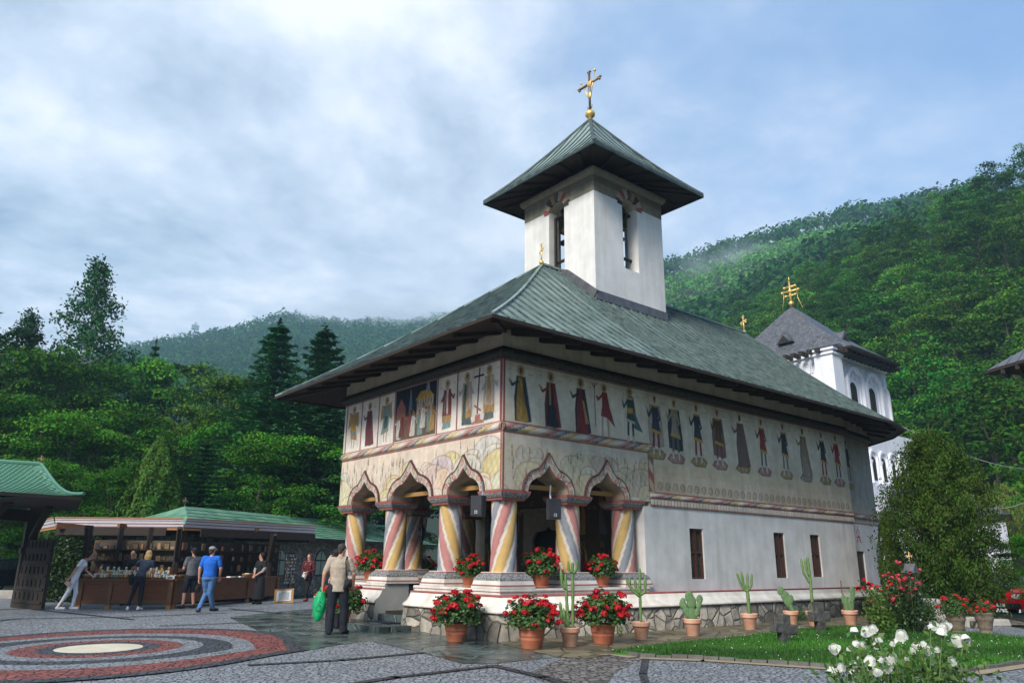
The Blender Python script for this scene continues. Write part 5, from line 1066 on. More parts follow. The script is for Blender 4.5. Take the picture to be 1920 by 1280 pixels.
# ================================================================ OTHER BUILDINGS
# ---- long green-roofed stone building behind the stall
A0, A1 = G(548, 1122), G(836, 1104); bd = (A1-A0).normalized(); bn = Vector((bd.y, -bd.x, 0))
if bn.dot(Vector((CAM[0], CAM[1], 0))-A0) < 0: bn = -bn
A0 = A0-bn*2.3; A1 = A1-bn*2.3; A0 = A0-bd*4.8; BL_ = (A1-A0).length+2; byaw = math.atan2(bd.y, bd.x)
bh = thing('stone_building', 'long low stone building with a green sheet roof and arched windows behind the stall', 'building', A0, byaw)
sgn = 1 if (Matrix.Rotation(byaw, 3, 'Z') @ Vector((0, -1, 0))).dot(bn) > 0 else -1      # local -y faces the viewer when sgn = 1
Fy = lambda d: -sgn*d
mb = MB().mat('masonry_far'); mb.box(1.7, BL_, min(Fy(0), Fy(-5)), max(Fy(0), Fy(-5)), -.2, 2.36); mb.build('wall', bh)
def wx(u, v): p = G(u, v); return (p-A0).dot(bd)
wins = [4.8+.62, 4.8+2.0, 4.8+5.0, 4.8+8.5, 4.8+12]
for i, x in enumerate(wins):
    mb = MB().mat('dark_wood'); prof = [(x-.42, .78), (x+.42, .78), (x+.42, 1.45)]+[(x+.42*math.cos(a), 1.45+.45*math.sin(a)) for a in np.linspace(.3, 2.84, 8)]+[(x-.42, 1.45)]
    mb.prism(prof, 'y', min(Fy(.0), Fy(.03)), max(Fy(.0), Fy(.03))); f_ = mb.build('window', bh)
    mb = MB().mat('mint_window')
    for s_ in (-1, 1):
        mb.box(min(x+s_*.03, x+s_*.38), max(x+s_*.03, x+s_*.38), min(Fy(.03), Fy(.04)), max(Fy(.03), Fy(.04)), .82, 1.40); mb.prism([(x+s_*.03, 1.46), (x+s_*.38, 1.46), (x+s_*.34, 1.62), (x+s_*.2, 1.78), (x+s_*.03, 1.86)], 'y', min(Fy(.03), Fy(.04)), max(Fy(.03), Fy(.04)))
    mb.build('pane', f_)
e0, e1, rz_, rx0 = 1.1, BL_+.5, 3.5, 3.8; mb = MB().mat('green_roof'); ye, yr = Fy(.55), Fy(-2.6)
def lerp(a, b, t): return a+(b-a)*t
K2 = 6; P_ = lambda x, t, side=1: (x, lerp(ye if side > 0 else Fy(-5.6), yr, t), lerp(2.38, rz_, t)-.10*math.sin(math.pi*t))
for sd_ in (1, -1): mb.add([P_(lerp(e0, rx0, k/K2), k/K2, sd_) for k in range(K2+1)]+[P_(e1, k/K2, sd_) for k in range(K2+1)], [(k, k+1, K2+2+k, K2+1+k) if sd_*sgn < 0 else (k+1, k, K2+1+k, K2+2+k) for k in range(K2)])
mb.add([P_(lerp(e0, rx0, k/K2), k/K2, 1) for k in range(K2+1)]+[P_(lerp(e0, rx0, k/K2), k/K2, -1) for k in range(K2+1)], [(k, k+1, K2+2+k, K2+1+k) for k in range(K2)]); rf = mb.build('roof', bh)
mb = MB().mat('green_seam'); r_ = random.Random(8)
for k in range(1, 9):
    t = k/9; a = Vector(P_(lerp(e0, rx0, t), t)); b = Vector(P_(e1, t)); mb.bar(a+Vector((0, 0, .01)), b+Vector((0, 0, .01)), .035, .015)
    for j in range(34):
        x = lerp(e0, rx0, t)+r_.uniform(.2, .5)+j*.78+(k % 2)*.35
        if x < e1-.3: mb.bar(P_(x, t-.0), P_(x+.08, t-1/9 if k > 1 else 0), .018, .02)
mb.build('roof_seam', rf); mb = MB().mat('dark_wood'); mb.bar((e0, ye, 2.33), (e1, ye, 2.33), .06, .12); mb.build('gutter', rf)
mb = MB().mat('green_roof')
for x in (4.8+9.3, 4.8+14.2):
    mb = MB().mat('gate_roof'); t = .55; px_, py_, pz_ = P_(x, t); mb.box(px_-.16, px_+.16, py_-.16, py_+.16, pz_-.2, pz_+.42); mb.prism([(px_-.30, pz_+.42), (px_+.30, pz_+.42), (px_, pz_+.74)], 'y', py_-.26, py_+.26); mb.build('chimney', rf)
cross(rf, (rx0, yr, rz_), .30, .022, arm=.10, ball=.03, name='cross', mt='old_brass')
# ---- gate: shingled roof, dark timber frame, open gate leaf
GD = 18.5
gp = lambda u, v, z: G(u, v, z)
g0 = at(150, 933, GD+2); gate = thing('gatehouse', 'dark timber gateway with a green diamond shingled roof at the left edge', 'gate', (0, 0, 0))
ZG = at(157, 927, 20).z
tipR = at(157, 927, 20); ridR = at(76, 871, 21.2); ridL = at(-120, 858, 22.5); eL = at(-160, 940, 17.5); backR = at(150, 922, 24.5)
mb = MB().mat('gate_roof'); KR = 8
def gsl(e_, t_, k): p = Vector(e_).lerp(Vector(t_), k); p.z -= .28*math.sin(math.pi*k)*(1-k)**.25*1.1; return p
vs_ = [gsl(tipR.lerp(eL, a/12), ridR.lerp(ridL, a/12), k/KR) for a in range(13) for k in range(KR+1)]
mb.add(vs_, [(a*(KR+1)+k, (a+1)*(KR+1)+k, (a+1)*(KR+1)+k+1, a*(KR+1)+k+1) for a in range(12) for k in range(KR)])
vs_ = [gsl(tipR.lerp(backR, a/4), ridR, k/KR) for a in range(5) for k in range(KR+1)]; mb.add(vs_, [(a*(KR+1)+k, a*(KR+1)+k+1, (a+1)*(KR+1)+k+1, (a+1)*(KR+1)+k) for a in range(4) for k in range(KR)])
bL = backR+(eL-tipR); vs_ = [gsl(backR.lerp(bL, a/4), ridR.lerp(ridL, a/4), k/KR) for a in range(5) for k in range(KR+1)]; mb.add(vs_, [(a*(KR+1)+k, a*(KR+1)+k+1, (a+1)*(KR+1)+k+1, (a+1)*(KR+1)+k) for a in range(4) for k in range(KR)])
gr = mb.build('roof', gate); mb = MB().mat('green_seam'); nl = 40
for i in range(-24, nl):                                  # diamond lattice of shingle joints
    for s_ in (1, -1):
        prev = None
        for k in range(KR+1):
            a = (i+s_*k*2.2)/nl*1.9+(0 if s_ > 0 else .4)
            if 0 <= a <= 1: 
                p = gsl(tipR.lerp(eL, a), ridR.lerp(ridL, a), k/KR)+Vector((0, 0, .012))
                if prev is not None: mb.bar(prev, p, .014, .012)
                prev = p
            else: prev = None
mb.build('shingle_joint', gr); mb = MB().mat('gate_roof'); hp = [gsl(tipR, ridR, k/KR)+Vector((0, 0, .03)) for k in range(KR+1)]; mb.tube(hp, .045, 6); mb.tube([ridR+Vector((0, 0, .03)), ridL+Vector((0, 0, .03))], .05, 6); mb.build('ridge_cap', gr)
cross(gr, ridR+Vector((0, 0, .02)), .20, .018, mt='old_brass', ball=0, arm=.075, yaw=R(-40))
mb = MB().mat('dark_wood'); mb.prism([(tipR.x*.96+ridR.x*.04, tipR.y), (eL.x, eL.y), (bL.x, bL.y), (backR.x, backR.y)], 'z', tipR.z-.14, tipR.z-.05); mb.build('soffit', gate)
for u, D in ((58, 23.9), (-60, 21.5)):
    p = at(u, 1000, D); mb = MB().mat('dark_wood'); mb.bar((p.x, p.y, -.1), (p.x, p.y, tipR.z-.1), .34, .34); q = p+(tipR-p)*.35; mb.bar((p.x, p.y, tipR.z-1.1), (q.x, q.y, tipR.z-.12), .16, .16); mb.bar((p.x, p.y, 1.55), (p.x, p.y, 1.7), .42, .42); mb.build('post', gate)
a_ = at(58, 955, 23.9); b_ = at(-80, 950, 21.4); mb = MB().mat('dark_wood'); mb.bar((a_.x, a_.y, tipR.z-.35), (b_.x, b_.y, tipR.z-.35), .3, .34); mb.build('lintel', gate)
# gate leaf: carved dark panel standing open
lf0, lf1 = at(20, 1138, 23.6).xy.to_3d(), at(76, 1143, 22.5).xy.to_3d(); ld = lf1-lf0; leaf = thing('gate_leaf', 'tall carved dark wooden gate leaf standing open by the gatehouse post', 'gate', lf0, math.atan2(ld.y, ld.x)); LW = ld.length
mb = MB().mat('dark_wood'); hh = 1.92; sl_ = .24
mb.add([(0, 0, 0), (LW, 0, 0), (LW-.05, -.0, hh), (sl_*1.6, 0, hh), (0, .10, 0), (LW, .10, 0), (LW-.05, .10, hh), (sl_*1.6, .10, hh)], [(0, 1, 2, 3), (7, 6, 5, 4), (0, 4, 5, 1), (1, 5, 6, 2), (2, 6, 7, 3), (3, 7, 4, 0)]); mb.build('panel', leaf)
for k in range(5):
    z0_ = .15+k*.36; xl = sl_*1.6*z0_/hh+.04; mb = MB().mat('dark_wood'); mb.box(xl, LW-.06, -.03, -.004, z0_, z0_+.07)
    mb.mat('dark_inside'); nn_ = 6
    for j in range(nn_): xa = xl+.04+j*(LW-.12-xl)/nn_; mb.prism([(xa, z0_+.11), (xa+.07, z0_+.11), (xa+.07, z0_+.25), (xa+.035, z0_+.30), (xa, z0_+.25)], 'y', -.025, -.003)
    mb.build('carved_rail', leaf)
# ---- market stall
RZ = 2.42
K0 = G(344, 991, RZ); KLt = G(104, 989, RZ); KLb = G(76, 994, RZ); KR1 = G(588, 1002, RZ)
cN, cL_, cR_ = G(318, 1141), G(140, 1141), G(520, 1124)
stall = thing('market_stall', 'wooden souvenir stall with a wide flat canopy edged in white sheeting', 'stall', (cN.x, cN.y, 0)); so_ = Vector((cN.x, cN.y, 0))
Sx = lambda p: Vector(p)-so_
inn = (Vector((cN.x, cN.y, 0))-Vector((CAM[0], CAM[1], 0))).normalized()
back = inn*3.2
kp = [KLt, K0, KR1]; kb = [Vector((KLb.x, KLb.y, RZ-.02)), K0+back+Vector((0, 0, .0)), KR1+back*.55]
rise = Vector((0, 0, .42))
mb = MB().mat('dark_wood'); up_ = [Sx(p) for p in (KLt, K0, KR1)]; cen_ = Sx((KLt+K0+KR1)/3)+back*.5; bk = [Sx(KLt)+back*.9, Sx(K0)+back, Sx(KR1)+back*.35]
bk = [p-Vector((0, 0, .30)) for p in bk]; ring = up_+bk[::-1]; ctr_ = sum(ring, Vector())/6+Vector((0, 0, .10)); mb.add([tuple(p+Vector((0, 0, .10))) for p in ring]+[tuple(ctr_)], [(i, (i+1) % 6, 6) for i in range(6)]); mb.add([tuple(p-Vector((0, 0, -.02))) for p in ring]+[tuple(ctr_-Vector((0, 0, .1)))], [(6, (i+1) % 6, i) for i in range(6)]); mb.build('canopy', stall)
# sheeting band: alternating white and red-brown corrugations sloping outward
for i in range(3):
    a, b = [(up_[0], up_[1]), (up_[1], up_[2]), (Sx(KLb)-Vector((0, 0, .0)), up_[0])][i]; d = (b-a).normalized(); q = Vector((-d.y, d.x, 0)); q = q if q.dot(Sx(Vector((CAM[0], CAM[1], 0)))-a) < 0 else -q
    mb = MB(); rows = [('red_sheet', .0), ('white_sheet', .035), ('red_sheet', .11), ('white_sheet', .14), ('red_sheet', .215), ('white_sheet', .24), ('white_sheet', .30)]
    for k in range(len(rows)-1):
        mb.mat(rows[k][0]); s0_, s1_ = rows[k][1], rows[k+1][1]; mb.add([a-q*s0_*.4+Vector((0, 0, .03+s0_)), b-q*s0_*.4+Vector((0, 0, .03+s0_)), b-q*s1_*.4+Vector((0, 0, .03+s1_)), a-q*s1_*.4+Vector((0, 0, .03+s1_))], [(0, 1, 2, 3)])
    mb.build('roof_sheet', stall)
    mb = MB().mat('stall_trim'); mb.bar(a+Vector((0, 0, -.01)), b+Vector((0, 0, -.01)), .04, .065); mb.bar(a-q*.12+Vector((0, 0, .345)), b-q*.12+Vector((0, 0, .345)), .04, .035); mb.build('edge_board', stall)
    mb = MB().mat('dark_wood'); mb.bar(a-q*.5+d*.35+Vector((0, 0, -.12)), b-q*.5-d*.35+Vector((0, 0, -.12)), .05, .26); mb.build('shade_board', stall)  # added dark board, stands in for the darkness under the canopy
for (u1, v1, u2, v2) in [(106, 984, 150, 993), (222, 986, 242, 992), (484, 994, 452, 994), (577, 1000, 540, 1002), (345, 988, 338, 995)]:
    p = Sx(G(u1, v1, RZ+.06)); q = p+(-(p-ctr_)).normalized()*2.2; q.z = RZ-.10; mb = MB().mat('stall_beam'); mb.bar(p, q, .12, .20); mb.build('beam', stall)
posts = [(143, 1141, .13), (318, 1141, .15), (500, 1126, .12)]
for u, v, wd in posts:
    b = Sx(G(u, v))-Sx(G(u, v)).normalized()*0; b = b+inn*.35; mb = MB().mat('dark_wood'); mb.bar((b.x, b.y, 0), (b.x, b.y, RZ-.05), .13, .13); o1 = b-inn*1.1; mb.bar((b.x, b.y, 1.35), (o1.x, o1.y, RZ-.12), .10, .10); mb.build('post', stall)
for t in (.3, .65): b = Sx(cL_).lerp(Sx(cN), t)+inn*2.6; mb = MB().mat('dark_wood'); mb.bar((b.x, b.y, 0), (b.x, b.y, RZ), .14, .14); mb.build('post', stall)
# dim display wall at the back with shelves
CT = .84
def counter(a, b, label, n):
    d = (b-a); ln = d.length; t = thing('market_counter', label, 'counter', a, math.atan2(d.y, d.x)); loc_in = 1
    q = Matrix.Rotation(-math.atan2(d.y, d.x), 3, 'Z') @ inn; s_ = 1 if q.y > 0 else -1
    Y = lambda y: s_*y
    def bx_(mb, x0, x1, y0, y1, z0, z1): mb.box(x0, x1, min(Y(y0), Y(y1)), max(Y(y0), Y(y1)), z0, z1)
    mb = MB().mat('stall_wood'); bx_(mb, .0, ln, -.04, .85, CT-.045, CT); mb.build('counter_top', t)
    for k in range(n):
        x0, x1 = ln*k/n, ln*(k+1)/n; mb = MB().mat('stall_wood'); bx_(mb, x0+.065, x1-.065, .05, .07, .20, CT-.045); mb.build('panel', t)
        mb = MB().mat('stall_beam'); bx_(mb, x0+.065, x1-.065, .015, .05, CT-.13, CT-.05); bx_(mb, x0+.065, x1-.065, .015, .05, .15, .24); mb.build('rail', t)
    for k in range(n+1): x = min(ln-.06, max(.06, ln*k/n)); mb = MB().mat('stall_beam'); bx_(mb, x-.06, x+.06, 0, .08, .02, CT-.045); mb.mat('stall_trim'); bx_(mb, x-.065, x+.065, -.01, .09, 0, .10); mb.build('leg', t)
    return t, ln, s_
cA, lnA, sA = counter(cL_, cN, 'brown panelled counter crowded with jars, left wing of the stall', 3)
cB, lnB, sB = counter(cN+(cR_-cN).normalized()*.12, cR_, 'brown panelled counter with baskets and icons, right wing of the stall', 3)
def onc(which, x, y, z=CT):
    t, ln, s_ = (cA, lnA, sA) if which == 'A' else (cB, lnB, sB); M_ = Matrix.Translation(t.location) @ Matrix.Rotation(t.rotation_euler.z, 4, 'Z'); return M_ @ Vector((x*ln, s_*y, z))
# jars: rows of honey and jam jars with lids
JC = [(.55, .42, .08), (.45, .22, .05), (.35, .10, .06), (.25, .30, .12), (.60, .55, .40), (.15, .20, .22), (.48, .35, .15), (.65, .60, .55)]
for i, c0 in enumerate(JC): mk('jar_%d' % i, c0, None, 5, .25)
jarp = []
for i in range(8):
    t = bpy.data.objects.new('jar', None); mb = MB().mat('jar_%d' % i, True); mb.lathe([(.028, 0), (.034, .01), (.034, .075), (.026, .09)], n=10); b = mb.build('glass_body', t); mb = MB().mat(['paper', 'gold', 'petal_red', 'paper', 'chrome', 'paper', 'red_trim', 'paper'][i], True); mb.lathe([(.030, .088), (.031, .112), (.028, .116)], n=10); l_ = mb.build('lid', t); jarp.append(t)
    C.objects.unlink(b); C.objects.unlink(l_)
JL = {0: 'amber honey jar with white lid', 1: 'dark honey jar with golden lid', 2: 'red jam jar with red lid', 3: 'green syrup jar with white lid', 4: 'cream jar with silver lid', 5: 'dark blue jar with white lid', 6: 'golden jar with reddish lid', 7: 'pale jar with white lid'}
rj = random.Random(12)
for row in range(3):
    for k in range(30 if row < 2 else 12):
        kk = rj.choice([7, 7, 4, 5, 1]) if k > 12 else rj.randrange(8); x = .12+.80*(k+.5+rj.uniform(-.15, .15))/(30 if row < 2 else 12); z = CT+.03+row*.095
        p = onc('A', x, .18+row*.14, z); src = jarp[kk]; t = src.copy(); C.objects.link(t); t.location = p
        tag(t, JL[kk]+', '+('front', 'second', 'topmost')[row]+' row of the left counter, '+('left half' if k < (15 if row < 2 else 6) else 'right half'), 'jar', 'jars lined up on the stall counter')
        for ch in src.children: c_ = ch.copy(); C.objects.link(c_); c_.parent = t
for row in range(1, 3):
    mb = MB().mat('stall_beam'); a = onc('A', .12, .26+row*.14-.14, CT); b = onc('A', .92, .26+row*.14-.14, CT); mb.bar(a+Vector((0, 0, .05*row+.0)), b+Vector((0, 0, .05*row)), .12, .03+.09*row-.03); tag(mb.build('display_step'), 'low wooden step number of rows of jars rest on, '+('front tier' if row == 1 else 'rear tier')+' of the left counter', 'display step')
def basket(which, x, y, r, label, fill='wicker'):
    t = thing('basket', label, 'basket', onc(which, x, y), 0, 'wicker baskets on the stall counters'); mb = MB().mat('wicker', True); mb.lathe([(r*.75, 0), (r, .09), (r*1.05, .11), (r*.98, .11), (r*.7, .02)], n=16); mb.build('bowl', t); mb = MB().mat(fill); q = random.Random(int(x*99))
    for k in range(8): mb.ball((q.uniform(-r*.5, r*.5), q.uniform(-r*.5, r*.5), .09), r*.24, 6, 4)
    mb.build('wares', t)
basket('B', .02, .2, .16, 'round wicker basket nearest the corner post of the stall', 'petal_yellow'); basket('B', .10, .25, .15, 'darker wicker basket second from the stall corner post', 'stall_wood'); basket('B', .30, .2, .14, 'wicker basket behind the man in grey', 'paper'); basket('B', .70, .25, .17, 'wicker basket of white packets in front of the dark dressed attendant', 'paper'); basket('B', .77, .3, .13, 'small wicker basket right next to the dark dressed attendant', 'stall_wood'); basket('A', .055, .22, .15, 'shallow wicker tray at the far left end of the counter', 'paper')
rb_ = random.Random(3)
for i, (w_, x, y, m_, lb) in enumerate([('A', .09, .3, 'cream_stone', 'cream box at the left end of the stall counter'), ('A', .95, .2, 'paper', 'small white box beside the blonde woman'), ('B', .52, .2, 'paper', 'flat white leaflet pile right of the man in blue'), ('B', .57, .22, 'mint_window', 'pale green packet on the right counter'), ('B', .62, .2, 'paper', 'white card pile left of the basket of packets'), ('B', .90, .3, 'wicker', 'low tan tray near the right end of the counter')]):
    t = onc(w_, x, y); mb = MB().mat(m_); mb.box(-.12, .12, -.07, .07, 0, .10 if i < 2 else .035); mb.mat('ink'); mb.box(-.07, .07, -.072, -.0705, .02, .06) if i < 2 else None; tag(mb.build('box', loc=t, rz=cA.rotation_euler.z if w_ == 'A' else cB.rotation_euler.z), lb, 'box')
# framed icons and hanging goods; wall and icons coloured dark for canopy shade
bwp = [Sx(cL_)+inn*2.9, Sx(cN)+inn*2.5, Sx(cR_)+inn*.95]
for i, (a, b) in enumerate([(bwp[0], bwp[1]), (bwp[1], bwp[2])]):
    mb = MB().mat('inner_shade_paint' if i == 0 else 'dark_wood'); mb.bar(a+Vector((0, 0, 1.0)), b+Vector((0, 0, 1.0)), .06, 2.0); mb.build('back_wall', stall)
    for z in (1.0, 1.35, 1.7): mb = MB().mat('dark_wood'); mb.bar(a-inn*.16+Vector((0, 0, z)), b-inn*.16+Vector((0, 0, z)), .22, .03); mb.build('shelf', stall)
icn = 0; ri = random.Random(9)
for i, (a, b) in enumerate([(bwp[0], bwp[1]), (bwp[1], bwp[2])]):
    for z in (1.0, 1.35, 1.7):
        for k in range(11):
            p = so_+a.lerp(b, (k+.5+ri.uniform(-.2, .2))/11)-inn*.2; hgt = ri.uniform(.12, .26); wd = ri.uniform(.08, .2); t = MB().mat(ri.choice(['stall_wood', 'old_brass', 'dark_wood', 'dark_wood'])); t.box(-wd/2, wd/2, -.02, .02, .016, hgt); t.mat(ri.choice(['inner_shade_paint', 'inner_shade_paint', 'old_brass', 'cloth_slate', 'cloth_maroon', 'wicker', 'portal_stone'])); t.box(-wd/2+.02, wd/2-.02, -.026, -.021, .036, hgt-.02)
            o_ = t.build('framed_icon', loc=(p.x, p.y, z), rz=math.atan2((b-a).y, (b-a).x)); tag(o_, ('tall' if hgt > .19 else 'small')+' framed icon on the '+{1.0: 'lowest', 1.35: 'middle', 1.7: 'topmost'}[z]+' back shelf of the '+('left' if i == 0 else 'right')+' stall wing', 'icon', 'icons on the back shelves of the stall'); icn += 1
tag_ = thing('postcard_rack', 'tall wire rack hung with glittering trinkets at the right end of the stall', 'rack', G(540, 1122)+inn*.25, byaw)
mb = MB().mat('dark_wood'); mb.bar((0, 0, 0), (0, 0, 1.72), .03, .03); mb.bar((-.33, 0, 1.70), (.33, 0, 1.70), .03, .03); mb.bar((-.33, 0, .5), (.33, 0, .5), .03, .03); mb.bar((-.33, 0, .5), (-.33, 0, 1.7), .02, .02); mb.bar((.33, 0, .5), (.33, 0, 1.7), .02, .02); mb.build('frame', tag_)
tr_ = MB(); rq = random.Random(4)
for i in range(9):
    for j in range(11): tr_.mat(rq.choice(['gold', 'paper', 'chrome', 'stall_trim', 'ink', 'cloth_blue', 'old_brass'])); x = -.31+j*.062; z = .56+i*.125; tr_.box(x-.012, x+.012, -.03, -.02, z, z+rq.uniform(.05, .09))
tag(tr_.build('trinkets', tag_), kind='stuff')
# notice board leaning on the right counter
sgp = G(531, 1130); nb = thing('notice_board', 'white notice sheet in a light wooden frame leaning on the ground by the stall', 'sign', sgp, math.atan2(_right.y, _right.x))
Mt = Matrix.Rotation(R(-14), 4, 'X') @ Matrix.Rotation(R(-4), 4, 'Y')
mb = MB().mat('beam'); mb.box(-.33, .33, 0, .03, 0, .48, Mt); mb.build('frame', nb); mb = MB().mat('paper'); mb.box(-.25, .25, -.008, -.002, .07, .42, Mt); pg = mb.build('sheet', nb)
mb = MB().mat('ink'); rq = random.Random(2); mb.box(-.09, .09, -.012, -.009, .365, .385, Mt)
for k in range(7):
    z = .325-k*.036; x = -.20+rq.uniform(0, .03)
    while x < .18: wl = rq.uniform(.02, .06); mb.box(x, min(.2, x+wl), -.012, -.009, z, z+.012, Mt); x += wl+.012
mb.build('lettering', pg)

# ---- white church behind, right
WY = 10.2; wc = thing('white_church', 'tall white church tower with blind arches and a grey slate roof behind the painted church', 'church', (0, 0, 0))
nx0 = at(1553, 645, 45*.98); X0 = planeX = None
def onY(u, v, yy): w_ = ray(u, v); t = (yy-CAM[1])/w_[1]; return Vector(CAM+t*w_)
def onX(u, v, xx): w_ = ray(u, v); t = (xx-CAM[0])/w_[0]; return Vector(CAM+t*w_)
a = onY(1551, 640, WY); b = onY(1658, 690, WY); b2 = onY(1667, 790, WY); X0, X1 = a.x, b.x; ZT_ = (a.z+b.z)/2
mb = MB().mat('church_white'); mb.box(X0, X1, WY, WY+8.5, -1, ZT_-.35); mb.build('wall', wc)
Z_ = lambda u, v: onY(u, v, WY).z
XX = lambda u, v: onY(u, v, WY).x
def ring_arch(mb, P, cx, zb_, zs, r, wd, d0, d1):         # raised arched frame
    n_ = 14; pts = [(cx-r, zb_), (cx-r, zs)]+[(cx-r*math.cos(t), zs+r*math.sin(t)) for t in np.linspace(.15, 2.99, n_)]+[(cx+r, zs), (cx+r, zb_)]; pts2 = [(cx-r-wd, zb_), (cx-r-wd, zs)]+[(cx-(r+wd)*math.cos(t), zs+(r+wd)*math.sin(t)) for t in np.linspace(.15, 2.99, n_)]+[(cx+r+wd, zs), (cx+r+wd, zb_)]
    n = len(pts); V_ = [P(x, d0, z) for x, z in pts]+[P(x, d1, z) for x, z in pts]+[P(x, d1, z) for x, z in pts2]+[P(x, d0, z) for x, z in pts2]; mb.add(V_, [(i*n+k, i*n+k+1, (i+1)*n+k+1, (i+1)*n+k) for i in range(3) for k in range(n-1)])
def arch_fill(mb, P, cx, zb_, zs, r, d):
    pts = [(cx-r, zb_), (cx+r, zb_), (cx+r, zs)]+[(cx+r*math.cos(t), zs+r*math.sin(t)) for t in np.linspace(.15, 2.99, 10)]+[(cx-r, zs)]; mb.add([P(x, d, z) for x, z in pts], [tuple(range(len(pts)))])
PY = lambda x, d, z: (x, WY-d, z); PX = lambda y, d, z: (X0-d, y, z)
wsp = X1-X0; zs1 = Z_(1600, 722); 
for cx_, lb in ((X0+wsp*.37, 0), (X0+wsp*.70, 1)):
    m_ = MB().mat('church_white'); ring_arch(m_, PY, cx_, zs1-4.6, zs1, wsp*.125, .24, 0, .22); m_.build('arch_frame', wc)
    m_ = MB().mat('church_white'); ring_arch(m_, PY, cx_, zs1-4.6, zs1-.22, wsp*.095, .10, .0, .07); w_ = m_.build('window', wc); m_ = MB().mat('dark_inside'); arch_fill(m_, PY, cx_-.12, zs1-3.6, zs1-.28, wsp*.06, .01); m_.build('pane', w_)
m_ = MB().mat('church_white'); ring_arch(m_, PY, X0+wsp*.915, zs1-4.8, zs1-.1, wsp*.065, .12, 0, .16); m_.build('arch_frame', wc)
m_ = MB().mat('church_white')
for k in range(13): ring_arch(m_, PY, X0+wsp*(.10+.85*k/13), ZT_-1.6, ZT_-1.1, .20, .07, 0, .09)
m_.build('arcaded_frieze', wc); m_ = MB().mat('church_white')
for k in range(12): ring_arch(m_, PX, WY+.9+k*.62, ZT_-1.6, ZT_-1.1, .20, .07, 0, .09)
m_.build('arcaded_frieze', wc); m_ = MB().mat('church_white')
for k in range(3): ring_arch(m_, PX, WY+2.0+k*2.5, ZT_-7, ZT_-2.9, 1.0, .25, 0, .16)
m_.build('arch_frame', wc)
m_ = MB().mat('church_white'); m_.box(X0-.55, X0+.62, WY-.5, WY+.7, 0, ZT_-.45); m_.box(X0-.65, X0+.72, WY-.6, WY+.8, ZT_-.75, ZT_-.6); m_.box(X0-.72, X0+.8, WY-.68, WY+.9, ZT_-.5, ZT_-.3); m_.build('pier', wc)
m_ = MB().mat('slate_roof'); m_.prism([(X0-.8, ZT_-.3), (X0+.88, ZT_-.3), (X0+.05, ZT_-.05)], 'y', WY-.76, WY+1); m_.build('pier_cap', wc)
m_ = MB().mat('church_white'); m_.box(X0-.15, X1+.15, WY-.18, WY+8.6, ZT_-.60, ZT_-.34); m_.build('cornice', wc)
er = onY(1690, 682, WY-1.3); o_ = er.x-X1; ez = er.z; m_ = MB().mat('slate_roof'); mx_, my_ = (X0+X1)/2, WY+4.25-.3
apx = at(1484, 574, 50.5); tx = onX(1484, 574, mx_); top = Vector((mx_, tx.y, tx.z)); my_ = top.y; hx_, hy_ = (X1-X0)/2+o_, (my_-WY)+1.3
cr4 = [(mx_-hx_, my_-hy_, ez), (mx_+hx_, my_-hy_, ez), (mx_+hx_, my_+hy_, ez), (mx_-hx_, my_+hy_, ez)]
for i in range(4):
    p, q = Vector(cr4[i]), Vector(cr4[(i+1) % 4]); V_ = []
    for a_ in range(7):
        e_ = p.lerp(q, a_/6)
        for k in range(9): t = k/8; r_ = e_.lerp(top, t); r_.z -= .42*math.sin(math.pi*t)*(1-t)**.6; V_.append(r_)
    m_.add(V_, [(a_*9+k, (a_+1)*9+k, (a_+1)*9+k+1, a_*9+k+1) for a_ in range(6) for k in range(8)])
wroof = m_.build('roof', wc); m_ = MB().mat('dark_wood'); m_.prism([(c_[0], c_[1]) for c_ in cr4], 'z', ez-.12, ez-.03)
for k in range(15): t = (k+.5)/15; m_.box(lerp(X0-.3, X1+.3, t)-.12, lerp(X0-.3, X1+.3, t)+.12, WY-1.0, WY, ez-.34, ez-.12); m_.box(X0-1.0, X0, WY+t*8-.12, WY+t*8+.12, ez-.34, ez-.12)
m_.build('eaves', wroof)
for (cx_, cy_, dx_, dy_) in ((mx_-hx_*.55, my_-.6, -1, 0), (mx_+.3, my_-hy_*.5, 0, -1)):
    zt_r = ez+(top.z-ez)*.36; m_ = MB().mat('slate_roof'); 
    if dx_: m_.prism([(cy_-.6, zt_r-.3), (cy_+.6, zt_r-.3), (cy_, zt_r+.45)], 'x', cx_-.7, cx_+1.2); m_.mat('dark_inside'); m_.prism([(cy_-.4, zt_r-.25), (cy_+.4, zt_r-.25), (cy_, zt_r+.2)], 'x', cx_-.73, cx_-.705)
    else: m_.prism([(cx_-.6, zt_r-.3), (cx_+.6, zt_r-.3), (cx_, zt_r+.45)], 'y', cy_-.7, cy_+1.2); m_.mat('dark_inside'); m_.prism([(cx_-.4, zt_r-.25), (cx_+.4, zt_r-.25), (cx_, zt_r+.2)], 'y', cy_-.73, cy_-.705)
    m_.build('dormer', wroof)
pxm = 47/FPX                                            # metres per photo pixel at this range
m_ = MB().mat('gold', True); T = top; m_.ball(T+Vector((0, 0, .2)), .19, 10, 8); m_.tube([T, T+Vector((0, 0, 1.95))], [.10, .05], 8)
for z, a_, rr2 in ((1.45, .42, .06), (1.12, .62, .07), (.80, .36, .05)):
    m_.tube([T+Vector((0, -a_, z)), T+Vector((0, a_, z))], rr2, 6)
    for s_ in (-1, 1): m_.ball(T+Vector((0, s_*a_, z)), .11, 6, 5)
m_.ball(T+Vector((0, 0, 1.12)), .16, 8, 6); m_.tube([T+Vector((0, 0, 1.9)), T+Vector((0, 0, 2.25))], [.07, .01], 6)
for s_ in (-1, 1): m_.tube([T+Vector((0, s_*.5, 1.1)), T+Vector((0, s_*.55, .5)), T+Vector((s_*.3, s_*1.0, -.45))], .022, 4)
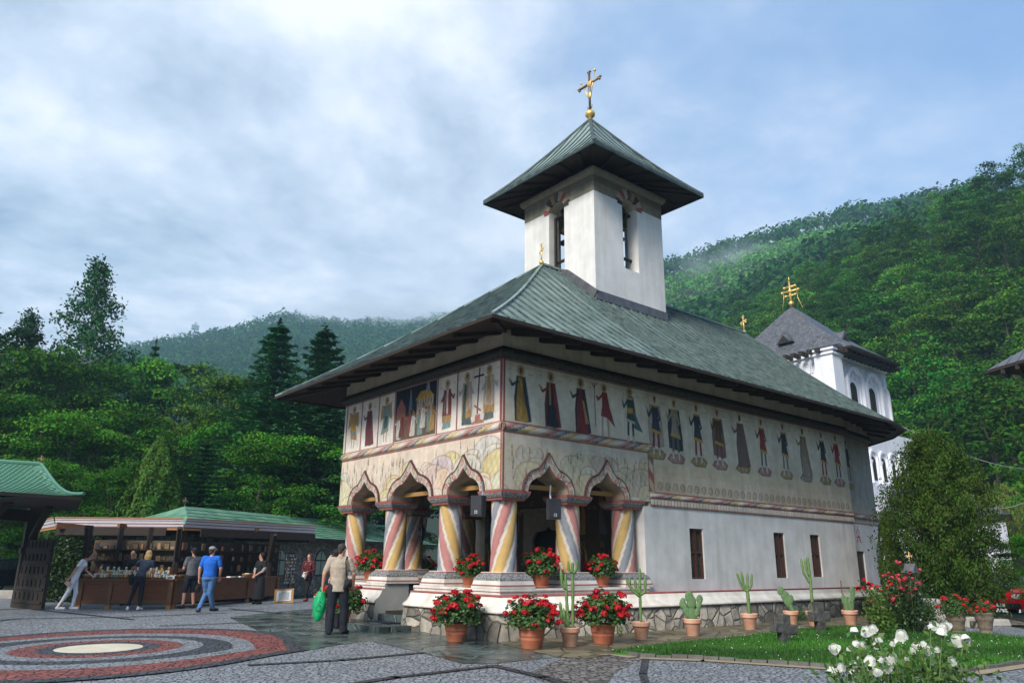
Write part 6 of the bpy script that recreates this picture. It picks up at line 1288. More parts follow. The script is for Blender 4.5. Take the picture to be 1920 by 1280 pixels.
m_.build('cross', wroof)
# lower arcade seen under the painted church's eave
LY = WY-1.0; la, lb2 = onY(1606, 838, LY), onY(1700, 860, LY); zt2 = onY(1650, 838, LY).z+1.0; lx0, lx1 = la.x-3, la.x+9
m_ = MB().mat('church_white'); m_.box(lx0, lx1, LY, WY-.001, -1, zt2); m_.build('porch_wall', wc); zs2 = onY(1630, 858, LY).z; xs0 = la.x+.6
for k in range(7): 
    m_ = MB().mat('church_white'); ring_arch(m_, lambda x, d, z: (x, LY-d, z), xs0+k*1.28, zs2-1.5, zs2, .42, .14, 0, .12); m_.lathe([(.13, zs2-1.5), (.11, zs2-.4), (.2, zs2-.15)], xs0+k*1.28+.64, LY-.12, 10); a_ = m_.build('arcade', wc); m_ = MB().mat('dark_inside'); arch_fill(m_, lambda x, d, z: (x, LY-d, z), xs0+k*1.28, zs2-1.3, zs2-.2, .33, .008); m_.build('opening', a_)
m_ = MB().mat('church_white'); yw = 5.2; p0 = G(1650, 1150, 0); m_.box(30, 55, 7.5, 9, -3, 5.6); m_.build('wing_wall', wc)
# white house with two dark slate roofs, mostly hidden by the trees
hs = thing('white_house', 'white walled house with dark tiered slate roofs hidden behind the right hand trees', 'house')
def flat_roof_tier(uR, vR, uL, vL, D, name, up=1.6):
    tip_ = at(uR, vR, D); lft = at(uL, vL, D+3); cen2 = (tip_+lft)/2+_fwd0*4; m_ = MB().mat('slate_roof'); dirv = (tip_-lft); dirv.z = 0; bk_ = _fwd0*7
    q4 = [Vector((lft.x, lft.y, tip_.z))-dirv*.6, tip_, tip_+bk_, Vector((lft.x, lft.y, tip_.z))-dirv*.6+bk_]; tp = (q4[0]+q4[2])/2+Vector((0, 0, up)); m_.add([tuple(v_) for v_ in q4]+[tuple(tp)], [(0, 1, 4), (1, 2, 4), (2, 3, 4), (3, 0, 4)])
    m_.mat('dark_wood'); m_.prism([(v_.x, v_.y) for v_ in q4], 'z', tip_.z-.28, tip_.z-.02); r_ = m_.build(name, hs); return q4
q = flat_roof_tier(1838, 911, 1770, 900, 34, 'roof', 1.0); mb = MB().mat('church_white'); mb.prism([(v_.x*.9+(q[0].x+q[2].x)/2*.1, v_.y*.9+(q[0].y+q[2].y)/2*.1) for v_ in q], 'z', -2, q[0].z-.3); mb.build('wall', hs)
q = flat_roof_tier(1897, 962, 1780, 940, 31, 'roof', 1.5); mb = MB().mat('church_white'); mb.prism([(v_.x*.93+(q[0].x+q[2].x)/2*.07, v_.y*.93+(q[0].y+q[2].y)/2*.07) for v_ in q], 'z', -2, q[0].z-.3); mb.build('wall', hs)
# roof corner reaching in from the right edge
rt_ = thing('eave_corner', 'blue grey metal roof corner reaching into the picture at the right edge', 'roof'); tp_ = at(1846, 696, 24); a1_ = at(1985, 655, 22); b1_ = at(1990, 700, 30); c1_ = at(2000, 610, 27)
mb = MB().mat('lead'); mb.add([tuple(tp_), tuple(a1_), tuple(c1_), tuple(b1_)], [(0, 1, 2), (0, 2, 3)])
for t in (.15, .3, .45, .6, .75): mb.bar(tp_.lerp(a1_, t), tp_.lerp(c1_, t), .04, .06)
mb.build('roof_sheet', rt_); mb = MB().mat('dark_wood'); z_ = Vector((0, 0, -.10)); mb.add([tuple(tp_+z_), tuple(a1_+z_+Vector((0, 0, -.1))), tuple(b1_+z_)], [(0, 2, 1)]); mb.bar(tp_+z_*.4, a1_+z_*.4, .05, .1); mb.bar(tp_+z_*.4, b1_+z_*.4, .05, .1)
for t in (.25, .45, .65, .85): mb.bar(tp_.lerp(a1_, t)+z_*1.6, tp_.lerp(b1_, t)+z_*1.6, .12, .14)
mb.build('soffit', rt_)
p = at(2030, 900, 27); mb = MB().mat('dark_wood'); mb.bar((p.x, p.y, -1.6), (p.x, p.y, tp_.z-.2), .3, .3); mb.build('post', rt_)
# power lines
for i, (p, q, lb) in enumerate([((1692, 800, 25), (2000, 880, 30), 'thin overhead cable running right from the eave of the painted church'), ((1800, 938, 30), (2000, 900, 20), 'lower thin cable crossing in front of the slate roofs'), ]):
    a_, b_ = at(*p), at(*q); n_ = 12; mb = MB().mat('wire'); mb.tube([a_.lerp(b_, k/n_)-Vector((0, 0, .5*math.sin(math.pi*k/n_))) for k in range(n_+1)], .012, 5); tag(mb.build('cable'), lb, 'cable')
# transmitter mast on the far hill
pm = at(364, 628, 600); mt_ = MB().mat('tag_metal'); zb0 = float(terr(pm.x, pm.y)); htop = at(364, 604, 600).z-zb0
for dx_, dy_ in ((-2.2, -2.2), (2.2, -2.2), (0, 2.2)): mt_.tube([(dx_, dy_, 0), (dx_*.3, dy_*.3, htop)], .35, 4)
for k in range(6): z = htop*(k+.5)/6; s_ = 1-.7*(k+.5)/6; mt_.tube([(-2.2*s_, -2.2*s_, z), (2.2*s_, -2.2*s_, z), (0, 2.2*s_, z), (-2.2*s_, -2.2*s_, z)], .25, 4)
mt_.box(-3, 3, -1, 1, htop*.8, htop*.92); tag(mt_.build('radio_mast', loc=(pm.x, pm.y, zb0)), 'tiny lattice radio mast on the crest of the far left hill', 'mast')
# loudspeakers, lantern
def speaker(loc, rz, label):
    t = thing('loudspeaker', label, 'loudspeaker', loc, rz, 'loudspeakers under the porch arches'); mb = MB().mat('black_plastic'); mb.box(-.105, .105, -.09, .09, -.17, .17); mb.build('cabinet', t); mb = MB().mat('black_plastic'); mb.box(-.095, .095, -.105, -.091, -.16, .16); g_ = mb.build('grille', t); mb = MB().mat('tag_metal'); mb.box(-.025, .025, -.109, -.106, -.13, -.08); mb.mat('ink'); mb.box(-.015, .010, -.1105, -.1095, -.12, -.09); mb.build('emblem', g_)
    mb = MB().mat('chrome'); mb.tube([(0, .12, .1), (0, .2, .25), (0, .16, .42)], .016, 6); mb.build('bracket', t); return t
vd = math.atan2(_right.y, _right.x)
speaker(at(897, 948, 13.05), vd-R(20), 'black loudspeaker hanging under the arch left of the corner column'); speaker(at(1038, 954, 13.3), vd+R(14), 'black loudspeaker hanging under the arch right of the corner column')
ln = thing('hanging_lantern', 'small glass lantern hanging from the porch ceiling behind the leftmost front columns', 'lantern', onX(790, 1000, 2.2)+Vector((0, 0, 0))); zl_ = 4.3-ln.location.z
mb = MB().mat('dark_wood'); mb.tube([(0, 0, .25), (0, 0, zl_)], .01, 5); mb.build('chain', ln); mb = MB().mat('glass'); mb.lathe([(.03, -.25), (.12, -.05), (.12, .08), (.04, .25)], n=6); mb.build('shade', ln)
mb = MB().mat('tag_metal')
for k in range(6): a_ = k*math.pi/3; mb.tube([(.03*math.cos(a_), .03*math.sin(a_), -.26), (.125*math.cos(a_), .125*math.sin(a_), -.05), (.125*math.cos(a_), .125*math.sin(a_), .08), (.04*math.cos(a_), .04*math.sin(a_), .26)], .009, 4)
mb.build('frame', ln)
tag(MB().mat('mat_blue').box(-.6, -.28, 3.05, 3.95, .112, .13).build('door_mat'), 'dark blue doormat in the entrance gap of the church base', 'doormat')
# ================================================================ PLANTS IN POTS
def geranium_meshes(seed, w_=.42, h_=.40):
    rng = np.random.default_rng(seed); n_ = 2600; d = rng.normal(0, 1, (n_, 3)); d /= np.linalg.norm(d, axis=1)[:, None]; d[:, 2] = np.where(d[:, 2] < -.45, -d[:, 2], d[:, 2])
    k = (1+.13*np.sin(d[:, :1]*7+seed)+.12*np.cos(d[:, 1:2]*8))*rng.uniform(.45, 1.03, (n_, 1)); P = d*k*np.array([w_, w_, h_])+np.array([0, 0, h_*.55])
    V, F, Cc = leafset(rng, P, d+np.array([0, 0, .5]), .062, .95, (.045, .135, .028), .45, .3, .45); f_ = np_mesh('foliage', V, F, ['leaf'], Cc, link=False)
    hd = []
    for s_ in range(3):
        P2 = rng.normal(0, 1, (46, 3)); P2 /= np.linalg.norm(P2, axis=1)[:, None]; P2[:, 2] = np.abs(P2[:, 2])*.9-.15; V, F, Cc = leafset(rng, P2*.043, P2, .034, .95, (1, 1, 1), .2, 0, .5)
        hd.append(np_mesh('flower_head', V, F, ['petal_red'], None, link=False))
    pos = []
    for i in range(34):
        d_ = rng.normal(0, 1, 3); d_ /= np.linalg.norm(d_); d_[2] = abs(d_[2])*1.0-.22*(i % 3 == 0); kk = 1.05+.10*rng.uniform(-1, 1.5); pos.append((d_[0]*w_*kk, d_[1]*w_*kk, d_[2]*h_*kk+h_*.55))
    return f_, hd, pos
GM = [geranium_meshes(s_) for s_ in (1, 2, 3)]
POTM = {}
def potmesh(kind):
    if kind in POTM: return POTM[kind]
    mb = MB()
    if kind == 'modern': mb.mat('terracotta', True); mb.lathe([(.15, 0), (.165, .02), (.19, .14), (.195, .145), (.193, .155), (.20, .20), (.208, .205), (.206, .215), (.215, .30), (.228, .305), (.228, .335), (.205, .335), (.20, .28)], n=26)
    if kind == 'classic': mb.mat('terracotta_old', True); mb.lathe([(.105, 0), (.112, .01), (.15, .225), (.155, .23), (.17, .235), (.176, .26), (.17, .285), (.178, .30), (.176, .325), (.15, .325), (.145, .26)], n=24)
    if kind == 'bowl': mb.mat('terracotta', True); mb.lathe([(.11, 0), (.12, .01), (.165, .18), (.172, .185), (.175, .215), (.155, .215), (.15, .16)], n=24); mb.lathe([(.15, -.004), (.165, .02), (.155, .02), (.12, .002)], n=22)
    if kind == 'urn': mb.mat('urn_stone', True); mb.lathe([(.16, 0), (.17, .05), (.14, .08), (.15, .14), (.17, .16), (.165, .20), (.21, .36), (.225, .38), (.22, .41), (.24, .50), (.255, .52), (.25, .56), (.22, .56), (.2, .48)], n=20)
    o_ = mb.build('pot'); C.objects.unlink(o_); mb = MB().mat('soil'); r_, z_ = {'modern': (.203, .30), 'classic': (.146, .28), 'bowl': (.151, .18), 'urn': (.21, .50)}[kind]; mb.lathe([(r_, z_-.01), (r_*.5, z_+.01)], n=18); s_ = mb.build('soil'); C.objects.unlink(s_); POTM[kind] = (o_, s_, z_); return POTM[kind]
def potted(kind, loc, label, cat='flower pot', name='potted_plant', group=None, sc_=1.0):
    t = thing(name, label, cat, loc, 0, group); o_, s_, z_ = potmesh(kind)
    for q in (o_, s_): c_ = q.copy(); C.objects.link(c_); c_.parent = t; c_.scale = (sc_,)*3
    return t, z_*sc_
def geranium(kind, loc, label, g=0, size=1.0, psc=1.0, nh=30, group='red geraniums in pots around the painted church', sag=1.0):
    t, z_ = potted(kind, loc, label, 'geranium', 'potted_geranium', group, psc); f_, hd, pos = GM[g % 3]; r = random.Random(int(loc[0]*100)); size *= r.uniform(.92, 1.08); nh = int(nh*r.uniform(.75, 1)); a0 = r.uniform(0, 6.28); c0, s0_ = math.cos(a0), math.sin(a0)
    c_ = f_.copy(); C.objects.link(c_); c_.parent = t; c_.location = (0, 0, z_-.02); c_.scale = (size, size, size*sag); c_.rotation_euler = (0, 0, a0)
    for i, p in enumerate(pos[:nh]):
        h = hd[i % 3].copy(); C.objects.link(h); h.parent = t; h.location = ((p[0]*c0-p[1]*s0_)*size, (p[0]*s0_+p[1]*c0)*size, z_-.02+p[2]*size*sag); k = r.uniform(1.0, 1.55); h.scale = (k*size**.5,)*3; h.rotation_euler = (r.uniform(-.4, .4), r.uniform(-.4, .4), r.uniform(0, 6))
    return t
GR_ = [('modern', 855, 1203, 'large red geranium in a terracotta pot against the stone base left of the church corner', .82, 1.0),
 ('modern', 997, 1216, 'largest red geranium in a glossy terracotta pot, nearest the camera at the church corner', .80, 1.05),
 ('modern', 1131, 1207, 'red geranium in a terracotta pot between the two tall branching cacti', .78, 1.05)]
for i, (kd, u, v, lb, sz, ps) in enumerate(GR_): geranium(kd, G(u, v), lb, i, sz*1.33, ps, 34, sag=.85)
geranium('modern', G(636, 1176), 'red geranium in a terracotta pot half hidden behind the man in the beige shirt', 1, 1.1, 1.05, 30, sag=.85)
def onz(u, v, z): return G(u, v, z)
geranium('bowl', Vector((.30, 5.50, .955)), 'red geranium on the parapet under the leftmost front arch', 2, 0.84, 1.05, 30)
geranium('bowl', Vector((.22, 1.28, .925)), 'red geranium on the parapet left of the corner column', 0, 0.74, 1.0, 26)
geranium('bowl', Vector((1.24, .22, .925)), 'red geranium on the parapet right of the corner column', 1, 0.81, 1.1, 30)
geranium('bowl', Vector((3.02, .20, .925)), 'red geranium on the parapet under the rightmost arch', 2, 0.78, 1.05, 28)
geranium('bowl', Vector((2.6, W-.3, .925)), 'shaded red geranium on the far parapet seen between the front columns', 0, 0.74, 1.0, 24)
geranium('urn', G(1797, 1190), 'red geranium in a ribbed stone urn left of its twin near the red car', 1, .60, .82, 22); geranium('urn', G(1850, 1189), 'red geranium in a ribbed stone urn closest to the red car', 2, .52, .82, 18)
# spindly green plant behind the leftmost parapet geranium
def stems(mb, rng, n, h, spread, r0=.008):
    tips = []
    for i in range(n):
        a = rng.uniform(0, 6.28); q = spread*rng.uniform(.2, 1); p = [Vector((0, 0, 0)), Vector((math.cos(a)*q*.35, math.sin(a)*q*.35, h*.55*rng.uniform(.8, 1.1))), Vector((math.cos(a)*q, math.sin(a)*q, h*rng.uniform(.75, 1.05)))]; mb.tube(p, [r0, r0*.7, r0*.35], 5); tips.append(p)
    return tips
rng = np.random.default_rng(31); t, z_ = potted('bowl', Vector((.5, 5.15, .955)), 'thin leafy green climbing plant standing behind the leftmost parapet geranium', 'plant'); mb = MB().mat('bark'); tp = stems(mb, random.Random(3), 5, .75, .14); mb.build('stem', t)
P = np.concatenate([np.array([tuple(p[1].lerp(p[2], x)+Vector(rng.normal(0, .04, 3))) for x in rng.uniform(-.6, 1, 90)]) for p in tp]); V, F, Cc = leafset(rng, P, rng.normal(0, 1, P.shape), .055, .6, (.07, .17, .03)); np_mesh('foliage', V, F, ['leaf'], Cc, t)
# cacti
def cactus_arm(mb, pts, r, n=8):
    pts = [Vector(p) for p in pts]; fine = []
    for a, b in zip(pts[:-1], pts[1:]):
        k_ = max(2, int((b-a).length/.05)); fine += [a.lerp(b, k/k_) for k in range(k_)]
    fine.append(pts[-1]); rs_ = [r*(.92+.10*math.sin(k*1.7)) for k in range(len(fine))]; rs_[-1] = r*.35; fine.append(fine[-1]+(fine[-1]-fine[-2])*.25); rs_.append(r*.08)
    mb.mat('cactus', True); mb.tube(fine, rs_, n); mb.mat('spine'); rr = random.Random(len(fine))
    for k in range(1, len(fine)-1):
        for j in range(3): d = Vector((rr.uniform(-1, 1), rr.uniform(-1, 1), rr.uniform(-.3, .5))).normalized(); p = fine[k]+d*rs_[k]*.9; mb.ball(p, .0055, 4, 2)
def cactus(kind, u, v, label, arms, psc=1.0, r=.028, loc=None):
    loc = loc or G(u, v); t, z_ = potted(kind, loc, label, 'cactus', 'potted_cactus', 'cacti in terracotta pots along the church wall', psc)
    ev = _right
    for a in arms:
        rad = a[0] if isinstance(a[0], float) else r; pts = a[1] if isinstance(a[0], float) else a; mb = MB(); cactus_arm(mb, [(Vector((0, 0, z_-.05))+ev*x+_fwd0*y+Vector((0, 0, z))) for x, y, z in pts], rad); mb.build('stem', t)
    return t
cactus('classic', 1069, 1212, 'tall cactus with two long upright forked stems between the two right hand geraniums', [[(-.02, 0, 0), (-.05, 0, .5), (-.07, 0, .98)], [(.05, .02, 0), (.06, .02, .6), (.06, 0, 1.10), (.07, 0, 1.18)], [(-.06, 0, .72), (-.13, 0, .80), (-.15, 0, 1.06)], [(.06, 0, .98), (.13, 0, 1.05), (.15, 0, 1.22)], [(.06, 0, 1.0), (-.01, 0, 1.06), (-.02, 0, 1.20)], [(-.03, 0, .05), (-.14, 0, .25), (-.17, 0, .50)], [(-.01, -.02, .05), (-.09, -.02, .22), (-.11, -.02, .40)]], 1.0, .030)
cactus('classic', 1203, 1198, 'branching candelabra cactus with one arm reaching left, right of the geraniums', [[(0, 0, 0), (0, 0, .45), (.0, 0, .78)], [(0, 0, .55), (-.14, 0, .66), (-.27, 0, .88)], [(0, 0, .58), (.10, 0, .64), (.12, 0, .92)], [(0, 0, .70), (.02, 0, 1.08)], [(.0, 0, .60), (-.07, 0, .68), (-.09, 0, .88)], [(-.2, 0, .76), (-.19, 0, .9)]], 1.0, .030)
cactus('classic', 1407, 1180, 'trident shaped cactus in a terracotta pot midway along the wall', [(.042, [(0, 0, 0), (0, 0, .55), (0, 0, .70)]), [(0, 0, .55), (-.12, 0, .66), (-.20, 0, .92), (-.21, 0, .98)], [(0, 0, .60), (-.08, 0, .72), (-.11, 0, 1.0)], [(0, 0, .62), (.03, 0, .98)], [(0, 0, .58), (.10, 0, .70), (.13, 0, .96)], [(0, .03, .0), (.03, .03, .45)]], 1.08, .030)
cactus('classic', 1527, 1173, 'tallest single stemmed cactus in front of the third window', [(.040, [(0, 0, 0), (.01, 0, .8), (-.01, 0, 1.38)]), [(-.01, 0, .75), (-.14, 0, .98), (-.17, 0, 1.32)], [(0, 0, .9), (-.06, 0, 1.05), (-.08, 0, 1.3)]], 1.05, .032)
def pads(kind, u, v, label, ps, psc=1.0):
    t, z_ = potted(kind, G(u, v), label, 'cactus', 'potted_cactus', 'cacti in terracotta pots along the church wall', psc)
    for x, z, a, w_, h_ in ps:
        mb = MB().mat('cactus_pad', True); M_ = Matrix.Rotation(math.atan2(_right.y, _right.x), 3, 'Z') @ Matrix.Rotation(a, 3, 'Y'); mb.ball(_right*x+Vector((0, 0, z_+z)), (w_, .022, h_), 14, 9, M_); mb.mat('spine'); rr = random.Random(int(x*999))
        for k in range(16): p = M_ @ Vector((rr.uniform(-.7, .7)*w_, -.021, rr.uniform(-.7, .7)*h_)); mb.ball(p+_right*x+Vector((0, 0, z_+z)), .005, 4, 2)
        mb.build('pad', t)
pads('classic', 1300, 1192, 'prickly pear with round pads fanned left and right in front of the first window', [(0, .12, 0, .09, .15), (-.10, .16, -.5, .08, .13), (-.17, .30, -.6, .075, .10), (0, .36, .05, .10, .14), (-.04, .46, 0, .09, .12), (.10, .16, .5, .06, .12), (.15, .30, .3, .055, .10), (.17, .42, .1, .07, .09), (-.18, .36, .2, .06, .09)], 1.05)
pads('classic', 1485, 1172, 'prickly pear leaning left in a pot under the second window', [(.03, .10, -.3, .05, .16), (-.05, .26, -.4, .10, .16), (-.10, .38, -.3, .11, .13), (-.20, .50, -.2, .09, .11), (.02, .30, .2, .08, .12)], 1.05)
pads('classic', 1596, 1172, 'prickly pear with one tall upright pad near the church door', [(-.06, .18, 0, .07, .20), (.05, .18, 0, .08, .18), (.12, .44, .03, .065, .19), (-.12, .30, 0, .05, .14)], 1.1)
t = thing('stake', 'thin reddish wooden stake standing in the prickly pear pot nearest the door', 'stake', G(1596, 1172)+Vector((0, 0, .3))); mb = MB().mat('stall_beam'); mb.bar(_right*-.13, _right*-.14+Vector((0, 0, .75)), .02, .02); mb.build('rod', t)
# old stone crosses on the lawn
def stone_cross(u, v, label, w_, h_, arm, d, yaw, tilt):
    t = thing('stone_cross', label, 'stone cross', G(u, v)+Vector((0, 0, -.02)), yaw); M_ = Matrix.Rotation(tilt, 4, 'Y'); mb = MB().mat('old_stone'); rr = random.Random(u)
    prof = [(-w_/2*.9, 0), (w_/2*.9, 0), (w_/2, h_*.42), (arm, h_*.40), (arm*1.02, h_*.72), (w_/2, h_*.70), (w_/2*1.02, h_), (-w_/2, h_*1.01), (-w_/2, h_*.72), (-arm, h_*.73), (-arm*1.0, h_*.42), (-w_/2, h_*.41)]
    mb.prism([(x+rr.uniform(-.008, .008), z+rr.uniform(-.008, .008)) for x, z in prof], 'y', -d/2, d/2); mb.v = [tuple(M_ @ Vector(p)) for p in mb.v]; o_ = mb.build('stone', t); bv = o_.modifiers.new('bevel', 'BEVEL'); bv.width = .015; bv.segments = 2; return t
stone_cross(1470, 1210, 'dark weathered stone cross leaning on the lawn in front of the trident cactus', .19, .56, .27, .15, vd+R(25), R(6)); stone_cross(1540, 1187, 'dark stone cross by the tallest cactus at the lawn edge', .20, .66, .24, .16, vd+R(20), R(-2))
# ---------------------------------------------------------------- roses
def rose_bush(name, loc, label, stems_, hdmat, hsize, leafcol, seed, dens=60, lsz=.05, leafmat='leaf', face=None, width=None):
    t = thing(name, label, 'rose bush', loc); rr = random.Random(seed); rng = np.random.default_rng(seed); mb = MB().mat('bark'); pts = []
    for x, y, z in stems_:
        p = [Vector((x*.25, y*.25, 0)), Vector((x*.6, y*.6, z*.5)), Vector((x, y, z))]; mb.mat('cactus'); p[1] += Vector((rr.gauss(0, .05), rr.gauss(0, .05), 0)); mb.tube(p, [.006, .004, .0025], 5)
        for k in range(dens): q = rr.uniform(.15, .97); b = p[0].lerp(p[1], q*2) if q < .5 else p[1].lerp(p[2], q*2-1); s_ = .03+.11*math.sin(math.pi*q); pts.append(tuple(b+Vector((rr.gauss(0, s_), rr.gauss(0, s_), rr.gauss(0, s_*.7)))))
    mb.build('stems', t); P = np.array(pts); V, F, Cc = leafset(rng, P, rng.normal(0, 1, P.shape)*.8+np.array([0, 0, .6]), lsz, .58, leafcol, .35, .3, .5); np_mesh('foliage', V, F, [leafmat], Cc, t)
    return t
def rose_mesh(seed, m, n=26, r=.045):
    rng = np.random.default_rng(seed); Vs = []; Fs = []; o = 0
    for i in range(n):
        lay = i/n; el = 1.35-1.25*lay; a = i*2.4; rad = r*(.22+.80*lay); c_ = np.array([math.cos(a)*math.cos(el)*rad, math.sin(a)*math.cos(el)*rad, math.sin(el)*r*.62*(1-.3*lay)]); nr = np.array([math.cos(a)*math.cos(el), math.sin(a)*math.cos(el), math.sin(el)+.25]); nr /= np.linalg.norm(nr); t_ = np.cross(nr, [0, 0, 1.]); t_ /= np.linalg.norm(t_)+1e-6; b_ = np.cross(nr, t_); s_ = r*(.38+.42*lay)
        for dx, dz in ((-1, -.7), (0, -1), (1, -.7), (1.05, .3), (.55, 1), (-.55, 1), (-1.05, .3)): cup = -.35*(dx*dx)*s_; Vs.append(c_+t_*dx*s_+b_*-dz*s_*.9+nr*(cup+.25*s_*max(0, dz)))
        Vs.append(c_-nr*s_*.05); base = o
        for k in range(7): Fs.append((base+k, base+(k+1) % 7, base+7))
        o += 8
    return np_mesh('rose', np.array(Vs), np.array(Fs), [m], None, link=False, smooth=True)
RW = [rose_mesh(1, 'petal_white'), rose_mesh(2, 'petal_white', 20, .04), rose_mesh(3, 'petal_white', 30, .048)]; RRd = [rose_mesh(4, 'petal_red'), rose_mesh(5, 'petal_red', 20)]; RPk = [rose_mesh(6, 'petal_pink'), rose_mesh(7, 'petal_pink', 22)]
# white roses: heads at measured places (column, row, size) at about 4.4 m
WR = [(1565, 1215, 1.15), (1601, 1181, .95), (1625, 1183, 1.1), (1637, 1178, .9), (1606, 1206, .8), (1618, 1209, .8), (1647, 1200, .8), (1641, 1210, .9), (1690, 1190, 1.1), (1684, 1202, 1.0), (1673, 1206, .6), (1718, 1212, 1.0), (1714, 1218, .9), (1731, 1206, .7), (1741, 1218, 1.0), (1752, 1172, 1.0), (1766, 1184, 1.2), (1768, 1176, 1.0), (1776, 1172, .9), (1745, 1174, .7), (1795, 1200, 1.3), (1810, 1196, .9), (1812, 1204, .9), (1670, 1232, 1.1), (1632, 1238, 1.1), (1640, 1232, .9), (1625, 1240, .9), (1592, 1215, .5), (1652, 1236, .7), (1662, 1249, 1.0), (1667, 1252, .9), (1601, 1244, .8), (1572, 1252, 1.0), (1560, 1256, .9), (1578, 1250, .9), (1598, 1260, .7), (1757, 1217, .6), (1760, 1224, .6), (1775, 1235, .8), (1786, 1240, .8), (1748, 1248, .8), (1790, 1245, .6), (1700, 1234, .6), (1782, 1232, .6), (1645, 1258, .8), (1633, 1250, .8), (1608, 1232, .4)]
rr = random.Random(6); rbp = G(1680, 1500); rbp = at(1685, 1200, 4.45); rbp.z = 0; heads = []
for u, v, s_ in WR:
    p = at(u, v, 4.45+rr.uniform(-.28, .28)); heads.append((p-rbp, s_))
t = rose_bush('white_rose_bush', rbp, 'foreground rose bush covered in white roses at the bottom right', [tuple(h) for h, s_ in heads]+[(rr.uniform(-.5, .42), rr.uniform(-.3, .3), rr.uniform(.62, .9)) for k in range(46)], None, 1, (.075, .20, .04), 8, 95, .040)
tocam = (Vector((CAM[0], CAM[1], 1.4))-rbp).normalized()
for i, (p, s_) in enumerate(heads): h = RW[i % 3].copy(); C.objects.link(h); h.parent = t; h.location = p; h.scale = (s_*.55,)*3; h.rotation_euler = (Vector((rr.gauss(0, .5), rr.gauss(0, .5), .8))+tocam*rr.uniform(.2, 1.0)).to_track_quat('Z', 'Y').to_euler()
def bush(u, v, D, label, hds, meshes, n_st, wd, ht, seed, lcol, dens=60, lsz=.06, sz=1.0, name='rose_bush'):
    loc = at(u, v, D); loc.z = 0.02; rr = random.Random(seed); st = [(rr.uniform(-wd, wd), rr.uniform(-wd, wd)*.7, ht*rr.uniform(.5, 1)) for k in range(n_st)]; t = rose_bush(name, loc, label, st, None, 1, lcol, seed, dens, lsz); rq = random.Random(seed+1)
    for i in range(hds):
        x, y, z = st[i % n_st]; h = meshes[i % len(meshes)].copy(); C.objects.link(h); h.parent = t; h.location = (x+rq.gauss(0, .05), y+rq.gauss(0, .05), z+rq.gauss(0, .05)); k = sz*rq.uniform(.8, 1.3); k *= .8; h.scale = (k,)*3; h.rotation_euler = (rq.uniform(-.8, .8), rq.uniform(-.8, .8), 0)
    return t
bush(1668, 1180, 18.4, 'rose bush with deep red roses right beside the church corner', 34, RRd, 22, .55, 1.15, 41, (.03, .09, .02), 80, .07, 1.2); bush(1700, 1180, 19.2, 'tall rose bush with magenta pink roses behind the deep red ones', 26, RPk, 20, .50, 1.45, 42, (.03, .09, .02), 70, .07, 1.0)
bush(1712, 1190, 17.0, 'dark leafy rose bush topped by a cluster of coral pink roses', 9, RPk, 16, .38, 1.22, 43, (.022, .065, .018), 110, .07, 1.3); bush(1655, 1195, 16.6, 'slender upright bush with narrow yellowish green leaves at the lawn edge', 3, RRd, 12, .18, 1.0, 44, (.09, .20, .03), 110, .06, .5, 'shrub')
bush(1735, 1178, 18.8, 'small rounded dark green shrub by the stone wellhead', 0, RRd, 30, .32, .75, 45, (.03, .10, .02), 120, .05, 1, 'shrub'); bush(1826, 1182, 21.0, 'low tuft of bright green leaves between the two stone urns', 0, RRd, 24, .4, .3, 46, (.06, .17, .025), 60, .06, 1, 'shrub')
bush(1500, 1183, 21.2, 'scrappy green weeds at the foot of the wall near the stone crosses', 0, RRd, 16, .35, .25, 47, (.04, .13, .02), 40, .05, 1, 'weeds'); bush(1163, 1190, 16.2, 'tiny green seedling by the geranium pots on the flagstones', 0, RRd, 5, .1, .2, 48, (.04, .12, .02), 24, .04, 1, 'weeds')
# stone pieces along the lawn's far edge
wl = thing('stone_wellhead', 'round pale stone basin on rubble behind the rose bushes', 'basin', at(1752, 1170, 20.5)*1); wl.location.z = 0; mb = MB().mat('pale_stone', True); mb.lathe([(.50, 0), (.50, .30), (.48, .32), (.52, .50), (.56, .54), (.56, .60), (.46, .60), (.44, .50)], n=24); mb.build('basin', wl)
rs_ = random.Random(15); spots = [(1700, 1178, 19.6), (1716, 1186, 18.6), (1738, 1190, 18.0), (1770, 1190, 18.4), (1782, 1192, 18.6), (1822, 1192, 19.4), (1836, 1194, 19.4), (1874, 1192, 20), (1650, 1172, 20.4)]
for i, (u, v, D) in enumerate(spots):
    p = at(u, v, D); mb = MB().mat('pale_stone' if i % 2 else 'flagstone'); L_ = rs_.uniform(.16, .38); mb.box(-L_, L_, -.15, .15, 0, rs_.uniform(.14, .26), taper=.03); o_ = mb.build('edging_stone', loc=(p.x, p.y, .0), rz=rs_.uniform(-.4, .4)+vd); tag(o_, ['rough block behind the rose bushes', 'pale block below the coral roses', 'dark flat block left of the basin foot', 'pale block right under the basin', 'dark block between basin and left urn', 'pale block just right of the left urn', 'dark block midway between the urns', 'pale block right of the right urn', 'dark block at the church corner by the roses'][i]+', part of the rubble edging', 'stone'); bv = o_.modifiers.new('bevel', 'BEVEL'); bv.width = .03; bv.segments = 2
# little roofed shrine with a cross among the trees
sh = thing('roadside_shrine', 'small dark roofed shrine with a tiny gilt cross in front of the dark trees', 'shrine', at(1719, 1150, 19.5)); sh.location.z = 0; mb = MB().mat('old_stone'); mb.bar((0, 0, 0), (0, 0, 1.35), .12, .12); mb.build('post', sh); mb = MB().mat('lead'); mb.box(-.30, .30, -.25, .25, 1.36, 1.42); mb.prism([(-.26, 1.42), (.26, 1.42), (0, 1.60)], 'y', -.2, .2); mb.build('roof', sh); cross(sh, (0, 0, 1.6), .28, .014, ball=0, arm=.1, yaw=vd); sh.scale = (.62, .62, .92)
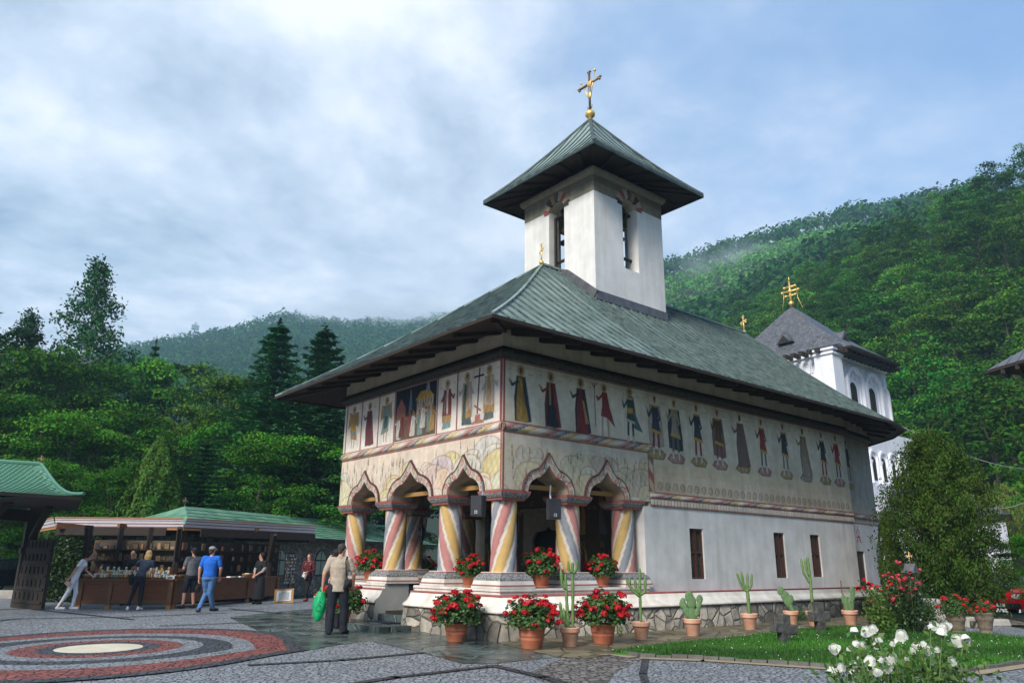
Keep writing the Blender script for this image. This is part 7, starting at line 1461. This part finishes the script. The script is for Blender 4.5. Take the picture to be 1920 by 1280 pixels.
# ---------------------------------------------------------------- cars
def car(loc, rz, paint, label):
    t = thing('parked_car', label, 'car', loc, rz, None); prof = [(-2.05, .30), (-2.1, .62), (-2.0, .82), (-1.15, .92), (-.55, 1.36), (.75, 1.40), (1.45, .98), (2.0, .90), (2.08, .60), (2.02, .30)]
    mb = MB().mat(paint, True); W2 = .82; n = len(prof); V_ = []
    for y, s_ in ((-W2, .95), (-W2*.97, 1.0), (W2*.97, 1.0), (W2, .95)):
        for x, z in prof: yy = y*(.84 if z > 1.2 else 1); V_.append((x*s_, yy, z if abs(y) < W2 else z*.985))
    mb.add(V_, [(r*n+k, r*n+(k+1) % n, (r+1)*n+(k+1) % n, (r+1)*n+k) for r in range(3) for k in range(n)]+[tuple(range(n)), tuple(3*n+k for k in range(n))[::-1]]); mb.cs = False; b_ = mb.build('body', t)
    for p in b_.data.polygons: p.use_smooth = False
    for y in (-.815, .815):
        s_ = 1 if y > 0 else -1; mb = MB().mat('glass')
        for q in ([(-.95, .96), (-.50, 1.30), (.08, 1.33), (.08, .96)], [(.14, .96), (.14, 1.33), (.68, 1.32), (1.2, .98)]): mb.add([(x, y*(.985-(z-.9)*.33)+s_*.03, z) for x, z in q], [(0, 1, 2, 3) if s_ < 0 else (3, 2, 1, 0)])
        mb.build('side_window', t)
    mb = MB().mat('glass'); mb.add([(-1.15, -.66, .95), (-1.15, .66, .95), (-.60, .58, 1.355), (-.60, -.58, 1.355)], [(0, 1, 2, 3)]); mb.v = [(x-.012, y, z+.012) for x, y, z in mb.v]; mb.build('windscreen', t); mb = MB().mat('glass'); mb.add([(1.42, -.64, 1.0), (1.42, .64, 1.0), (.80, .58, 1.385), (.80, -.58, 1.385)], [(3, 2, 1, 0)]); mb.v = [(x+.014, y, z+.012) for x, y, z in mb.v]; mb.build('rear_window', t)
    for x in (-1.3, 1.3):
        for y in (-.76, .76): mb = MB().mat('rubber', True); mb.tube([(x, y-.1, .30), (x, y+.1, .30)], .31, 18); w_ = mb.build('wheel', t); mb = MB().mat('chrome'); mb.tube([(x, y-.11, .30), (x, y+.11, .30)], .17, 12); mb.build('rim', w_)
    for y in (-.6, .6): mb = MB().mat('paper'); mb.ball((-2.06, y, .68), (.06, .16, .09), 10, 6); mb.build('headlight', t)
    mb = MB().mat('black_plastic'); mb.box(-2.14, -2.06, -.7, .7, .34, .48); mb.build('bumper', t); mb = MB().mat('paper'); mb.box(-2.16, -2.142, -.25, .25, .36, .46); mb.build('number_plate', t); return t
cp = at(1925, 1183, 27.5); cp.z = float(terr(cp.x, cp.y)); car(cp, vd+R(38), 'car_red', 'red car parked beyond the lawn at the right edge of the photo')
dp = G(-22, 1112, 0); car(at(-25, 1100, 33).xy.to_3d(), vd+R(80), 'car_black', 'black car seen nose on under the gate roof at the left edge')
lw = thing('low_wall', 'low grey concrete kerb wall behind the gate leaf at the left edge', 'wall', at(5, 1100, 29).xy.to_3d(), vd); mb = MB().mat('pale_stone'); mb.box(-3, 1.1, -.1, .1, 0, .28); mb.build('block', lw)
hd_ = thing('ivy_hedge', 'dark ivy covered hedge between the gate leaf and the stall', 'hedge', at(108, 1120, 27).xy.to_3d(), vd); rng = np.random.default_rng(61); n_ = 7000; P = np.stack([rng.uniform(-.95, .95, n_), rng.uniform(-.6, .6, n_), 2.25*rng.uniform(0, 1, n_)**.8], 1); P[:, 0] *= 1+.15*np.sin(P[:, 2]*4); V, F, Cc = leafset(rng, P, rng.normal(0, 1, P.shape), .11, .8, (.035, .085, .018), .5); np_mesh('foliage', V, F, ['leaf'], Cc, hd_)
# ================================================================ PEOPLE
def ccap(mb, a, b, ra, rb, n=10):                        # tapered capsule, closed
    a, b = Vector(a), Vector(b); d = (b-a); L_ = d.length
    if L_ < 1e-5: mb.ball(a, ra, n, 6); return
    d.normalize(); pts, rs_ = [], []
    for k in range(3): t = math.pi/2*(1-k/3); pts.append(a-d*ra*math.sin(t)*.98); rs_.append(max(.001, ra*math.cos(t)))
    pts += [a, b]; rs_ += [ra, rb]
    for k in range(1, 4): t = math.pi/2*k/3; pts.append(b+d*rb*math.sin(t)*.98); rs_.append(max(.001, rb*math.cos(t)))
    mb.tube(pts, rs_, n)
def chain(mb, pts, rs_, n=10):
    for i in range(len(pts)-1): ccap(mb, pts[i], pts[i+1], rs_[i], rs_[i+1], n)
def fuse(o, vox, smooth=2):
    m = o.modifiers.new('fuse', 'REMESH'); m.mode = 'VOXEL'; m.voxel_size = vox; m.use_smooth_shade = True
    s_ = o.modifiers.new('soften', 'SMOOTH'); s_.factor = .5; s_.iterations = smooth; return o
def oval(mb, pts, n=16):                                 # pts = [(centre, rx, ry)], stacked ellipses along any spine, x across the shoulders
    V_ = []; pts = [(Vector(c), rx, ry) for c, rx, ry in pts]
    for i, (c, rx, ry) in enumerate(pts):
        d = (pts[min(i+1, len(pts)-1)][0]-pts[max(0, i-1)][0]).normalized(); x = Vector((1, 0, 0)); x = (x-d*x.dot(d)).normalized(); y = d.cross(x)
        for k in range(n): a = 2*math.pi*k/n; V_.append(c+x*rx*math.cos(a)+y*ry*math.sin(a))
    m = len(pts); mb.add(V_, [(i*n+k, i*n+(k+1) % n, (i+1)*n+(k+1) % n, (i+1)*n+k) for i in range(m-1) for k in range(n)]+[tuple(range(n))[::-1], tuple((m-1)*n+k for k in range(n))])
def hand(mb, wrist, d, curl=.5, side=1, grip=False, thumb=None):
    d = Vector(d).normalized(); w_ = Vector(wrist); x = d.cross(Vector((0, 0, 1))); x = x.normalized() if x.length > .2 else Vector((0, 1, 0)); nrm = x.cross(d)
    palm = w_+d*.05; ccap(mb, w_, w_+d*.075+x*.012, .020, .024, 8); ccap(mb, w_+d*.03-x*.012, w_+d*.078-x*.02, .018, .018, 8)
    for k, (off, ln_) in enumerate(((-.030, .055), (-.011, .068), (.010, .072), (.030, .062))):
        b = w_+d*.088+x*off; bend = curl*(1.1 if grip else .6); p1 = b+(d*math.cos(bend*.6)+nrm*math.sin(bend*.6)*side)*ln_*.5; p2 = p1+(d*math.cos(bend*1.7)+nrm*math.sin(bend*1.7)*side)*ln_*.35; p3 = p2+(d*math.cos(bend*2.6)+nrm*math.sin(bend*2.6)*side)*ln_*.25; chain(mb, [b-d*.02, p1, p2, p3], [.0095, .009, .0082, .0072], 6)
    tb = w_+d*.035+x*.026; t1 = tb+(d*.7+x*.75+nrm*.2*side).normalized()*.035; t2 = t1+(d*.95+x*.15+nrm*.35*side).normalized()*.028; chain(mb, [tb, t1, t2], [.012, .0105, .009], 6)
def person(label, loc, rz, J, top, bottom, shoes, hair, sleeve=.55, legs='long', female=False, haircut='short', build=1.0, skirt=False, cap=None, h=1.75, face=True, shoe_h=.0, longs=False, grips=('', '')):
    """J: joints in local metres, x = own right side when facing +y... all z from the ground"""
    t = thing('person', label, 'person', loc, rz); s = h/1.75
    d = dict(pel=(0, 0, .95), waist=(0, 0, 1.10), chest=(0, 0, 1.32), neck=(0, .0, 1.47), head=(0, .02, 1.62), shL=(-.18, 0, 1.42), shR=(.18, 0, 1.42), elL=(-.25, -.02, 1.14), elR=(.25, -.02, 1.14), wrL=(-.26, .08, .90), wrR=(.26, .08, .90), hpL=(-.09, 0, .92), hpR=(.09, 0, .92), knL=(-.10, .02, .50), knR=(.10, .02, .50), anL=(-.10, 0, .09), anR=(.10, 0, .09), hdir=(0, 1, 0), ftL=(0, 1, 0), ftR=(0, 1, 0)); d.update(J)
    V3 = {k: Vector(v) for k, v in d.items()}; hd_ = V3['hdir'].normalized(); b_ = build
    # continuous body
    mb = MB().mat('skin', True); H_ = V3['head']; sd_ = hd_.cross(Vector((0, 0, 1))).normalized()
    oval(mb, [(V3['pel']-Vector((0, 0, .06)), .13*b_, .10*b_), (V3['pel'], .145*b_, .105*b_), (V3['waist'], .125*b_, .092*b_), (V3['chest'], .155*b_, .105*b_), (V3['neck']-(V3['neck']-V3['chest'])*.25, .13, .07), (V3['neck'], .055, .055)])
    chain(mb, [V3['neck']-Vector((0, 0, .05)), V3['neck'].lerp(H_, .75)], [.056, .052]); up = (H_-V3['neck']).normalized()*.4+Vector((0, 0, .6)); up.normalize()
    mb.ball(H_+up*.025-hd_*.012, (.076, .092, .095), 16, 12, Matrix.Rotation(math.atan2(-hd_.x, hd_.y), 3, 'Z')); ccap(mb, H_-up*.045+hd_*.012, H_-up*.085+hd_*.045, .058, .036, 10)
    ccap(mb, H_+hd_*.076+up*.012, H_+hd_*.098-up*.018, .010, .014, 6); 
    for s_ in (-1, 1): mb.ball(H_+sd_*s_*.079-hd_*.005+up*0, (.010, .018, .028), 8, 6); ccap(mb, H_+sd_*s_*.030+hd_*.076+up*.028, H_+sd_*s_*.045+hd_*.070+up*.026, .010, .009, 6)
    ccap(mb, H_+hd_*.077-up*.045-sd_*.015, H_+hd_*.077-up*.045+sd_*.015, .009, .009, 6)
    for q in 'LR':
        chain(mb, [V3['sh'+q]*.85+V3['neck']*.15-Vector((0, 0, .02)), V3['sh'+q], V3['el'+q], V3['wr'+q]], [.05, .052*b_, .040*b_, .026]); hd2 = (V3['wr'+q]-V3['el'+q]).normalized(); hd2 = Vector(d.get('hand'+q, hd2)); hand(mb, V3['wr'+q], hd2, 1.0 if grips['LR'.index(q)] else .45, 1 if q == 'R' else -1, bool(grips['LR'.index(q)]))
        chain(mb, [V3['pel']+Vector((.06 if q == 'R' else -.06, 0, -.04)), V3['hp'+q]-Vector((0, 0, .05)), V3['kn'+q], V3['an'+q]], [.085*b_, .088*b_, .056, .038]); ft = V3['ft'+q].normalized(); ccap(mb, V3['an'+q]-Vector((0, 0, .045))-ft*.03, V3['an'+q]-Vector((0, 0, .055))+ft*.12, .034, .028, 8)
    fuse(mb.build('body', t), .0075)
    # face details
    fm = MB().mat('ink')
    for s_ in (-1, 1): fm.ball(H_+sd_*s_*.030+hd_*.083+up*.014, .0085, 8, 5)
    if face: fm.build('eyes', t); 
    # hair or cap
    hm_ = MB().mat(hair, True); R3 = Matrix.Rotation(math.atan2(-hd_.x, hd_.y), 3, 'Z')
    hm_.ball(H_+up*.040-hd_*.030, (.086, .088, .088) if not female else (.094, .095, .095), 16, 10, R3)
    if haircut == 'long':
        for k in range(9): a = -1.15+k*.29; q = -hd_*math.cos(a)+sd_*math.sin(a); chain(hm_, [H_+up*.03+q*.065, H_+q*.092-up*.06, H_+q*.095-up*(.20 if abs(a) < .8 else .12)+Vector((0, 0, -.02))], [.040, .036, .016], 7)
    elif haircut == 'bob':
        for k in range(9): a = -1.3+k*.325; q = -hd_*math.cos(a)+sd_*math.sin(a); chain(hm_, [H_+up*.04+q*.06, H_+q*.085-up*.055], [.046, .034], 7)
    else: chain(hm_, [H_-hd_*.05+up*.02, H_-hd_*.062-up*.045], [.062, .045], 8)
    if cap: hm_.v = [tuple(Vector(p)-up*.012) for p in hm_.v]
    fuse(hm_.build('hair', t), .011, 1)
    if cap: cm_ = MB().mat(cap, True); cm_.ball(H_+up*.058-hd_*.012, (.094, .104, .072), 16, 10, R3); ccap(cm_, H_+up*.05+hd_*.08, H_+up*.035+hd_*.155, .05, .03, 8); cm_.v = [tuple(p) for p in cm_.v]; fuse(cm_.build('cap', t), .01, 1)
    # shirt
    mb = MB().mat(top, True); g = .018; zt = V3['waist'].lerp(V3['pel'], .9); low = V3['pel']-Vector((0, 0, .02)) if not longs else V3['pel']-Vector((0, 0, .14))
    oval(mb, [(low, (.165 if not female else .158)*b_, .128*b_), (V3['pel'].lerp(V3['waist'], .5), .158*b_, .125*b_), (V3['waist'], (.155 if not female else .128)*b_, .118*b_), (V3['chest']-Vector((0, 0, .03)), .178*b_, .132*b_), (V3['chest'].lerp(V3['neck'], .45), .178*b_, .110*b_), (V3['neck']-(V3['neck']-V3['chest']).normalized()*.015, .085, .072)])
    if female: 
        for s_ in (-1, 1): mb.ball(V3['chest']+Vector((s_*.07, .085, -.02)), .062, 10, 7)
    for q in 'LR':
        e_ = V3['sh'+q].lerp(V3['el'+q], min(1, sleeve*1.35)) if sleeve <= .75 else V3['el'+q]; chain(mb, [V3['chest'].lerp(V3['neck'], .6), V3['sh'+q]+Vector((0, 0, -.005)), e_], [.075, .070*b_, (.062 if sleeve <= .75 else .052)*b_])
        if sleeve > .75: chain(mb, [V3['el'+q], V3['wr'+q].lerp(V3['el'+q], .08)], [.052*b_, .038])
    shirt = fuse(mb.build('shirt', t), .012, 2); tx_ = bpy.data.textures.new('folds', 'CLOUDS'); tx_.noise_scale = .11; dm = shirt.modifiers.new('folds', 'DISPLACE'); dm.texture = tx_; dm.strength = .022; dm.mid_level = .5
    # trousers / skirt / shorts
    mb = MB().mat(bottom, True); oval(mb, [(V3['pel']-Vector((0, 0, .10)), .155*b_, .118*b_), (V3['pel'], .162*b_, .122*b_), (V3['pel'].lerp(V3['waist'], .55), .145*b_, .11*b_)])
    fit = dict(long=(.100, .072, .062), slim=(.096, .062, .046), shorts=(.105, .088, 0), wide=(.108, .088, .080))[legs]
    for q in 'LR':
        if legs == 'shorts': chain(mb, [V3['hp'+q]-Vector((0, 0, .03)), V3['hp'+q].lerp(V3['kn'+q], .98)], [fit[0]*b_, fit[1]])
        else: chain(mb, [V3['hp'+q]-Vector((0, 0, .03)), V3['kn'+q], V3['an'+q]+Vector((0, 0, .0 if legs != 'slim' else .03))], [fit[0]*b_, fit[1], fit[2]])
    if skirt: oval(mb, [((0, .0, .16), .22, .20), ((0, 0, .5), .21, .19), ((0, 0, .9), .18, .15)])
    tr_ = fuse(mb.build('skirt' if skirt else 'trousers' if legs != 'shorts' else 'shorts', t), .013, 2); dm = tr_.modifiers.new('folds', 'DISPLACE'); dm.texture = tx_; dm.strength = .016
    for q in 'LR':
        mb = MB().mat(shoes, True); a = V3['an'+q]; ft = V3['ft'+q].normalized(); ccap(mb, a-Vector((0, 0, .040))-ft*.045, a-Vector((0, 0, .050))+ft*.15, .045, .040, 10); ccap(mb, a+Vector((0, 0, .0))-ft*.02, a-Vector((0, 0, .04)), .045, .045, 8); fuse(mb.build('shoe', t), .011, 1)
    t.scale = (s, s, s); return t
FACE = math.atan2(_fwd0.y, _fwd0.x)-math.pi/2           # own +y away from the camera, own +x = picture right
def bag(name, label, cat, loc, fn, rz=0):
    t = thing(name, label, cat, loc, rz); fn(t); return t
def P3(t, x, y, z): s = t.scale[0]; return Vector(t.location)+Matrix.Rotation(t.rotation_euler.z, 3, 'Z') @ (Vector((x, y, z))*s)
# 1 woman in white, leaning towards the counter on the right
p1_ = person('young woman in white t-shirt and tight white trousers leaning towards the jars', G(132, 1143), FACE-R(72), dict(pel=(0, -.02, .93), waist=(0, .02, 1.08), chest=(0, .10, 1.28), neck=(0, .18, 1.42), head=(0, .28, 1.53), shL=(-.17, .14, 1.37), shR=(.17, .13, 1.37), elR=(.20, -.01, 1.12), wrR=(.18, -.13, .88), elL=(-.22, .20, 1.10), wrL=(-.16, .34, 1.0), hpL=(-.08, -.02, .90), hpR=(.08, -.02, .90), knR=(.09, -.12, .50), anR=(.09, -.30, .10), knL=(-.08, .05, .49), anL=(-.08, .02, .09), hdir=(0, .85, -.5)), 'cloth_white', 'cloth_white', 'shoe_white', 'hair_dark', .35, 'slim', True, 'bob', .86, h=1.70)
mb = MB().mat('purse'); mb.box(-.09, .09, -.012, .012, -.06, .06); o_ = mb.build('purse', loc=P3(p1_, .19, -.14, .74), rz=FACE); o_.rotation_euler = (0, R(38), FACE); tag(o_, 'flat pink clutch purse held by the woman in white', 'purse')
# 2 blonde woman seen from behind, bending over the counter
p2_ = person('blonde woman in dark blouse and navy trousers bending over the counter, back turned', G(251, 1144), FACE+R(6), dict(pel=(.05, .0, .93), waist=(.06, .06, 1.07), chest=(.09, .16, 1.27), neck=(.10, .22, 1.42), head=(.12, .28, 1.55), shL=(-.08, .19, 1.37), shR=(.26, .19, 1.35), elL=(-.25, .26, 1.18), wrL=(-.22, .45, 1.08), elR=(.32, .24, 1.10), wrR=(.26, .40, .95), hpL=(-.03, 0, .90), hpR=(.12, 0, .90), knL=(-.09, .02, .50), anL=(-.17, -.03, .09), knR=(.11, .02, .50), anR=(.13, -.02, .09), hdir=(.25, .9, -.2), ftL=(-.3, .9, 0), ftR=(.2, .9, 0)), 'cloth_slate', 'cloth_navy', 'shoe_white', 'hair_blond', .4, 'slim', True, 'long', .92, h=1.72)
mb = MB().mat('leather', True); mb.ball((0, 0, 0), (.09, .06, .16), 10, 8); mb.tube([(0, 0, .12), (.02, 0, .3), (.06, .02, .44)], .012, 5); o_ = mb.build('handbag', loc=P3(p2_, -.22, .10, .86)); tag(o_, 'black shoulder bag hanging at the left side of the blonde woman', 'handbag')
# 3 man in grey t-shirt and dark shorts
p3_ = person('man in grey t-shirt and navy shorts standing at the counter, facing left', G(352, 1140), FACE+R(48), dict(elL=(-.24, .06, 1.14), wrL=(-.14, .30, 1.10), elR=(.25, .02, 1.14), wrR=(.16, .26, 1.08), hdir=(.0, 1, -.15), anL=(-.16, .02, .09), anR=(.13, -.05, .09), knL=(-.14, .04, .5), ftL=(-.3, 1, 0)), 'cloth_grey', 'cloth_navy', 'leather', 'hair_dark', .5, 'shorts', False, 'short', 1.12, cap='cloth_black', h=1.76)
# 4 man in blue polo, walking, bag in left hand
p4_ = person('man in bright blue polo, jeans and grey cap walking past with a black pouch', G(385, 1147), FACE+R(12), dict(elL=(-.27, -.02, 1.14), wrL=(-.27, .03, .86), elR=(.27, .02, 1.15), wrR=(.25, .12, .92), hdir=(.55, .8, 0), knL=(-.06, .12, .50), anL=(-.16, -.10, .09), knR=(.06, .05, .50), anR=(.14, .24, .10), ftL=(-.4, .8, 0), ftR=(.7, .6, 0), handL=(0, .02, -1)), 'cloth_blue', 'cloth_jeans', 'leather', 'hair_grey', .5, 'long', False, 'short', 1.14, cap='cap_grey', h=1.78, grips=('g', ''))
mb = MB().mat('leather', True); mb.ball((0, 0, -.14), (.085, .05, .115), 12, 8); mb.tube([(-.04, 0, -.06), (-.03, 0, .02), (.03, 0, .02), (.04, 0, -.06)], .008, 5); o_ = mb.build('pouch', loc=P3(p4_, -.27, .03, .75)); tag(o_, 'black leather pouch carried by the man in the blue polo', 'pouch')
# 5 attendant behind the counter
person('stall keeper in dark clothes standing in the shade behind the jars', G(230, 1140)+inn*1.7, FACE+R(180), dict(wrL=(-.12, .25, 1.02), wrR=(.12, .25, 1.02)), 'cloth_black', 'cloth_black', 'leather', 'hair_dark', .8, 'long', False, 'short', 1.05, h=1.68)
# 6 person in black with striped sleeves
p6_ = person('person in black dress with striped sleeves and clasped hands in front of the right counter', G(483, 1132), FACE+R(150), dict(elL=(-.23, .04, 1.16), wrL=(-.05, .24, .98), elR=(.23, .04, 1.16), wrR=(.05, .24, .96), hdir=(.8, .6, -.1)), 'cloth_black', 'cloth_black', 'leather', 'hair_dark', .5, 'long', True, 'short', 1.0, skirt=True, longs=True, h=1.66)
for q in 'LR':
    s_ = -1 if q == 'L' else 1; mb = MB().mat('cloth_stripe', True); ccap(mb, (s_*.225, .03, 1.22), (s_*.20, .10, 1.10), .058, .050, 10); mb.build('sleeve', p6_)
# 7 woman in maroon facing the camera
p7_ = person('woman in maroon jumper and black trousers holding leaflets by the arched windows', G(574, 1127), FACE+R(170), dict(elL=(-.24, .0, 1.15), wrL=(-.08, .22, 1.08), elR=(.24, .0, 1.15), wrR=(.08, .22, 1.06), hdir=(.25, .9, -.25), knL=(-.03, .04, .5), anL=(.03, .02, .09), knR=(.05, -.02, .5), anR=(.03, -.12, .09), hpL=(-.08, 0, .92)), 'cloth_maroon', 'cloth_black', 'shoe_red', 'hair_auburn', .9, 'slim', True, 'bob', 1.0, longs=True, h=1.66)
mb = MB().mat('paper'); mb.box(-.05, .05, -.004, .004, -.09, .09); mb.mat('cap_grey'); mb.box(.06, .10, -.004, .004, -.13, .07); o_ = mb.build('leaflet', loc=P3(p7_, .04, .30, .98), rz=FACE); o_.rotation_euler = (R(15), R(25), FACE); tag(o_, 'pale folded leaflets in the hands of the woman in maroon', 'leaflet')
mb = MB().mat('beam', True)
for s_ in (-1, 1): mb.tube([(s_*.10, .125, 1.18), (s_*.105, .11, 1.36), (s_*.10, .0, 1.475), (s_*.11, -.12, 1.33), (s_*.11, -.13, 1.12)], .011, 5)
mb.build('bag_strap', p7_)
# 8 man in beige shirt from behind with green carrier bag
p8_ = person('man in beige short sleeved shirt and dark trousers seen from behind near the church steps', G(628, 1189), FACE+R(8), dict(elL=(-.29, -.03, 1.15), wrL=(-.31, .02, .90), elR=(.29, .02, 1.16), wrR=(.29, .14, .93), hdir=(.6, .8, .0), head=(.03, .03, 1.63), anL=(-.12, -.04, .09), anR=(.15, .08, .09), knL=(-.11, .0, .5), knR=(.14, .05, .5), hpL=(-.10, 0, .92), hpR=(.10, 0, .92), ftL=(-.25, 1, 0), ftR=(.5, .9, 0), handL=(0, 0, -1)), 'cloth_beige', 'cloth_navy', 'leather', 'hair_grey', .52, 'wide', False, 'short', 1.10, h=1.74, longs=True, grips=('g', ''))
mb = MB().mat('cloth_beige', True); mb.lathe([(.075, 1.455), (.068, 1.50), (.062, 1.50), (.066, 1.45)], 0.01, .01, 16); mb.build('collar', p8_)
cb = thing('camera_bag', 'small black camera bag hanging on a shoulder strap of the man in beige', 'camera bag', P3(p8_, .20, -.10, .98), FACE+R(8)); mb = MB().mat('leather', True); mb.box(-.075, .075, -.05, .05, -.09, .07); mb.ball((0, -.06, -.01), (.05, .04, .05), 10, 6); o_ = mb.build('case', cb); bv = o_.modifiers.new('bevel', 'BEVEL'); bv.width = .015
mb = MB().mat('leather', True); mb.tube([(-.02, -.01, .06), (-.06, -.045, .25), (-.075, -.05, .42), (-.06, .06, .51), (-.05, .13, .48)], .013, 6); mb.build('strap', cb)
gb = thing('carrier_bag', 'crumpled bright green plastic carrier bag held by the man in beige', 'bag', P3(p8_, -.335, .02, .78), FACE)
rng = np.random.default_rng(5); V_ = []; nb_, mz = 18, 14
for i in range(mz+1):
    t_ = i/mz; z = -.56*(t_)+.03; rx = .032+.092*math.sin(math.pi*min(1, .12+t_*.80))**.8; ry = .03+.06*math.sin(math.pi*min(1, .1+t_*.8)); rx *= 1-.75*max(0, t_-.85)/.15*.6
    for k in range(nb_): a = 2*math.pi*k/nb_; w_ = 1+.10*math.sin(a*5+i*.8)+rng.normal(0, .03); V_.append((rx*math.cos(a)*w_-.03*t_, ry*math.sin(a)*w_, z))
mb = MB().mat('green_bag', True); mb.add(V_, [(i*nb_+k, i*nb_+(k+1) % nb_, (i+1)*nb_+(k+1) % nb_, (i+1)*nb_+k) for i in range(mz) for k in range(nb_)]+[tuple(mz*nb_+k for k in range(nb_))]); mb.build('sack', gb)
mb = MB().mat('green_bag', True)
for s_ in (-1, 1): mb.tube([(s_*.03, 0, .0), (s_*.02, .01, .07), (0, .0, .12)], [.018, .012, .010], 6)
mb.build('handle', gb); mb = MB().mat('ink'); 
for pts in ([(-.02, -.105, -.20), (.02, -.105, -.22), (.03, -.105, -.27)], [(-.06, -.105, -.30), (-.01, -.105, -.33), (.03, -.105, -.31)], [(.0, -.105, -.14), (.03, -.10, -.17)]): mb.tube(pts, .006, 4)
mb.build('print', gb)
# 9 someone half hidden behind him, raising a hand
person('person almost hidden behind the man in beige, one hand raised to the face', G(622, 1178), FACE+R(20), dict(elL=(-.26, .05, 1.22), wrL=(-.16, .12, 1.46), handL=(.2, .1, 1), elR=(.25, 0, 1.15), wrR=(.2, .1, .95), hdir=(.2, 1, 0)), 'shoe_red', 'cloth_navy', 'leather', 'hair_dark', .45, 'long', True, 'short', .9, h=1.66)
# ================================================================ AIR
hz = MB(); m_ = bpy.data.materials.new('haze_air'); m_.use_nodes = True; n_ = m_.node_tree.nodes; n_.clear(); oo = n_.new('ShaderNodeOutputMaterial'); pv = n_.new('ShaderNodeVolumePrincipled'); pv.inputs['Color'].default_value = (.50, .80, 1.0, 1); pv.inputs['Density'].default_value = HAZE; pv.inputs['Anisotropy'].default_value = .2; m_.node_tree.links.new(pv.outputs[0], oo.inputs['Volume'])
hz.mat(m_); hz.box(CAM[0]-830, CAM[0]+830, CAM[1]-830, CAM[1]+830, -130, 300); tag(hz.build('haze'), 'thin pale blue haze filling the valley', 'haze', kind='stuff')

def mist(name, c_, r_, dens, label, seed):
    m_ = bpy.data.materials.new(name+'_air'); m_.use_nodes = True; t_ = m_.node_tree; n_ = t_.nodes; l_ = t_.links; n_.clear(); oo = n_.new('ShaderNodeOutputMaterial'); pv = n_.new('ShaderNodeVolumePrincipled'); pv.inputs['Color'].default_value = (.92, .96, 1, 1); pv.inputs['Anisotropy'].default_value = .2
    tc_ = n_.new('ShaderNodeTexCoord'); ln_ = n_.new('ShaderNodeVectorMath'); ln_.operation = 'LENGTH'; l_.new(tc_.outputs['Object'], ln_.inputs[0]); mr_ = n_.new('ShaderNodeMapRange'); mr_.interpolation_type = 'SMOOTHSTEP'; l_.new(ln_.outputs['Value'], mr_.inputs[0]); mr_.inputs[1].default_value = .25; mr_.inputs[2].default_value = 1; mr_.inputs[3].default_value = 1; mr_.inputs[4].default_value = 0
    nz = n_.new('ShaderNodeTexNoise'); nz.inputs['Scale'].default_value = 2.4; nz.inputs['Detail'].default_value = 4; mp_ = n_.new('ShaderNodeMapping'); mp_.inputs['Location'].default_value = (seed, seed*2, 0); l_.new(tc_.outputs['Object'], mp_.inputs[0]); l_.new(mp_.outputs[0], nz.inputs['Vector']); m2 = n_.new('ShaderNodeMapRange'); l_.new(nz.outputs[0], m2.inputs[0]); m2.inputs[1].default_value = .38; m2.inputs[2].default_value = .68
    a_ = n_.new('ShaderNodeMath'); a_.operation = 'MULTIPLY'; l_.new(mr_.outputs[0], a_.inputs[0]); l_.new(m2.outputs[0], a_.inputs[1]); b_ = n_.new('ShaderNodeMath'); b_.operation = 'MULTIPLY'; l_.new(a_.outputs[0], b_.inputs[0]); b_.inputs[1].default_value = dens; l_.new(b_.outputs[0], pv.inputs['Density']); l_.new(pv.outputs[0], oo.inputs['Volume'])
    mb = MB().mat(m_, True); mb.ball((0, 0, 0), 1, 24, 14); o_ = mb.build(name, loc=c_); o_.scale = r_; o_.rotation_euler = (0, 0, vd); return tag(o_, label, 'mist', kind='stuff')
mist('mist', at(735, 600, 600), (120, 60, 24), .05, 'pale mist hanging over the far left ridge behind the roof', 3); mist('mist', at(1380, 500, 330), (36, 22, 15), .04, 'thin wisp of mist in the valley between the right hillsides', 8)
